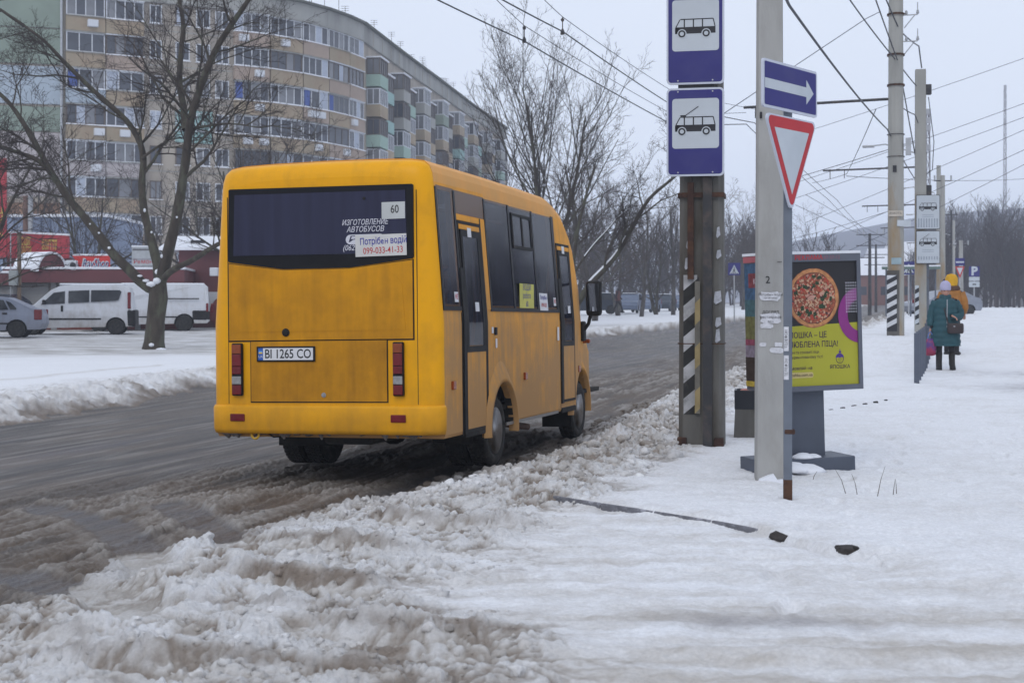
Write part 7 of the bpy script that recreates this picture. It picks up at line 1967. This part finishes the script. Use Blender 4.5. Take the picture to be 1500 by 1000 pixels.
def pts_right(rs):
    out = []
    for k in range(400):
        Y = 140 + 130 * rs.rand() ** 1.1; px = 1345 + 330 * rs.rand(); x = X_(px, Y); out.append((x, Y, hill_h(x, Y) if Y > 150 else gz(x, Y) - .2))
    return out
far_wood('right_wood', pts_right, 5, 5, 8.2, 'brown leafless wood covering the slope at the right', m_far)
def pts_mid(rs):
    out = []
    for k in range(190):
        Y = 165 + 60 * rs.rand(); px = 690 + 560 * rs.rand() ** 1.0; x = X_(px, Y)
        if px > 1130 and rs.rand() < .6: continue
        out.append((x, Y, gz(x, Y) - .2))
    return out
far_wood('middle_wood', pts_mid, 6, 6, 10.5, 'hazy brown belt of leafless trees beyond the road', m_far)

def pts_near(rs):  # unseen trees, added so the bus side windows reflect something dark
    out = []
    for k in range(150):
        y = 18 + 120 * rs.rand(); x = (.46 + .6 * rs.rand()) * y + 7
        out.append((x, y, gz(x, y) - .2))
    return out
far_wood('reflected_trees', pts_near, 16, 7, 11, 'unseen bare trees added right of the view to reflect in the bus windows', m_far)

# ---------------------------------------------------------------- people
def body_mesh(name, joints, edges, mt, sub=2, root=0):
    """one continuous skinned surface over a jointed skeleton"""
    me = bpy.data.meshes.new(name); me.from_pydata([j[0] for j in joints], edges, [])
    o = bpy.data.objects.new('tmp', me); COL.objects.link(o)
    md = o.modifiers.new('s', 'SKIN'); md.use_smooth_shade = True
    for i, j in enumerate(joints):
        r = j[1]; v = me.skin_vertices[0].data[i]; v.radius = (r, r) if not hasattr(r, '__len__') else r; v.use_root = (i == root)
    o.modifiers.new('u', 'SUBSURF').levels = sub
    dg = bpy.context.evaluated_depsgraph_get(); dg.update()
    res = bpy.data.meshes.new_from_object(o.evaluated_get(dg)); bpy.data.objects.remove(o)
    res.name = name; res.materials.clear(); res.materials.append(mt)
    for p in res.polygons: p.use_smooth = True
    return res
m_skin = M('skin', (.42, .22, .16), .6, var=.08, scale=12)
m_coat = M('coat_teal', (.010, .062, .078), .7, var=.2, scale=7, bump=.4, bscale=9)
m_trous = M('trousers_black', (.012, .011, .013), .85, var=.2)
m_hat = M('hat_lilac', (.42, .40, .56), .9, var=.1, bump=.5, bscale=50)
m_boot = M('boots_black', (.010, .009, .009), .7)
def ringset(spec, n=20):
    """ellipse rings [(cx, cy, z, rx, ry)] for garments"""
    return [[(cx + rx * math.cos(2 * PI * k / n), cy + ry * math.sin(2 * PI * k / n), z) for k in range(n)] for cx, cy, z, rx, ry in spec]
def hand(parent, loc, s, flip=1, rot=(0, 0, 0)):
    j = [((0, 0, 0), .020), ((0, 0, -.045), (.030, .016)), ((0, 0, -.085), (.034, .015))]; e = [(0, 1), (1, 2)]
    for k, (x, l) in enumerate(((-.026, .055), (-.009, .068), (.009, .064), (.026, .050))):
        b_ = len(j); j += [((x, 0, -.095), .0095), ((x, .012, -.095 - l * .5), .009), ((x, .036, -.095 - l * .75), .0075)]; e += [(2, b_), (b_, b_ + 1), (b_ + 1, b_ + 2)]
    b_ = len(j); j += [((-.036 * flip, .008, -.045), .011), ((-.05 * flip, .026, -.075), .009)]; e += [(1, b_), (b_, b_ + 1)]
    me = body_mesh('hand', [(Vector(p) * s, (r * s if not hasattr(r, '__len__') else tuple(q * s for q in r))) for p, r in j], e, m_skin, 1)
    return link('hand', me, parent, loc, rot)

def woman():
    x, y = 8.35, 27.4; z = gz(x, y)
    e = empty('person', (x, y, z), (0, 0, rad(-8)), 'woman in a teal quilted coat and lilac knitted hat looking down beside the grey railing', 'person')
    # body: legs, torso, arms and head in one skin (faces -Y)
    J = [((0, 0, .90), .13), ((-.10, 0, .84), .095), ((-.115, -.01, .48), .066), ((-.12, .01, .10), .048), ((-.125, -.10, .045), .042), ((-.13, -.18, .035), .030),
         ((.10, 0, .84), .095), ((.115, -.01, .48), .066), ((.125, .01, .10), .048), ((.135, -.10, .045), .042), ((.14, -.18, .035), .030),
         ((0, .01, 1.10), .14), ((0, .01, 1.28), .15), ((0, .0, 1.38), .07), ((0, -.025, 1.44), .055),
         ((-.16, .01, 1.31), .07), ((-.235, .02, 1.06), .055), ((-.255, -.02, .84), .042), ((-.26, -.03, .79), .03),
         ((.16, .01, 1.31), .07), ((.255, .02, 1.08), .055), ((.14, -.17, 1.02), .044), ((.05, -.225, 1.05), .03)]
    E_ = [(0, 1), (1, 2), (2, 3), (3, 4), (4, 5), (0, 6), (6, 7), (7, 8), (8, 9), (9, 10), (0, 11), (11, 12), (12, 13), (13, 14), (12, 15), (15, 16), (16, 17), (17, 18), (12, 19), (19, 20), (20, 21), (21, 22)]
    link('body', body_mesh('body', J, E_, m_trous), e)
    # head with face, bowed
    h = MB(); h.smooth = True
    h.loft(ringset([(0, .0, 1.405, .03, .035), (0, -.028, 1.418, .048, .055), (0, -.022, 1.45, .066, .078), (0, -.012, 1.50, .076, .092), (0, 0, 1.55, .080, .096), (0, .0, 1.60, .070, .085), (0, .0, 1.64, .03, .04)], 18), cap=True)
    h.smooth = False; h._add([(-.012, -.100, 1.475), (.012, -.100, 1.475), (0, -.128, 1.472), (0, -.098, 1.52)], [(0, 1, 2), (0, 2, 3), (1, 3, 2)])
    hd = h.build('head', [m_skin], e)
    for s in (-1, 1): MB().lathe([(.011, -.004), (0, .004)], (s * .030, -.098, 1.515), 'Y', 8, Matrix.Rotation(PI, 4, 'Z')).build('eye', [m_sblk], hd); MB().bbox((s * .080, .0, 1.50), (.016, .03, .05), .006).build('ear', [m_skin], hd)
    MB().bbox((0, -.092, 1.442), (.042, .012, .010), .003).build('mouth', [M('lips', (.32, .10, .09), .6)], hd)
    # hat
    h = MB(); h.smooth = True
    h.loft(ringset([(0, -.004, 1.530, .095, .112), (0, -.004, 1.555, .103, .120), (0, 0, 1.60, .104, .120), (0, .0, 1.65, .094, .108), (0, .004, 1.69, .070, .082), (0, .006, 1.712, .035, .04), (0, .006, 1.716, .004, .004)], 22)); h.build('hat', [m_hat], e)
    # quilted coat: bulging baffles
    spec = []; zz = 1.385
    prof = [(1.385, .085, .075), (1.34, .175, .12), (1.28, .225, .145), (1.15, .228, .160), (1.0, .230, .168), (.85, .245, .178), (.70, .262, .19), (.55, .275, .20), (.44, .28, .20)]
    k = 0; z_ = 1.385
    while z_ > .44:
        w = np.interp(-z_, [-p[0] for p in prof], [p[1] for p in prof]); d = np.interp(-z_, [-p[0] for p in prof], [p[2] for p in prof]); ph = (k % 4); bul = (0, .012, .016, .010)[ph]
        spec.append((0, .0, z_, w + bul, d + bul)); z_ -= .028; k += 1
    h = MB(); h.smooth = True; h.loft(ringset(spec, 28)); h.build('coat', [m_coat], e)
    h = MB(); h.smooth = True; h.loft(ringset([(0, .01, 1.35, .12, .115), (0, .01, 1.40, .115, .11), (0, .015, 1.445, .105, .10), (0, .02, 1.45, .085, .08), (0, .02, 1.38, .08, .07)], 18)); h.build('collar', [m_coat], e)
    MB().box((.0, -.190, .95), (.014, .006, .80), M4=Matrix.Rotation(rad(3.0), 4, 'X')).build('zip', [M('zip_grey', (.35, .36, .38), .4)], e)
    for nm, pts, rr in (('sleeve', [(-.17, .01, 1.31), (-.225, .015, 1.2), (-.262, .02, 1.06), (-.278, -.0, .94), (-.285, -.02, .84)], [.088, .082, .076, .068, .058]), ('sleeve', [(.17, .01, 1.31), (.235, .015, 1.2), (.278, .0, 1.08), (.24, -.08, 1.02), (.16, -.165, 1.015), (.09, -.215, 1.035)], [.088, .084, .080, .074, .066, .056])):
        pp, r2 = [], []
        for (a, c, r_a, r_c) in zip(pts[:-1], pts[1:], rr[:-1], rr[1:]):
            for t in (0, .33, .66): pp.append(Vector(a).lerp(Vector(c), t)); r2.append((r_a + (r_c - r_a) * t) * (1.07 if len(r2) % 2 else .95))
        pp.append(Vector(pts[-1])); r2.append(rr[-1]); h = MB(); h.smooth = True; h.tube(pp, r2, 12); h.build(nm, [m_coat], e)
    hand(e, (-.287, -.03, .80), 1.0, 1, (0, 0, rad(90)))
    hand(e, (.075, -.235, 1.05), 1.0, -1, (rad(-60), 0, rad(70)))
    # boots
    for s in (-1, 1):
        h = MB(); h.smooth = True; h.loft(ringset([(s * .12, 0, .34, .062, .07), (s * .12, .0, .2, .058, .066), (s * .122, -.005, .10, .058, .075), (s * .126, -.05, .055, .055, .12), (s * .128, -.06, .0, .056, .135)], 14), cap=True); h.build('boot', [m_boot], e)
    # things carried
    bg_ = empty('handbag', (x + .085, y - .25, z + .80), (0, 0, rad(-8)), 'small dark brown shoulder bag worn across the teal coat', 'handbag')
    b = MB(); b.bbox((.03, 0, 0), (.30, .11, .20), .035); b.build('bag', [M('bag_dark_brown', (.028, .016, .016), .5)], bg_); MB().box((.0, -.058, .04), (.03, .006, .02)).build('clasp', [m_galv], bg_)
    MB().tube([(-.1, .03, .09), (-.16, .06, .35), (-.15, .16, .52), (.05, .33, .58)], .012, 5).build('strap', [M('bag_dark_brown', (.028, .016, .016))], bg_)
    cb = empty('carrier_bag', (x - .30, y - .03, z), (0, 0, rad(-8)), 'crimson and violet carrier bag hanging from the hand of the woman in teal', 'bag')
    h = MB(); h.smooth = True; h.loft(ringset([(0, 0, .27, .05, .05), (0, 0, .29, .10, .06), (0, 0, .42, .115, .07), (0, 0, .54, .095, .055), (0, 0, .60, .06, .03)], 14), cap=True); h.build('bag', [M('carrier_crimson', (.30, .02, .07), .5, var=.4, scale=5, col2=(.08, .03, .18), thr=(.45, .55))], cb)
    for d in (-1, 1): MB().tube([(d * .05, 0, .59), (d * .035, 0, .68), (0, 0, .74)], .008, 5).build('handle', [M('handle_blue', (.10, .2, .5), .5)], cb)
woman()

def person2():
    Y = 30.6; x = X_(1394, Y); z = gz(x, Y) - .06
    e = empty('person', (x, Y, z), (0, 0, rad(150)), 'person in a mustard hood and orange-brown jacket standing behind the woman in teal', 'person')
    J = [((0, 0, .92), .13), ((-.10, 0, .86), .09), ((-.11, -.01, .48), .065), ((-.11, .01, .10), .05), ((-.115, -.15, .04), .04), ((.10, 0, .86), .09), ((.11, -.01, .48), .065), ((.11, .01, .10), .05), ((.115, -.15, .04), .04), ((0, 0, 1.3), .16), ((0, -.01, 1.5), .06),
         ((-.19, 0, 1.36), .07), ((-.26, .0, 1.08), .055), ((-.22, -.14, .95), .04), ((.19, 0, 1.36), .07), ((.26, 0, 1.08), .055), ((.22, -.14, .95), .04)]
    E_ = [(0, 1), (1, 2), (2, 3), (3, 4), (0, 5), (5, 6), (6, 7), (7, 8), (0, 9), (9, 10), (9, 11), (11, 12), (12, 13), (9, 14), (14, 15), (15, 16)]
    link('body', body_mesh('body', J, E_, m_trous), e)
    mj = M('jacket_orange_brown', (.32, .13, .02), .7, var=.2, scale=8); my = M('hood_mustard', (.62, .33, .01), .85, var=.1)
    h = MB(); h.smooth = True; h.loft(ringset([(0, 0, 1.50, .07, .06), (0, 0, 1.45, .17, .12), (0, 0, 1.38, .235, .15), (0, 0, 1.2, .24, .165), (0, 0, .95, .24, .17), (0, 0, .82, .23, .165)], 22)); h.build('jacket', [mj], e)
    for s in (-1, 1): h = MB(); h.smooth = True; h.tube([(s * .19, 0, 1.38), (s * .265, 0, 1.2), (s * .28, -.02, 1.06), (s * .235, -.14, .96)], [.09, .08, .07, .055], 10); h.build('sleeve', [mj], e); hand(e, (s * .225, -.17, .95), 1.0, s)
    h = MB(); h.smooth = True; h.loft(ringset([(0, -.01, 1.50, .055, .06), (0, -.015, 1.56, .074, .09), (0, 0, 1.64, .082, .10), (0, 0, 1.72, .06, .07), (0, 0, 1.74, .02, .02)], 16), cap=True); hd = h.build('head', [m_skin], e)
    h = MB(); h.smooth = True; h.loft(ringset([(0, .03, 1.46, .12, .11), (0, .03, 1.54, .125, .12), (0, .02, 1.62, .135, .135), (0, .02, 1.70, .13, .13), (0, .02, 1.77, .09, .09), (0, .02, 1.79, .01, .01)], 18)); h.build('hood', [my], e)
    MB().lathe([(0, -.06), (.06, -.03), (.075, 0), (.06, .03), (0, .06)], (.125, -.03, 1.64), 'Z', 12).build('hood_lining', [M('navy_lining', (.02, .02, .06), .8)], e)
    h = MB(); h.smooth = True; h.loft(ringset([(0, .02, 1.53, .16, .13), (0, .02, 1.47, .19, .15), (0, .02, 1.43, .17, .13)], 18)); h.build('scarf', [M('scarf_brown', (.10, .05, .03), .9)], e)
    for s in (-1, 1): MB().bbox((s * .11, -.05, .06), (.10, .28, .12), .04).build('boot', [m_boot], e)
person2()

def walker():
    Y = 92; x = X_(905, Y); z = Z_(459, Y)
    e = empty('person', (x, Y, z), (0, 0, rad(80)), 'distant walker in dark trousers and reddish jacket striding under the far trees', 'person')
    J = [((0, 0, .92), .12), ((-.08, 0, .86), .09), ((-.09, -.22, .5), .065), ((-.09, -.34, .10), .05), ((-.09, -.46, .08), .04), ((.08, 0, .86), .09), ((.09, .12, .5), .065), ((.09, .34, .14), .05), ((.09, .26, .04), .04), ((0, 0, 1.3), .16), ((0, -.02, 1.5), .06), ((0, -.02, 1.63), .10),
         ((-.19, 0, 1.36), .07), ((-.24, .1, 1.08), .055), ((-.22, -.0, .86), .04), ((.19, 0, 1.36), .07), ((.24, -.1, 1.08), .055), ((.22, -.26, .90), .04)]
    E_ = [(0, 1), (1, 2), (2, 3), (3, 4), (0, 5), (5, 6), (6, 7), (7, 8), (0, 9), (9, 10), (10, 11), (9, 12), (12, 13), (13, 14), (9, 15), (15, 16), (16, 17)]
    link('body', body_mesh('body', J, E_, m_trous), e)
    h = MB(); h.smooth = True; h.loft(ringset([(0, 0, 1.50, .07, .06), (0, 0, 1.40, .23, .14), (0, 0, 1.2, .24, .165), (0, 0, .82, .23, .165)], 16)); h.build('jacket', [M('jacket_dull_red', (.09, .03, .028), .8)], e)
walker()

# small far buildings at the end of the road
for i, (px, Y, w, h, mt, lab) in enumerate(((1292, 210, 9, 4.5, M('brick_dull', (.22, .10, .08), .9), 'low brick house with a snowy roof seen left of the trolley pole'), (1322, 240, 11, 7, m_wallg, 'pale house with a snowy gable right of the trolley pole'), (1350, 260, 12, 9, m_wallg, 'far snowy roofed house behind the stop boards'))):
    x = X_(px, Y); z = gz(x, Y)
    e = empty('far_house', (x, Y, z), (0, 0, rad(-10 + 8 * i)), lab, 'house', 'small houses at the end of the road')
    MB().box((0, 0, h / 2 - .5), (w, 8, h + 1)).build('wall', [mt], e)
    MB().prism([(-4.4, h), (0, h + 2.6), (4.4, h)], 0, -w / 2 - .4, w / 2 + .4).build('roof', [m_snow], e)
    for k in range(3): MB().box((-w / 3 + k * w / 3, -4.02, h * .5), (1.0, .08, 1.2)).build('window', [m_pane], e)
# bus shelter frame between the poles
Y = 66; x = X_(1334, Y); z = gz(x, Y)
e = empty('bus_shelter', (x, Y, z), (0, 0, rad(-15)), 'small open frame bus shelter under the crossing sign', 'bus shelter')
for xx in (-1.1, 0, 1.1): MB().tube([(xx, 0, 0), (xx, 0, 2.2)], .04, 5).build('post', [m_post], e)
MB().box((0, 0, 2.25), (2.6, 1.3, .10)).build('roof', [M('shelter_green', (.12, .18, .16), .7)], e); MB().box((0, 0, 2.33), (2.6, 1.3, .07)).build('snow_cap', [m_snow], e)
